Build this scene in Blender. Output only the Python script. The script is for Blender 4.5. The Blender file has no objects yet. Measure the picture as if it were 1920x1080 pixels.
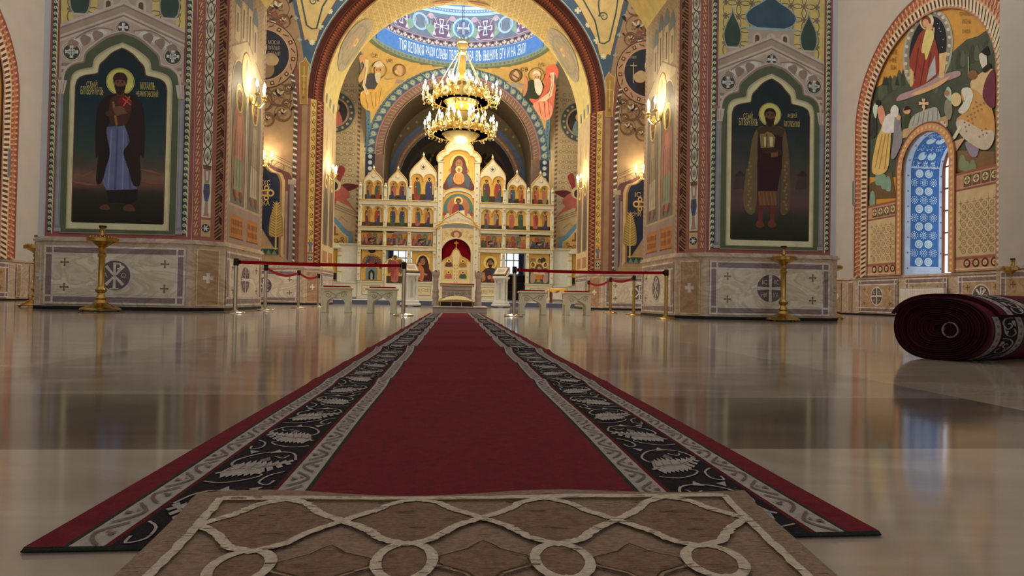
import bpy, bmesh, math, random
from mathutils import Vector, Matrix
from mathutils.geometry import tessellate_polygon
random.seed(7)
SC = bpy.context.scene
COL = SC.collection
PI = math.pi

# ------------------------------------------------------------------ camera
FPX = 1250.0
YAW, PITCH, ROLL, CAMH = .084, .016, .018, .30
CO = Vector((0, 0, CAMH))
_fw = Vector((math.sin(YAW)*math.cos(PITCH), math.cos(YAW)*math.cos(PITCH), math.sin(PITCH)))
_r0 = Vector((math.cos(YAW), -math.sin(YAW), 0)); _u0 = _r0.cross(_fw)
_r = math.cos(ROLL)*_r0 + math.sin(ROLL)*_u0
_u = -math.sin(ROLL)*_r0 + math.cos(ROLL)*_u0
cam_data = bpy.data.cameras.new('camera'); cam = bpy.data.objects.new('camera', cam_data)
COL.objects.link(cam)
cam_data.sensor_width = 36; cam_data.lens = FPX/1920*36
cam_data.clip_start = .02; cam_data.clip_end = 300
M4 = Matrix((( _r.x, _u.x, -_fw.x, CO.x), (_r.y, _u.y, -_fw.y, CO.y), (_r.z, _u.z, -_fw.z, CO.z), (0, 0, 0, 1)))
cam.matrix_world = M4
SC.camera = cam

# ------------------------------------------------------------------ world, daylight, exposure
world = bpy.data.worlds.new('daylight'); SC.world = world; world.use_nodes = True
_bg = world.node_tree.nodes['Background']
_bg.inputs[0].default_value = (1.0, .965, .93, 1); _bg.inputs[1].default_value = .47
SC.view_settings.view_transform = 'Standard'; SC.view_settings.look = 'None'
SC.view_settings.exposure = 0.0; SC.view_settings.gamma = 1.0
SC.view_settings.use_curve_mapping = False

def area_light(name, loc, target, size, power, color):
    ld = bpy.data.lights.new(name, 'AREA'); ld.energy = power; ld.color = color
    ld.shape = 'RECTANGLE'; ld.size, ld.size_y = size
    o = bpy.data.objects.new(name, ld); COL.objects.link(o); o.location = loc
    o.rotation_euler = (Vector(target)-Vector(loc)).to_track_quat('-Z', 'Y').to_euler()
    return o
area_light('dome_fill_light', (0, 26.8, 19), (0, 26.8, 0), (5.5, 5.5), 1500, (.86, .93, 1))  # unseen fill light added above the open drum in place of dome windows
area_light('daylight_side_window', (14.3, 16.3, 3.2), (12, 16.3, 2.6), (1.7, 4.0), 420, (.55, .75, 1))
# unseen fill light added over the nave, standing in for window daylight
area_light('nave_fill_light', (0, 17.2, 14.5), (0, 17.2, 0), (6, 5), 850, (1, .93, .84))

# ------------------------------------------------------------------ pixel to place helpers
def ray(x, y): return _fw*FPX + _r*(x-960) - _u*(y-540)
def atY(x, y, Y): d = ray(x, y); return CO + d*(Y/d.y)
def atX(x, y, X): d = ray(x, y); return CO + d*(X/d.x)
def atZ(x, y, Z=0.): d = ray(x, y); return CO + d*((Z-CAMH)/d.z)
def zoom(ox, oy, s): return lambda *p: [(ox+a/s, oy+b/s) for a, b in p]

# ------------------------------------------------------------------ colours
def lin(v):
    v /= 255.
    return v/12.92 if v <= .04045 else ((v+.055)/1.055)**2.4
GAIN = [1.0]
def c(r, g, b, metal=0., gain=None):
    k = GAIN[0] if gain is None else gain
    return (min(lin(r)*k, .86), min(lin(g)*k, .86), min(lin(b)*k, .86), 1.-metal)

# ------------------------------------------------------------------ materials
def new_mat(name):
    m = bpy.data.materials.new(name); m.use_nodes = True
    nt = m.node_tree; b = nt.nodes['Principled BSDF']
    return m, nt, b
def N(nt, t, **kw):
    n = nt.nodes.new(t)
    for k, v in kw.items():
        if k in n.inputs: n.inputs[k].default_value = v
        else: setattr(n, k, v)
    return n
def ramp(nt, stops):
    n = nt.nodes.new('ShaderNodeValToRGB'); e = n.color_ramp.elements
    while len(e) < len(stops): e.new(.5)
    for i, (p, col) in enumerate(stops):
        e[i].position = p; e[i].color = col if len(col) == 4 else (*col, 1)
    return n
def painted(name, rough=.6, var=.12, scale=6., bump=0., bscale=40., spec=.3, stretch=None, metal_rough=None):
    """colour comes from the painted-surface attribute 'Col'; its alpha says how metallic the leaf is"""
    m, nt, b = new_mat(name); L = nt.links
    a = N(nt, 'ShaderNodeAttribute', attribute_name='Col')
    tc = N(nt, 'ShaderNodeTexCoord')
    no = N(nt, 'ShaderNodeTexNoise', Scale=scale, Detail=5.)
    src = tc.outputs['Object']
    if stretch:
        mp = N(nt, 'ShaderNodeMapping'); mp.inputs['Scale'].default_value = stretch
        L.new(src, mp.inputs[0]); src = mp.outputs[0]
    L.new(src, no.inputs['Vector'])
    mr = N(nt, 'ShaderNodeMapRange'); mr.inputs['To Min'].default_value = 1-var; mr.inputs['To Max'].default_value = 1+var
    mr.inputs['From Min'].default_value = .25; mr.inputs['From Max'].default_value = .75
    L.new(no.outputs['Fac'], mr.inputs['Value'])
    mx = N(nt, 'ShaderNodeVectorMath', operation='SCALE')
    L.new(a.outputs['Color'], mx.inputs[0]); L.new(mr.outputs[0], mx.inputs['Scale'])
    L.new(mx.outputs[0], b.inputs['Base Color'])
    iv = N(nt, 'ShaderNodeMath', operation='SUBTRACT'); iv.inputs[0].default_value = 1.
    L.new(a.outputs['Alpha'], iv.inputs[1]); L.new(iv.outputs[0], b.inputs['Metallic'])
    b.inputs['Roughness'].default_value = rough; b.inputs['Specular IOR Level'].default_value = spec
    if bump:
        n2 = N(nt, 'ShaderNodeTexNoise', Scale=bscale, Detail=4.); L.new(src, n2.inputs['Vector'])
        bp = N(nt, 'ShaderNodeBump', Strength=bump, Distance=.01); L.new(n2.outputs['Fac'], bp.inputs['Height'])
        L.new(bp.outputs[0], b.inputs['Normal'])
    return m
M_PAINT = painted('fresco_paint', .62, .13, 5.)
M_PLASTER = painted('white_plaster', .8, .04, 2.)
M_CARVED = painted('carved_white_stone', .45, .06, 9., .35, 28.)
M_LACQ = painted('icon_paint', .38, .10, 12.)
M_CLOTH = painted('woven_pile', 1., .22, 55., .6, 420., .05)
for _m in (M_CLOTH,):
    _b = _m.node_tree.nodes['Principled BSDF']; _b.inputs['Sheen Weight'].default_value = .07; _b.inputs['Sheen Roughness'].default_value = .35; _b.inputs['Sheen Tint'].default_value = (1, .72, .72, 1)
M_RUG = painted('wool_pile', 1., .26, 170., .8, 420., .05, stretch=(.75, 1.3, 1))
M_METAL = painted('brass_and_steel', .2, .05, 9.)
M_WOOD = painted('wood', .45, .2, 6., stretch=(1, 1, .1))

def marble_mat():
    m, nt, b = new_mat('veined_marble'); L = nt.links
    a = N(nt, 'ShaderNodeAttribute', attribute_name='Col'); tc = N(nt, 'ShaderNodeTexCoord')
    mp = N(nt, 'ShaderNodeMapping'); mp.inputs['Rotation'].default_value = (0, .8, .3); mp.inputs['Scale'].default_value = (1, 1, 1.9)
    L.new(tc.outputs['Object'], mp.inputs[0])
    n1 = N(nt, 'ShaderNodeTexNoise', Scale=1.1, Detail=6., Distortion=2.2, Roughness=.55); L.new(mp.outputs[0], n1.inputs['Vector'])
    r1 = ramp(nt, [(.30, (.62, .52, .44)), (.44, (1.0, .93, .84)), (.52, (.80, .70, .60)), (.60, (1.12, 1.06, 1.0)), (.74, (.9, .8, .7))])
    L.new(n1.outputs['Fac'], r1.inputs[0])
    mu = N(nt, 'ShaderNodeVectorMath', operation='MULTIPLY')
    L.new(a.outputs['Color'], mu.inputs[0]); L.new(r1.outputs[0], mu.inputs[1]); L.new(mu.outputs[0], b.inputs['Base Color'])
    b.inputs['Roughness'].default_value = .22
    return m
M_MARBLE = marble_mat()

def floor_mat():
    m, nt, b = new_mat('polished_marble_floor'); L = nt.links
    tc = N(nt, 'ShaderNodeTexCoord')
    sp = N(nt, 'ShaderNodeSeparateXYZ'); L.new(tc.outputs['Object'], sp.inputs[0])
    def math_(op, a_, b_=None):
        n = N(nt, 'ShaderNodeMath', operation=op)
        for i, v in enumerate((a_, b_)):
            if v is None: continue
            if isinstance(v, (int, float)): n.inputs[i].default_value = v
            else: L.new(v, n.inputs[i])
        return n.outputs[0]
    ax = math_('ABSOLUTE', sp.outputs['X'])
    inx = math_('LESS_THAN', ax, 1.66)
    iny = math_('GREATER_THAN', sp.outputs['Y'], 1.33)
    farb = math_('GREATER_THAN', sp.outputs['Y'], 9.2)
    near = math_('LESS_THAN', sp.outputs['Y'], 11.3)
    grey = math_('MAXIMUM', math_('MULTIPLY', inx, iny), math_('MULTIPLY', math_('MULTIPLY', farb, near), math_('GREATER_THAN', ax, 3.2)))
    second = math_('MULTIPLY', grey, math_('LESS_THAN', sp.outputs['Y'], 2.05))
    n1 = N(nt, 'ShaderNodeTexNoise', Scale=1.4, Detail=7., Distortion=1.5); 
    mp = N(nt, 'ShaderNodeMapping'); mp.inputs['Scale'].default_value = (1, 2.4, 1); mp.inputs['Rotation'].default_value = (0, 0, .25)
    L.new(tc.outputs['Object'], mp.inputs[0]); L.new(mp.outputs[0], n1.inputs['Vector'])
    rb = ramp(nt, [(.3, c(164, 150, 134)), (.5, c(180, 166, 150)), (.7, c(194, 182, 167))])
    rg = ramp(nt, [(.3, c(126, 116, 108)), (.5, c(146, 136, 128)), (.62, c(158, 148, 141)), (.72, c(178, 168, 160))])
    rd = ramp(nt, [(.3, c(104, 92, 82)), (.6, c(124, 112, 101)), (.75, c(142, 130, 118))])
    for q in (rb, rg, rd): L.new(n1.outputs['Fac'], q.inputs[0])
    m1 = N(nt, 'ShaderNodeMixRGB'); L.new(grey, m1.inputs[0]); L.new(rb.outputs[0], m1.inputs[1]); L.new(rg.outputs[0], m1.inputs[2])
    m2 = N(nt, 'ShaderNodeMixRGB'); L.new(second, m2.inputs[0]); L.new(m1.outputs[0], m2.inputs[1]); L.new(rd.outputs[0], m2.inputs[2])
    # slab joints, pale slabs beyond the rope barrier
    br = N(nt, 'ShaderNodeTexBrick', offset=0., squash=1.)
    br.inputs['Scale'].default_value = 1.; br.inputs['Brick Width'].default_value = 1.; br.inputs['Row Height'].default_value = 1.
    br.inputs['Mortar Size'].default_value = .006
    br.inputs['Color1'].default_value = (1, 1, 1, 1); br.inputs['Color2'].default_value = (.95, .95, .95, 1); br.inputs['Mortar'].default_value = (.62, .6, .58, 1)
    L.new(tc.outputs['Object'], br.inputs['Vector'])
    m3 = N(nt, 'ShaderNodeMixRGB', blend_type='MULTIPLY'); L.new(math_('GREATER_THAN', sp.outputs['Y'], 8.), m3.inputs[0])
    L.new(m2.outputs[0], m3.inputs[1]); L.new(br.outputs['Color'], m3.inputs[2])
    L.new(m3.outputs[0], b.inputs['Base Color'])
    b.inputs['Roughness'].default_value = .095; b.inputs['Specular IOR Level'].default_value = .38
    nw = N(nt, 'ShaderNodeTexNoise', Scale=2.2, Detail=2.); L.new(tc.outputs['Object'], nw.inputs['Vector'])
    bp = N(nt, 'ShaderNodeBump', Strength=.035, Distance=.03); L.new(nw.outputs['Fac'], bp.inputs['Height'])
    L.new(bp.outputs[0], b.inputs['Normal'])
    return m
def emit_mat(name, col, strength):
    m = bpy.data.materials.new(name); m.use_nodes = True; nt = m.node_tree
    for n in list(nt.nodes): nt.nodes.remove(n)
    e = N(nt, 'ShaderNodeEmission'); e.inputs[0].default_value = (*col, 1); e.inputs[1].default_value = strength
    o = N(nt, 'ShaderNodeOutputMaterial'); nt.links.new(e.outputs[0], o.inputs[0]); return m
M_BULB = emit_mat('lit_candle_bulb', (1, .80, .50), 38.)
M_PANE = emit_mat('daylit_frosted_pane', (.82, .90, 1), 1.5)

# ------------------------------------------------------------------ mesh builder
WHITE = (.8, .8, .8, 1.)
class MB:
    def __init__(s): s.v = []; s.f = []; s.k = []
    def poly(s, pts, col=WHITE):
        i = len(s.v); s.v.extend([tuple(p) for p in pts]); s.f.append(tuple(range(i, i+len(pts)))); s.k.append(col); return s
    def grid(s, rows, col=WHITE, closed=False, colf=None):
        i0 = len(s.v); n = len(rows[0])
        for r_ in rows: s.v.extend([tuple(p) for p in r_])
        for a in range(len(rows)-1):
            for b in range(n if closed else n-1):
                b2 = (b+1) % n
                s.f.append((i0+a*n+b, i0+a*n+b2, i0+(a+1)*n+b2, i0+(a+1)*n+b)); s.k.append(colf(a, b) if colf else col)
        return s
    def box(s, x0, x1, y0, y1, z0, z1, col=WHITE, bev=0., mtx=None):
        if bev:
            o = [(x0+bev, y0), (x1-bev, y0), (x1, y0+bev), (x1, y1-bev), (x1-bev, y1), (x0+bev, y1), (x0, y1-bev), (x0, y0+bev)]
            ins = [(min(max(x, x0+bev), x1-bev), min(max(y, y0+bev), y1-bev)) for x, y in o]
            R = [[(x, y, z0) for x, y in ins], [(x, y, z0+bev) for x, y in o], [(x, y, z1-bev) for x, y in o], [(x, y, z1) for x, y in ins]]
            if mtx: R = [[mtx @ Vector(p) for p in r_] for r_ in R]
            s.grid(R, col, True); s.poly(R[0][::-1], col); s.poly(R[3], col); return s
        P = [Vector(p) for p in ((x0, y0, z0), (x1, y0, z0), (x1, y1, z0), (x0, y1, z0), (x0, y0, z1), (x1, y0, z1), (x1, y1, z1), (x0, y1, z1))]
        if mtx: P = [mtx @ p for p in P]
        i = len(s.v); s.v.extend([tuple(p) for p in P])
        for q in ((0, 3, 2, 1), (4, 5, 6, 7), (0, 1, 5, 4), (1, 2, 6, 5), (2, 3, 7, 6), (3, 0, 4, 7)):
            s.f.append(tuple(i+a for a in q)); s.k.append(col)
        return s
    def prism(s, pts, d, col=WHITE, cap=None):
        """closed outline in 3-D pushed along vector d"""
        a = [Vector(p) for p in pts]; d = Vector(d); b = [p+d for p in a]
        s.grid([a, b], col, True); s.poly(a[::-1], cap or col); s.poly(b, cap or col); return s
    def tube(s, path, r, n=8, col=WHITE, caps=True):
        P = [Vector(p) for p in path]; m = len(P); R = r if isinstance(r, (list, tuple)) else [r]*m
        t0 = (P[1]-P[0]).normalized(); up = Vector((0, 0, 1)) if abs(t0.z) < .9 else Vector((1, 0, 0))
        rows = []
        for i in range(m):
            t = (P[min(i+1, m-1)]-P[max(i-1, 0)]).normalized()
            a = t.cross(up)
            if a.length < 1e-5: a = t.cross(Vector((0, 1, 0)))
            a.normalize(); b = a.cross(t)
            up = b
            rows.append([P[i]+(a*math.cos(2*PI*j/n)+b*math.sin(2*PI*j/n))*R[i] for j in range(n)])
        s.grid(rows, col, True)
        if caps: s.poly(rows[0][::-1], col); s.poly(rows[-1], col)
        return s
    def lathe(s, prof, n=20, at=(0, 0, 0), col=WHITE, colf=None, wob=None):
        rows = []
        for i, (r_, z) in enumerate(prof):
            rows.append([(at[0]+r_*(wob(2*PI*j/n, i) if wob else 1)*math.cos(2*PI*j/n), at[1]+r_*(wob(2*PI*j/n, i) if wob else 1)*math.sin(2*PI*j/n), at[2]+z) for j in range(n)])
        s.grid(rows, col, True, colf)
        if prof[0][0] > 1e-4: s.poly(rows[0][::-1], col)
        if prof[-1][0] > 1e-4: s.poly(rows[-1], col)
        return s
    def ball(s, at, r, n=10, m=6, col=WHITE, sz=1.):
        return s.lathe([(max(r*math.sin(PI*i/m), 1e-5), -r*sz*math.cos(PI*i/m)) for i in range(m+1)], n, at, col)
    def add(s, o):
        i = len(s.v); s.v += o.v; s.f += [tuple(i+a for a in f) for f in o.f]; s.k += o.k; return s
    def xform(s, mtx): s.v = [tuple(mtx @ Vector(p)) for p in s.v]; return s
    def build(s, name, mat, parent=None, smooth=None, loc=None):
        me = bpy.data.meshes.new(name)
        v = s.v
        if loc is not None: v = [(p[0]-loc[0], p[1]-loc[1], p[2]-loc[2]) for p in v]
        me.from_pydata(v, [], s.f); me.validate(clean_customdata=False)
        if len(me.polygons) == len(s.k):
            at = me.color_attributes.new('Col', 'FLOAT_COLOR', 'CORNER'); buf = []
            for p, k in zip(me.polygons, s.k):
                if len(k) == p.loop_total and isinstance(k[0], (tuple, list)):
                    for q in k: buf.extend(q)
                else: buf.extend(tuple(k)*p.loop_total)
            at.data.foreach_set('color', buf)
        else: print('COLOUR MISMATCH', name, len(me.polygons), len(s.k))
        if smooth is not None:
            me.shade_smooth(); me.set_sharp_from_angle(angle=math.radians(smooth))
        me.materials.append(mat); me.update()
        o = bpy.data.objects.new(name, me); COL.objects.link(o)
        if loc is not None: o.location = loc
        if parent is not None:
            o.parent = parent
            if loc is None and parent.location.length > 1e-6 and parent.type == 'EMPTY': pass
        return o

def tag(o, label=None, cat=None, group=None, kind=None):
    if label: o['label'] = label
    if cat: o['category'] = cat
    if group: o['group'] = group
    if kind: o['kind'] = kind
    return o
def thing(name, label, cat, loc=(0, 0, 0), rz=0., group=None):
    o = bpy.data.objects.new(name, None); COL.objects.link(o); o.empty_display_size = .1
    o.location = loc; o.rotation_euler = (0, 0, rz); return tag(o, label, cat, group)
def struct(o): o['kind'] = 'structure'; return o
def sroot(name):
    o = bpy.data.objects.new(name, None); COL.objects.link(o); return struct(o)
def copy_tree(o, parent=None):
    k = o.copy(); COL.objects.link(k)
    if parent is not None: k.parent = parent
    for ch in [q for q in bpy.data.objects if q.parent == o]: copy_tree(ch, k)
    return k

# ------------------------------------------------------------------ curves in 2-D
def cr(pts, n=6, closed=False):
    P = list(pts); m = len(P); out = []
    for i in range(m if closed else m-1):
        p0 = P[(i-1) % m] if (closed or i > 0) else P[0]; p1 = P[i]; p2 = P[(i+1) % m]
        p3 = P[(i+2) % m] if (closed or i+2 < m) else P[-1]
        for j in range(n):
            t = j/n; t2 = t*t; t3 = t2*t
            out.append(tuple(.5*((2*p1[k])+(-p0[k]+p2[k])*t+(2*p0[k]-5*p1[k]+4*p2[k]-p3[k])*t2+(-p0[k]+3*p1[k]-3*p2[k]+p3[k])*t3) for k in (0, 1)))
    if not closed: out.append(tuple(P[-1][:2]))
    return out
def ell(cx, cy, rx, ry=None, n=24, a0=0., a1=2*PI, rot=0.):
    ry = rx if ry is None else ry; full = abs(a1-a0-2*PI) < 1e-6
    m = n if full else n+1; out = []
    for i in range(m):
        t = a0+(a1-a0)*i/n; x, y = rx*math.cos(t), ry*math.sin(t)
        out.append((cx+x*math.cos(rot)-y*math.sin(rot), cy+x*math.sin(rot)+y*math.cos(rot)))
    return out
_glyph_cache = {}
def text_shape(txt):
    """lettering as flat triangles, height 1, starting at x = 0"""
    if txt in _glyph_cache: return _glyph_cache[txt]
    cu = bpy.data.curves.new('lettering', 'FONT'); cu.body = txt; cu.resolution_u = 3
    o = bpy.data.objects.new('lettering', cu); COL.objects.link(o)
    dg = bpy.context.evaluated_depsgraph_get(); dg.update()
    me = o.evaluated_get(dg).to_mesh()
    V = [(v.co.x, v.co.y) for v in me.vertices]; F = [tuple(p.vertices) for p in me.polygons]
    o.evaluated_get(dg).to_mesh_clear()
    bpy.data.objects.remove(o); bpy.data.curves.remove(cu)
    xs = [p[0] for p in V] or [0, 1]; ys = [p[1] for p in V] or [0, 1]
    x0, w = min(xs), max(max(xs)-min(xs), 1e-3); y0, h = min(ys), max(max(ys)-min(ys), 1e-3)
    r_ = ([((x-x0)/w, (y-y0)/h) for x, y in V], F); _glyph_cache[txt] = r_
    return r_

# ------------------------------------------------------------------ painting on a surface
class Paint:
    """flat colour shapes laid on a real surface; mp(u, v, lift) gives the place of a paint coordinate"""
    def __init__(s, mp, step=.0012, cut=None): s.mp = mp; s.b = MB(); s.step = step; s.cut = cut; s.hole = None
    def _put(s, pts, col, lay):
        s.n = getattr(s, 'n', 0)+1; lay += (s.n % 40)*.022
        if s.cut is None:
            s.b.poly([s.mp(p[0], p[1], (lay+3)*s.step) for p in pts], col); return
        tri = tessellate_polygon([[Vector((p[0], p[1], 0)) for p in pts]]) if len(pts) > 3 else [(0, 1, 2)]
        st = [[pts[i] for i in t] for t in tri]
        while st:
            t = st.pop(); e = [math.dist(t[i], t[(i+1) % 3]) for i in range(3)]; k = e.index(max(e))
            if e[k] > s.cut and len(s.b.f) < 60000:
                a, b_, d = t[k], t[(k+1) % 3], t[(k+2) % 3]; mid = ((a[0]+b_[0])/2, (a[1]+b_[1])/2)
                st += [[a, mid, d], [mid, b_, d]]
            elif s.hole is None or not s.hole(sum(p[0] for p in t)/3, sum(p[1] for p in t)/3): s.b.poly([s.mp(p[0], p[1], (lay+3)*s.step) for p in t], col)
    def poly(s, pts, col, lay=1): s._put(list(pts), col, lay); return s
    def blob(s, pts, col, lay=1, n=5): return s.poly(cr(pts, n, True), col, lay)
    def rect(s, x0, y0, x1, y1, col, lay=1): return s.poly([(x0, y0), (x1, y0), (x1, y1), (x0, y1)], col, lay)
    def disc(s, cx, cy, rx, col, lay=1, ry=None, n=20, rot=0.): return s.poly(ell(cx, cy, rx, ry, n, rot=rot), col, lay)
    def line(s, pts, w, col, lay=1, closed=False):
        P = list(pts); m = len(P); L_, R_ = [], []
        for i in range(m):
            a = P[(i-1) % m] if (closed or i > 0) else P[i]; b_ = P[(i+1) % m] if (closed or i < m-1) else P[i]
            dx, dy = b_[0]-a[0], b_[1]-a[1]; l = math.hypot(dx, dy) or 1.
            ww = w[i] if isinstance(w, (list, tuple)) else w
            nx, ny = -dy/l*ww/2, dx/l*ww/2
            L_.append((P[i][0]+nx, P[i][1]+ny)); R_.append((P[i][0]-nx, P[i][1]-ny))
        for i in range(m if closed else m-1):
            j = (i+1) % m; s._put([L_[i], L_[j], R_[j], R_[i]], col, lay)
        return s
    def ring(s, cx, cy, r0, r1, col, lay=1, n=28, a0=0., a1=2*PI, k=1.):
        m = n
        for i in range(m):
            t, t2 = a0+(a1-a0)*i/m, a0+(a1-a0)*(i+1)/m
            s._put([(cx+r0*math.cos(t), cy+k*r0*math.sin(t)), (cx+r1*math.cos(t), cy+k*r1*math.sin(t)), (cx+r1*math.cos(t2), cy+k*r1*math.sin(t2)), (cx+r0*math.cos(t2), cy+k*r0*math.sin(t2))], col, lay)
        return s
    def band(s, A, B_, col, lay=1):
        for i in range(len(A)-1): s._put([A[i], A[i+1], B_[i+1], B_[i]], col, lay)
        return s
    def text(s, txt, x, y, w, h, col, lay=1, down=True, rot=0.):
        V, F = text_shape(txt)
        for f in F:
            pts = []
            for i in f:
                a, b_ = V[i][0]*w, V[i][1]*h
                b_ = -b_ if down else b_
                pts.append((x+a*math.cos(rot)-b_*math.sin(rot), y+a*math.sin(rot)+b_*math.cos(rot)))
            s._put(pts, col, lay)
        return s
    def cross(s, cx, cy, r_, w, col, lay=1, flare=1.7):
        for q in range(4):
            a = q*PI/2; ca, sa = math.cos(a), math.sin(a)
            s._put([(cx+ca*x-sa*y, cy+sa*x+ca*y) for x, y in ((0, -w/2), (r_, -w*flare/2), (r_, w*flare/2), (0, w/2))], col, lay)
        return s
    def vgrad(s, pts_left, pts_right, cols, lay=0):
        """horizontal painted bands, blended one into the next"""
        for i in range(len(cols)-1):
            P = [s.mp(*pts_left[i], (lay+3)*s.step), s.mp(*pts_right[i], (lay+3)*s.step), s.mp(*pts_right[i+1], (lay+3)*s.step), s.mp(*pts_left[i+1], (lay+3)*s.step)]
            s.b.poly(P, (cols[i], cols[i], cols[i+1], cols[i+1]))
        return s
    def build(s, name, mat, parent=None): return s.b.build(name, mat, parent)
def planeY(Y, sx=1, n=-1):
    """paint in metres on a wall across the church"""
    return lambda u, v, l: (sx*u, Y+n*l, v)
def planeX(X, n):
    return lambda u, v, l: (X+n*l, u, v)
def pxY(Y, sx=1):
    def f(x, y, l): p = atY(x, y, Y); return (sx*p.x, Y-l, p.z)
    return f
def pxX(X, n, sx=1):
    def f(x, y, l): p = atX(x, y, X); return (sx*(p.x+n*l), p.y, p.z)
    return f
# ================================================================== THE SETTING
M_FLOOR = floor_mat()
XW = 12.1           # side walls
YF = 20.55          # wall of the second pair of piers
CY, CZ = 26.77, 6.72   # centre of the domed crossing
b = MB(); b.box(-14, 14, -3, 24.3, -.2, 0, WHITE)
struct(b.build('floor', M_FLOOR))
GAIN[0] = 1.0
# raised floor of the altar, a dark stone riser in front
b = MB(); b.box(-9, 9, 24.36, 38, -.2, .155, c(205, 205, 205)); b.box(-9, 9, 24.30, 24.36, -.2, .16, c(88, 96, 118))
struct(b.build('floor_altar', M_CARVED))

BEIGE = c(168, 155, 139, gain=1.75); LINE = c(194, 192, 194, gain=2.2); PURP = c(120, 106, 110, gain=1.7); FIELD = c(176, 165, 153, gain=2.2)
WARM = c(152, 130, 106, gain=1.65); CAPC = c(172, 160, 152, gain=1.7); BLK = c(26, 24, 24, gain=1)
def seg_map(p, q, n, off=0.):
    p = Vector((p[0], p[1])); q = Vector((q[0], q[1])); t = (q-p).normalized(); n = Vector(n).normalized()
    return lambda u, v, l: (p.x+t.x*u+n.x*(l+off), p.y+t.y*u+n.y*(l+off), v)
def dado_panel(p, q, n, parent, kind='framed', medal=None, tone=None, z0=.09, z1=1.03, crosses=True):
    if (q[0]-p[0])*-n[1]+(q[1]-p[1])*n[0] < 0: p, q = q, p
    w = math.dist(p, q); mp = seg_map(p, q, n, .024)
    P = Paint(mp, .003); fld = tone or FIELD
    m = .075
    if kind == 'framed':
        x0, x1 = m, w-m
        P.rect(x0, z0, x1, z1, LINE, 0)
        s, g = .032, .085
        if w < .9: s, g = .022, .05
        P.rect(x0+s, z0+s, x0+s+g, z0+s+g, PURP, 1); P.rect(x1-s-g, z0+s, x1-s, z0+s+g, PURP, 1)
        P.rect(x0+s, z1-s-g, x0+s+g, z1-s, PURP, 1); P.rect(x1-s-g, z1-s-g, x1-s, z1-s, PURP, 1)
        a = x0+2*s+g; d = x1-2*s-g
        P.rect(a, z0+s, d, z0+s+g, PURP, 1); P.rect(a, z1-s-g, d, z1-s, PURP, 1)
        P.rect(x0+s, z0+2*s+g, x0+s+g, z1-2*s-g, PURP, 1); P.rect(x1-s-g, z0+2*s+g, x1-s, z1-2*s-g, PURP, 1)
        P.rect(a, z0+2*s+g, d, z1-2*s-g, fld, 1)
        if crosses and w > 1.2:
            for cx in (a+.17, d-.17):
                for cz in (z0+.27, z1-.27): P.cross(cx, cz, .065, .014, c(120, 96, 78, gain=1.4), 2, 2.2)
    else:
        P.rect(m, z0, w-m, z1, c(196, 176, 150, gain=1.7), 0); P.rect(m+.02, z0+.02, w-m-.02, z1-.02, tone or WARM, 1)
        P.cross(w/2, (z0+z1)/2-.01, .085, .05, c(225, 225, 222, gain=1.3), 2, 1.25)
    P.build('dado_panel', M_MARBLE, parent)
    if medal:
        cx, cz, r_ = w/2, (z0+z1)/2, .275
        Q = Paint(mp, .003)
        Q.disc(cx, cz, r_, LINE, 2, n=36); Q.disc(cx, cz, r_*.87, c(92, 82, 88, gain=1.5), 3, n=36)
        lt = c(200, 196, 194, gain=1.8)
        if medal == 'rho':
            for a in (0.85, PI-.85):
                dx, dz = math.cos(a)*r_*.74, math.sin(a)*r_*.74
                Q.line([(cx-dx, cz-dz), (cx, cz-.01), (cx+dx, cz+dz)], [.05, .028, .05], lt, 4)
            Q.line([(cx, cz-r_*.78), (cx, cz), (cx, cz+r_*.76)], [.05, .034, .05], lt, 5)
            Q.ring(cx+.052, cz+r_*.55, .03, .056, lt, 5, n=12, a0=-PI*.62, a1=PI*.75)
            Q.line([(cx-.07, cz-r_*.78), (cx+.07, cz-r_*.78)], .02, lt, 5)
            Q.text('A', cx-r_*.62, cz-.035, .065, .075, lt, 5, False); Q.text('Ω', cx+r_*.38, cz-.035, .07, .075, lt, 5, False)
        else:
            Q.line([(cx, cz-r_*.85), (cx, cz), (cx, cz+r_*.85)], [.06, .04, .06], lt, 4); Q.line([(cx-r_*.85, cz), (cx, cz), (cx+r_*.85, cz)], [.06, .04, .06], lt, 4)
            for t, x, z in (('IC', -.15, .07), ('XC', .06, .07), ('НИ', -.16, -.155), ('КА', .055, -.155)):
                Q.text(t, cx+x, cz+z, .09, .08, lt, 4, False)
        Q.build('medallion', M_MARBLE, parent)

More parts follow.
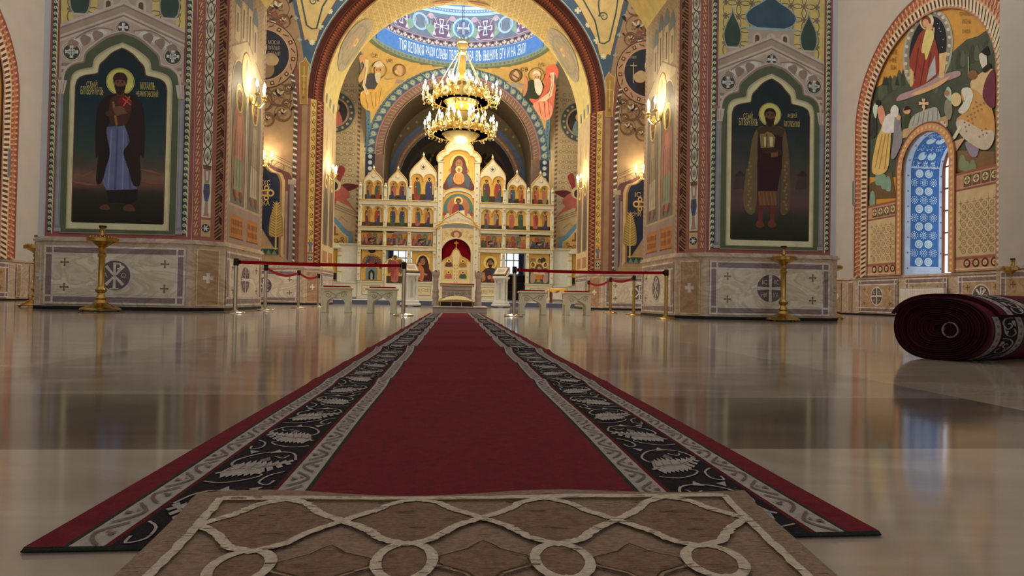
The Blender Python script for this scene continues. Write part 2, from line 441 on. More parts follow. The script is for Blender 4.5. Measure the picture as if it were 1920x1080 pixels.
def outline_prism(pts, z0, z1, col, b):
    b.prism([(x, y, z0) for x, y in pts], (0, 0, z1-z0), col); return b
def grow(pts, d):
    """push a convex-ish closed plan outline outwards by d"""
    P = [Vector(p) for p in pts]; n = len(P); out = []
    area = sum(P[i].x*P[(i+1) % n].y-P[(i+1) % n].x*P[i].y for i in range(n)); sg = 1 if area > 0 else -1
    for i in range(n):
        a = (P[i]-P[i-1]).normalized(); d2 = (P[(i+1) % n]-P[i]).normalized()
        n1 = Vector((a.y, -a.x))*sg; n2 = Vector((d2.y, -d2.x))*sg
        m = (n1+n2); m = m/max(m.dot(n1), .3)
        out.append(tuple(P[i]+m*d))
    return out
PZ = 9.6
def wall_body(name, pts, col, top=PZ, cap=True, dadocol=None):
    """masonry with its marble dado, cap moulding and black skirting"""
    root = sroot(name)
    o = MB(); outline_prism(pts, 1.16, top, col, o); struct(o.build('masonry', M_PLASTER, root))
    o = MB(); outline_prism(grow(pts, .02), .05, 1.105, dadocol or BEIGE, o); o.build('dado', M_MARBLE, root)
    o = MB(); outline_prism(grow(pts, .05), 1.10, 1.135, CAPC, o); outline_prism(grow(pts, .03), 1.13, 1.17, CAPC, o); o.build('dado_cap', M_MARBLE, root)
    o = MB(); outline_prism(grow(pts, .03), 0, .055, BLK, o); o.build('skirting', M_CARVED, root)
    return root
A, B_, C_, D_ = (6.60, 11.32), (4.33, 11.32), (3.95, 11.70), (3.95, 13.88)
PLW = c(172, 165, 156, gain=1.55)
piers = {}
for side, sx in (('left', -1), ('right', 1)):
    pts = [(6.80, 11.46), (6.62, 11.46), (6.62, 11.32), B_, C_, D_, (4.33, 14.26), (6.80, 14.26)]
    root = wall_body('wall_pier_'+side, [(sx*x, y) for x, y in pts], c(178, 178, 182, gain=1.7))
    piers[side] = root
    S = lambda p: (sx*p[0], p[1])
    dado_panel(S((6.66, 11.30)), S(B_), (0, -1), root, medal='rho' if sx < 0 else 'cross')
    dado_panel(S(B_), S(C_), (-sx*1, -1), root, 'plain', None)
    dado_panel(S(C_), S(D_), (-sx, 0), root, medal='cross' if sx < 0 else 'rho')
    dado_panel(S((6.81, 11.46)), S((6.62, 11.46)), (0, -1), root, 'strip')

# second pair of piers, one with the wall beside them
ends = {}
E_, F_, G_, H_ = (12.4, YF), (4.58, YF), (4.175, 20.95), (4.175, 23.05)
for side, sx in (('left', -1), ('right', 1)):
    pts = [E_, F_, G_, H_, (4.6, 23.45), (12.4, 23.45)]
    root = wall_body('wall_transept_'+side, [(sx*x, y) for x, y in pts], c(172, 165, 150, gain=1.75), 6.27)
    ends[side] = root
    S = lambda p: (sx*p[0], p[1])
    dado_panel(S((6.9, YF)), S(F_), (0, -1), root, medal='rho')
    dado_panel(S((11.95, YF)), S((10.5, YF)), (0, -1), root, tone=WARM)
    dado_panel(S(F_), S(G_), (-sx, -1), root, 'plain', tone=c(150, 122, 96, gain=1.6))
    dado_panel(S(G_), S(H_), (-sx, 0), root, 'framed', tone=c(172, 166, 160, gain=1.7), crosses=False)

# arch over the entrance to the crossing: front with hole, bevelled edge, soffit
RO, RI, SPR = 4.58, 4.175, 6.27
def arch_front(name, Y, R, spring, x1, ztop, col, thick=.0, n=40):
    o = MB()
    arc = [(R*math.cos(PI*i/n), spring+R*math.sin(PI*i/n)) for i in range(n+1)]
    for sgn in (1, -1):
        q = [(sgn*x1, 6.27), (sgn*x1, ztop), (0, ztop), (0, spring+R)]
        half = [p for p in arc if p[0]*sgn > 1e-6]
        half = sorted(half, key=lambda p: -p[1]); q += half
        o.poly([(x, Y, z) for x, z in (q if sgn < 0 else q[::-1])], col)
    return o
GOLDS = c(240, 208, 126, gain=1.1)
root = sroot('wall_arch')
o = arch_front('f', YF, RO, SPR, 12.4, 13.5, c(150, 128, 96, gain=1.5)); o.build('arch_front', M_PAINT, root)
n = 48
o = MB()
prof = [(RO, YF), (RI, 20.95)]
o.grid([[(R*math.cos(PI*i/n), y, SPR+R*math.sin(PI*i/n)) for i in range(n+1)] for R, y in prof], c(78, 34, 24, gain=1.1)); o.build('arch_bevel', M_PAINT, root)
o = MB()
o.grid([[(RI*math.cos(PI*i/n), y, SPR+RI*math.sin(PI*i/n)) for i in range(n+1)] for y in (20.95, 23.05)], GOLDS); o.build('arch_soffit', M_PAINT, root, smooth=40)
ARCH = root

# far arch before the apse: wall with hole, transept ends either side
o = MB(); YB = 30.5
root = sroot('wall_altar'); ALTAR = root
RB = 3.35
n = 40
arc = [(RB*math.cos(PI*i/n), CZ+RB*math.sin(PI*i/n)) for i in range(n+1)]
for sgn in (1, -1):
    q = [(sgn*9, .155), (sgn*9, 13.5), (0, 13.5)] + sorted([p for p in arc if p[0]*sgn > -1e-6], key=lambda p: -p[1]) + [(sgn*RB, .155)]
    o.poly([(x, YB, z) for x, z in q], c(180, 162, 128, gain=1.2))
o.build('altar_wall', M_PAINT, root)
# dark barrel and half dome of the apse
o = MB()
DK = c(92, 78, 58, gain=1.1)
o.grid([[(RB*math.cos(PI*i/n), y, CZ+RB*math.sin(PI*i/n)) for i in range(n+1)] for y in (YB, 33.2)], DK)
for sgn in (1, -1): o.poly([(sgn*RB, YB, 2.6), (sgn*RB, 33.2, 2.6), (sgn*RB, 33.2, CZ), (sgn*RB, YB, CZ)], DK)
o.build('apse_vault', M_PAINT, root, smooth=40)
rows = []
for i in range(0, 9):
    a = PI/2*i/8
    rows.append([(2.9*math.cos(PI*j/24)*math.cos(a), 33.2+2.4*math.sin(a), 5.9+2.9*math.sin(PI*j/24)*math.cos(a)) for j in range(25)])
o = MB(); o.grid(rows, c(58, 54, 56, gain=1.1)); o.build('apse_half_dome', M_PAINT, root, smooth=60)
o = MB()
arc2 = [(2.9*math.cos(PI*i/n), 5.9+2.9*math.sin(PI*i/n)) for i in range(n+1)]
for i in range(n):
    a = PI*i/n; a2 = PI*(i+1)/n
    e0 = (RB*1.02*math.cos(a), CZ+RB*1.02*math.sin(a)); e1 = (RB*1.02*math.cos(a2), CZ+RB*1.02*math.sin(a2))
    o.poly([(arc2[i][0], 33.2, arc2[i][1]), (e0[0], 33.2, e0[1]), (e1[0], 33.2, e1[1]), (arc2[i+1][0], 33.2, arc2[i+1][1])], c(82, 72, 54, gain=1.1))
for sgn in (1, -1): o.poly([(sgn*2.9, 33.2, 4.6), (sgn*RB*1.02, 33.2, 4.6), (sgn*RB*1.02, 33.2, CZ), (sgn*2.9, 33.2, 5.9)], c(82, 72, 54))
o.build('apse_arch_front', M_PAINT, root)
# altar room wall with daylit windows seen through the side doors
o = MB(); o.box(-8, 8, 36.6, 36.8, 0, 4.6, c(230, 230, 228)); o.build('altar_back_wall', M_PLASTER, root)

# dome: ring wall and crown
root = sroot('ceiling_dome'); DOME = root
DR, DZ0 = 3.73, 10.98
o = MB(); n = 72
o.grid([[(DR*math.cos(2*PI*i/n), CY+DR*math.sin(2*PI*i/n), z) for i in range(n)] for z in (DZ0, 16.0)], c(96, 110, 130, gain=1.5), True)
o.build('drum', M_PAINT, root, smooth=40)
# pendentives (quarters of a sphere between the arches)
RS = math.hypot(RI, DR)
def pend_cell(o, sx, sy, col):
    rows = []
    for i in range(13):
        z = CZ+(10.9-CZ)*i/12; rr = math.sqrt(max(RS*RS-(z-CZ)**2, .01))
        a0 = math.acos(min(1, 4.175/rr)); a1 = math.asin(min(1, 3.73/rr))
        rows.append([(sx*rr*math.cos(a0+(a1-a0)*j/10), CY+sy*rr*math.sin(a0+(a1-a0)*j/10), z+.08*(i == 12)) for j in range(11)])
    o.grid(rows, col)
o = MB(); pend_cell(o, -1, 1, c(206, 172, 104)); pend_cell(o, 1, 1, c(206, 172, 104)); o.build('pendentive', M_PAINT, root, smooth=60)
o = MB(); pend_cell(o, -1, -1, c(206, 172, 104)); pend_cell(o, 1, -1, c(206, 172, 104)); o.build('pendentive', M_PAINT, root, smooth=60)
# transept side arches of the crossing (white-gold walls out of the main view)
o = MB()
for sx in (-1, 1):
    o.box(sx*9, sx*9.2, 23.4, 38, 0, 13, c(196, 180, 148)) if sx > 0 else o.box(-9.2, -9, 23.4, 38, 0, 13, c(196, 180, 148))
o.build('transept_end', M_PLASTER, root)

# side walls of the aisles
WIN_Y, WIN_R, WIN_S = 16.25, .86, 3.95
for side, sx in (('left', -1), ('right', 1)):
    root = sroot('wall_'+side)
    o = MB()
    # wall face with an arched window opening
    nn = 20
    arc = [(WIN_Y+WIN_R*math.cos(PI*i/nn), WIN_S+WIN_R*math.sin(PI*i/nn)) for i in range(nn+1)]
    face = [[(-3, 1.10), (-3, 11.5), (WIN_Y, 11.5), (WIN_Y, WIN_S+WIN_R)] + [p for p in arc[::-1] if p[0] < WIN_Y-1e-6][::-1] + [(WIN_Y-WIN_R, 1.10)],
            [(WIN_Y+WIN_R, 1.10)] + [p for p in arc if p[0] > WIN_Y+1e-6] + [(WIN_Y, WIN_S+WIN_R), (WIN_Y, 11.5), (20.6, 11.5), (20.6, 1.10)]]
    for q in face: o.poly([(sx*XW, y, z) for y, z in q], PLW)
    o.build('masonry', M_PLASTER, root)
    o = MB(); o.box(min(sx*XW, sx*(XW+.3)), max(sx*XW, sx*(XW+.3)), -3, 20.6, 0, 1.10, BEIGE); o.build('dado', M_MARBLE, root)
    o = MB(); x0 = sx*(XW-.03); x1 = sx*(XW+.1); o.box(min(x0, x1), max(x0, x1), -3, 20.55, 1.06, 1.13, CAPC, .01); o.build('dado_cap', M_MARBLE, root)
    o = MB(); x0 = sx*(XW-.02); o.box(min(x0, x1), max(x0, x1), -3, 20.55, 0, .05, BLK); o.build('skirting', M_CARVED, root)
    for a, d, kd, md in ((20.45, 19.95, 'plain', None), (19.75, 19.35, 'strip', None), (19.2, 17.25, 'framed', 'cross'), (17.1, 15.4, 'framed', None), (15.2, 13.6, 'framed', 'rho'), (13.4, 11.9, 'framed', None)):
        if kd == 'strip':
            P = Paint(seg_map((sx*XW, a), (sx*XW, d), (-sx, 0), .024), .003); P.rect(.1, .1, a-d-.1, 1.0, LINE, 0); P.rect(.12, .12, a-d-.12, .98, WARM, 1); P.build('dado_panel', M_MARBLE, root); continue
        dado_panel((sx*(XW+.0), a), (sx*(XW+.0), d), (-sx, 0), root, kd, md, tone=c(160, 140, 114, gain=1.65))
    # deep window reveal with its painted lining
    o = MB()
    rows = []
    path = [(WIN_Y+WIN_R, 1.12)]+[(y, z) for y, z in arc]+[(WIN_Y-WIN_R, 1.12)]
    for X in (XW, XW+1.15): rows.append([(sx*X, y, z) for y, z in path])
    o.grid(rows, c(206, 214, 226)); o.poly([(sx*XW, WIN_Y-WIN_R, 1.12), (sx*(XW+1.15), WIN_Y-WIN_R, 1.12), (sx*(XW+1.15), WIN_Y+WIN_R, 1.12), (sx*XW, WIN_Y+WIN_R, 1.12)], c(214, 218, 224))
    o.build('window_reveal', M_PAINT, root)
    # projecting pilaster nearer the entrance
    xs = sorted((sx*11.02, sx*12.2))
    o = MB(); o.box(xs[0], xs[1], 9.0, 12.72, 1.1, 11.5, PLW); o.build('pilaster', M_PLASTER, root)
    o = MB(); o.box(xs[0]-.02, xs[1]+.02, 8.98, 12.74, .04, 1.1, BEIGE); o.build('dado', M_MARBLE, root)
    o = MB(); o.box(xs[0]-.05, xs[1]+.02, 8.95, 12.77, 1.07, 1.13, CAPC); o.build('dado_cap', M_MARBLE, root)
    for a, d in ((9.0, 10.8), (10.9, 12.68)): dado_panel((sx*11.0, d), (sx*11.0, a), (-sx, 0), root, 'framed', None, tone=c(160, 140, 114, gain=1.65))
    piers['w'+side] = root
    # window frame with leaded panes at the outer face of the wall
    w = sroot('window_1' if sx < 0 else 'window_2')
    o = MB(); X = XW+1.12
    fr = c(150, 92, 62, gain=1.3)
    o.tube([(sx*X, y, z) for y, z in path], .05, 6, fr)
    o.tube([(sx*X, WIN_Y, 1.12), (sx*X, WIN_Y, WIN_S+WIN_R)], .03, 6, fr)
    for z in (1.7, 2.3, 2.9, 3.5, 4.1): o.tube([(sx*X, WIN_Y-WIN_R, z), (sx*X, WIN_Y+WIN_R, z)], .025, 6, fr)
    o.build('window_frame', M_WOOD, w)
    o = MB(); o.poly([(sx*(X+.03), y, z) for y, z in path], (1, 1, 1, 1)); o.build('window_pane', M_PANE, w)

# rib of the vault in each aisle corner, springing from the wall beside the transept
for side, sx in (('left', -1), ('right', 1)):
    o = MB(); m = 24
    xc, ra, sp = 8.35, 3.7, 4.6
    L = [(-1, 1.13)]
    outer = [(xc+ra, 1.135)]+[(xc+ra*math.cos(PI*i/m), sp+1.15*ra*math.sin(PI*i/m)) for i in range(m//2+1)]
    inner = [(xc+ra-.42, 1.135)]+[(xc+(ra-.42)*math.cos(PI*i/m), sp+1.15*(ra-.42)*math.sin(PI*i/m)) for i in range(m//2+1)]
    for y0, y1 in ((YF-.16, YF),):
        o.grid([[(sx*x, y0, z) for x, z in outer], [(sx*x, y0, z) for x, z in inner]], c(150, 140, 126, gain=1.75))
        o.grid([[(sx*x, y0, z) for x, z in inner], [(sx*x, y1, z) for x, z in inner]], c(150, 140, 126, gain=1.75))
        o.grid([[(sx*x, y0, z) for x, z in outer], [(sx*x, y1, z) for x, z in outer]], c(150, 140, 126, gain=1.75))
    o.build('vault_rib', M_PLASTER, ends[side])
# low transverse arch between the near piers (only its springing shows)
o = MB(); m = 30; R = 4.56; zc = 3.82
pr_ = []
for i in range(m+1):
    a = PI/6+(PI-PI/3)*i/m; pr_.append((R*math.cos(a), zc+R*math.sin(a)))
o.grid([[(x, y, z) for x, z in pr_] for y in (11.70, 13.88)], c(232, 200, 120, gain=1.2))
for y in (11.70, 13.88): o.grid([[(x, y, z) for x, z in pr_], [(x*1.02, y, 9.6) for x, z in pr_]], c(206, 180, 120, gain=1.2))
struct(o.build('ceiling_arch', M_PAINT, smooth=40))

# unseen slab above and behind the camera, added to darken the near floor and carpet
o = MB(); o.box(-12.1, 12.1, -3, 2.2, 5.6, 5.9, c(170, 160, 146, gain=1.6)); struct(o.build('ceiling_shade_slab', M_PLASTER))
# ================================================================== PAINTED PIERS NEAR THE ENTRANCE
GP = 2.05   # these faces stand in the dim part of the church; paints are given at their full tone
GAIN[0] = GP
def wave_strip(P, x0, x1, z0, z1, bg, fg, lay=1, flip=1):
    """running-scroll border, upright"""
    w = x1-x0; pch = w*1.15; nrep = int((z1-z0)/pch)
    P.rect(x0, z0, x1, z1, fg, lay); xc = (x0+x1)/2
    for i in range(nrep):
        z = z0+i*pch; pts = []
        for k in range(12):
            t = k/11; a = PI*.55-t*2.3*PI; r_ = w*.33*(1-.78*t)
            pts.append((xc+flip*(r_*math.cos(a)+.05*w), z+pch*.55+r_*math.sin(a)))
        P.line([(xc-flip*w*.46, z-pch*.25), (xc-flip*w*.30, z+pch*.45)]+pts, [w*.20]*3+[w*(.20-.10*k/11) for k in range(11)], bg, lay+1)
        P.poly([(xc-flip*w*.5, z-pch*.35), (xc-flip*w*.5, z+pch*.65), (xc-flip*w*.2, z+pch*.75)], bg, lay+1)
def dash_strip(P, u0, u1, z0, z1, bg, fg, lay=1, pitch=.13):
    P.rect(u0, z0, u1, z1, bg, lay); w = u1-u0
    z = z0+.05; i = 0
    while z < z1-pitch:
        P.line([(u0+w*.3, z), (u1-w*.3, z+pitch*.75)], .018, fg, lay+1)
        P.line([(u0+w*.12, z+pitch*.4), (u0+w*.3, z+pitch*.7)], .010, fg, lay+1); P.line([(u1-w*.3, z), (u1-w*.1, z+pitch*.3)], .010, fg, lay+1)
        z += pitch
def vine_strip(P, u0, u1, z0, z1, bg, fg, leafc, lay=1, lo=1.6):
    P.rect(u0, z0, u1, z1, bg, lay); uc = (u0+u1)/2; w = u1-u0
    z = z0+.12
    # vase at the foot of the strip
    d = c(64, 66, 100); pk = c(140, 108, 104); br = c(96, 66, 58)
    V = lambda pts, col, l=lay+1: P.poly([(uc+x*w, z0+zz) for x, zz in pts], col, l)
    V([(-.34, .02), (.34, .02), (.20, .10), (.14, .28), (-.14, .28), (-.20, .10)], pk)
    V([(-.18, .27), (.18, .27), (.36, .42), (.30, .56), (-.30, .56), (-.36, .42)], d)
    V([(-.24, .57), (.24, .57), (.36, .82), (-.36, .82)], pk); V([(-.40, .80), (.40, .80), (.46, .87), (-.46, .87)], br)
    V([(-.09, .62), (.09, .62), (.13, .77), (-.13, .77)], bg, lay+2)
    V([(-.30, .45), (.30, .45), (.30, .475), (-.30, .475)], br, lay+2)
    z = z0+.88; H = .305
    while z+H < z1:
        for s in (-1, 1):
            P.line([(uc, z-.02), (uc+s*w*.30, z+H*.16), (uc+s*w*.42, z+H*.48), (uc+s*w*.28, z+H*.82), (uc, z+H)], .017, fg, lay+1)
            P.line([(uc+s*w*.30, z+H*.92), (uc+s*w*.46, z+H*.86), (uc+s*w*.42, z+H*.74)], .014, fg, lay+1)
        P.poly([(uc+x*w, z+H*y) for x, y in ((0, .2), (.24, .3), (.30, .5), (.2, .66), (.1, .6), (0, .84), (-.1, .6), (-.2, .66), (-.3, .5), (-.24, .3))], leafc, lay+1)
        P.line([(uc, z+H*.22), (uc, z+H*.7)], .008, fg, lay+2)
        for s in (-1, 1): P.line([(uc, z+H*.3), (uc+s*w*.17, z+H*.52)], .007, fg, lay+2)
        z += H
def lattice_strip(P, u0, u1, z0, z1, bg, c1, c2, lay=1):
    """woven diagonal bars"""
    P.rect(u0, z0, u1, z1, bg, lay); w = u1-u0; p = w*1.5; z = z0; k = 0
    while z+p < z1+.01:
        t = w*.22
        for j in range(3):
            zz = z+j*p/3
            P.poly([(u0, zz), (u0, zz+t*.8), (u1, zz+t*.8+w*.85) if k % 2 == 0 else (u0+w*.55, zz+t*.8+w*.5), (u1, zz+w*.85) if k % 2 == 0 else (u0+w*.55, zz+w*.5)], c1 if j != 1 else c2, lay+1)
        zz = z+p*.95
        P.poly([(u1, zz), (u1, zz+t), (u0+w*.4, zz+t+w*.55), (u0+w*.4, zz+w*.55)], c2, lay+2)
        P.poly([(u1, zz+t*1.5), (u1, zz+t*2.2), (u0+w*.55, zz+t*2.2+w*.42), (u0+w*.55, zz+t*1.5+w*.42)], c1, lay+2)
        z += p; k += 1
def rope_strip(P, A, Bq, bg, c1, c2, lay=1, nrep=60):
    """two-colour twisted cord between the curves A and B"""
    P.band(A, Bq, bg, lay)
    def at(L_, t):
        t *= len(L_)-1; i = min(int(t), len(L_)-2); q = t-i
        return (L_[i][0]+(L_[i+1][0]-L_[i][0])*q, L_[i][1]+(L_[i+1][1]-L_[i][1])*q)
    for i in range(nrep):
        t0 = i/nrep; d = .55/nrep
        a0, a1 = at(A, t0), at(A, min(1, t0+d)); b0, b1 = at(Bq, min(1, t0+.45/nrep)), at(Bq, min(1, t0+.45/nrep+d))
        P.poly([a0, a1, b1, b0], c1 if i % 2 else c2, lay+1)

RED = c(122, 74, 66); DRED = c(92, 52, 42); CREAM = c(196, 176, 138); TEAL = c(46, 62, 66)
STONE = c(150, 137, 124); STONE2 = c(166, 155, 145); STD = c(122, 106, 94); GREEN = c(72, 80, 60); INNER = c(206, 172, 124); GLD = c(198, 164, 92)
za = zoom(0, 0, 3.6); zb = zoom(0, 280, 3.176); zr = zoom(1300, 0, 3.375)
YP = 11.32
def onion(P, cx, zb_, w, h, col, edge, lay):
    R = [(.40, 0), (.62, .10), (.72, .26), (.70, .40), (.52, .58), (.26, .74), (.10, .86), (0, 1.)]
    pts = cr([(cx+a*w/1.44, zb_+b*h) for a, b in R], 4); pts += [(2*cx-x, z) for x, z in pts[::-1]]
    P.poly(pts, col, lay); P.line(pts, .02, edge, lay+1); return pts

def pier_front(side, sx):
    P = Paint(lambda x, y, l: (lambda p: (sx*-p.x, YP-l, p.z))(atY(x, y, YP)))
    Q = Paint(lambda u, v, l: (sx*u, YP-l, v))                      # metres, u grows outward from the nave
    u0, u1 = 4.335, 6.615; zt = 6.4
    Q.rect(u0, 1.172, u1, zt, RED, 0)
    # wave borders both sides, red lines between
    wave_strip(Q, u1-.115, u1-.035, 1.24, zt, c(190, 172, 134), c(44, 60, 66), 1, 1); wave_strip(Q, 4.40, 4.49, 1.24, zt, c(190, 172, 134), c(44, 60, 66), 1, 1)
    # gold ground with interlaced circles, domed roofs
    Q.rect(4.52, 4.3, 6.46, zt, c(186, 158, 98), 1)
    for i in range(9):
        for j in range(7):
            cx, cz = 4.52+i*.24, 4.75+j*.24
            if cx > 6.46: continue
            Q.ring(cx, cz, .155, .170, c(96, 82, 60), 2, n=16) if 4.66 < cx < 6.3 else None; Q.cross(cx+.12, cz+.12, .05, .03, c(110, 100, 92), 2) if cx+.18 < 6.46 else None
    for cx in (4.77, 6.17):
        onion(Q, cx, 4.80, .31, .70, c(50, 66, 58), c(140, 136, 120), 4); Q.rect(cx-.10, 4.6, cx+.10, 4.81, STONE, 4); Q.rect(cx-.13, 4.78, cx+.13, 4.81, STONE2, 5)
        Q.line([(cx, 5.48), (cx, 5.78)], .014, STONE2, 4); Q.line([(cx-.06, 5.68), (cx+.06, 5.68)], .012, STONE2, 4)
    onion(Q, 5.47, 5.17, .92, .62, c(52, 72, 84), c(128, 146, 150), 4)
    Q.rect(5.05, 4.7, 5.90, 5.14, STONE, 4); Q.rect(5.01, 5.13, 5.94, 5.175, c(130, 150, 150), 5)
    for k in range(3):
        cx = 5.22+k*.255
        Q.rect(cx-.08, 4.75, cx+.08, 5.0, STONE2, 5); Q.disc(cx, 5.0, .08, STONE2, 5); Q.rect(cx-.038, 4.75, cx+.038, 5.0, c(86, 66, 50), 6); Q.disc(cx, 5.0, .038, c(86, 66, 50), 6)
    # stone frame: gable, spandrels
    cx = 5.485
    Q.poly([(4.52, 1.25), (6.46, 1.25), (6.46, 4.62), (cx, 5.04), (4.52, 4.62)], STONE, 7)
    for k, (d, col) in enumerate(((0, STONE2), (.05, STD), (.08, c(140, 126, 110)), (.18, STONE2), (.22, STD), (.25, STONE2))):
        d2 = (.05, .08, .18, .22, .25, .29)[k]
        for s in (-1, 1): Q.poly([(cx, 5.04-d), (cx+s*.97, 4.62-d), (cx+s*.97, 4.62-d2), (cx, 5.04-d2)], col, 8)
    for s in (-1, 1):
        # acanthus in the spandrels
        for k in range(9):
            t = k/8; x = cx+s*(.20+.5*t); z = 4.56-.22*t
            Q.blob([(x, z), (x+s*.10, z+.03), (x+s*.15, z-.04), (x+s*.09, z-.12+.04*math.sin(k*2)), (x-s*.01, z-.05)], (STONE2, c(184, 176, 168), STD)[k % 3], 9+k % 3)
        Q.line(cr([(cx+s*.16, 4.56), (cx+s*.4, 4.58), (cx+s*.62, 4.48), (cx+s*.74, 4.38)], 4), .018, STD, 11)
        x, z = cx+s*.79, 4.17
        Q.disc(x, z, .17, STONE2, 9, n=24); Q.ring(x, z, .143, .152, STD, 10); Q.disc(x, z, .125, c(58, 62, 50), 10, n=24)
        Q.cross(x, z, .10, .033, c(196, 192, 176), 11); Q.cross(x, z, .065, .014, c(120, 124, 110), 12)
        for q in range(4): Q.disc(x+.05*math.cos(q*PI/2+PI/4), z+.05*math.sin(q*PI/2+PI/4), .012, c(196, 192, 176), 11, n=8)
        for k in range(4): Q.blob([(x+s*.02*k-.06, z-.20-.05*k), (x+s*.14, z-.19-.05*k), (x+s*.12, z-.26-.05*k)], STONE2 if k % 2 else STD, 9)
        # side column and capital
        xc = cx+s*.945
        Q.rect(xc-.05, 1.30, xc+.035, 3.5, c(112, 114, 120), 14); Q.rect(xc-.02, 1.30, xc+.01, 3.5, c(128, 130, 136), 15)
        Q.rect(xc-.07, 1.25, xc+.035, 1.31, c(130, 130, 134), 15); Q.rect(xc-.06, 1.31, xc+.035, 1.36, c(104, 106, 112), 15)
        Q.poly([(xc-.06, 3.48), (xc+.035, 3.48), (xc+.035, 3.7), (xc-.10, 3.7)] if s > 0 else [(xc-.035, 3.48), (xc+.06, 3.48), (xc+.10, 3.7), (xc-.035, 3.7)], STONE2, 15); Q.rect(xc-.10, 3.7, xc+.10, 3.75, STD, 9); Q.rect(xc-.06, 3.45, xc+.035, 3.48, STD, 15)
        for k in range(3): Q.line([(xc-.04+.03*k, 3.5), (xc-.06+.045*k, 3.68)], .010, STD, 16)
    x, z = cx, 4.61
    Q.disc(x, z, .125, STONE2, 9, n=24); Q.ring(x, z, .103, .11, STD, 10); Q.disc(x, z, .092, c(58, 62, 50), 10, n=24); Q.cross(x, z, .075, .028, c(196, 192, 176), 11)
    # keel arch: moulding, green field, cream frame, picture
    def keel(hw, sh, apex, bot, zs, neck):
        """half-width, shoulder spring, apex, bottom, shoulder top, neck half-width"""
        H = [(hw, bot), (hw, sh)] + cr([(hw, sh), (hw-.035, sh+(zs-sh)*.55), (hw-.12, sh+(zs-sh)*.85), (neck+.10, zs)], 4)[1:]
        H += cr([(neck+.10, zs), (neck+.015, zs+.02), (neck, zs+.06)], 3)[1:]
        H += cr([(neck, zs+.06), (neck-.02, zs+.16), (neck-.10, zs+.25), (neck*.42, apex-.085), (0, apex)], 4)[1:]
        return H
    def both(H): return [(cx+x, z) for x, z in H]+[(cx-x, z) for x, z in H[::-1][1:]]
    k0 = keel(.935, 3.70, 4.56, 1.25, 4.02, .62)
    Q.poly(both(k0), STONE2, 12); k1 = [(x*.965, z-.02) for x, z in k0]; Q.poly(both(k1), STD, 13)
    k2 = keel(.898, 3.68, 4.50, 1.25, 3.98, .575); Q.poly(both(k2), GREEN, 14)
    f0 = keel(.80, 3.66, 4.36, 1.30, 3.91, .455)
    f1 = keel(.78, 3.66, 4.33, 1.32, 3.885, .435); f2 = keel(.705, 3.60, 4.26, 1.405, 3.81, .355)
    Q.poly(both(f0), c(150, 140, 122), 15); Q.poly(both(f1), c(198, 166, 118), 16); Q.poly(both([(x-.02, z-.012) for x, z in f1]), c(214, 184, 140), 17)
    Q.poly(both([(x+.015, z+.012) for x, z in f2]), c(96, 54, 40), 18)
    pic = both(f2)
    Q.build('painted_frame', M_PAINT, piers[side])
    # ---- the picture inside the frame, one saint standing before an evening sky
    D = Paint(lambda u, v, l: (sx*u, YP-l, v)); D.step = .0012
    L_ = 19
    if side == 'left': tones = [(4.30, c(24, 34, 40)), (3.4, c(26, 42, 48)), (3.0, c(34, 50, 52)), (2.6, c(46, 58, 54)), (2.3, c(70, 64, 54)), (2.15, c(104, 76, 62)), (2.0, c(88, 62, 56)), (1.95, c(52, 46, 38)), (1.8, c(38, 36, 28)), (1.40, c(30, 24, 20))]
    else: tones = [(4.30, c(24, 34, 38)), (3.4, c(30, 40, 42)), (3.0, c(44, 50, 46)), (2.6, c(60, 58, 50)), (2.3, c(72, 60, 54)), (2.1, c(78, 60, 60)), (1.95, c(70, 52, 54)), (1.86, c(48, 48, 40)), (1.7, c(38, 42, 32)), (1.40, c(28, 32, 24))]
    # clip the painted bands to the frame outline
    half = [(x, z) for x, z in f2]
    def hw_at(z):
        best = .0
        for i in range(len(half)-1):
            (xa, z0_), (xb, z1_) = half[i], half[i+1]
            if min(z0_, z1_)-1e-9 <= z <= max(z0_, z1_)+1e-9:
                t = 0 if abs(z1_-z0_) < 1e-9 else (z-z0_)/(z1_-z0_); best = max(best, xa+(xb-xa)*t)
        return best
    def tone_at(z):
        for i in range(len(tones)-1):
            if tones[i][0] >= z >= tones[i+1][0]:
                t = (tones[i][0]-z)/(tones[i][0]-tones[i+1][0]); return tuple(a+(b_-a)*t for a, b_ in zip(tones[i][1], tones[i+1][1]))
        return tones[-1][1]
    zs_ = sorted(set([4.26-i*2.855/60 for i in range(61)]+[z for _, z in half if 1.405 <= z <= 4.26]), reverse=True)
    D.vgrad([(cx-hw_at(z), z) for z in zs_], [(cx+hw_at(z), z) for z in zs_], [tone_at(z) for z in zs_], L_)
    return D, L_+1, cx

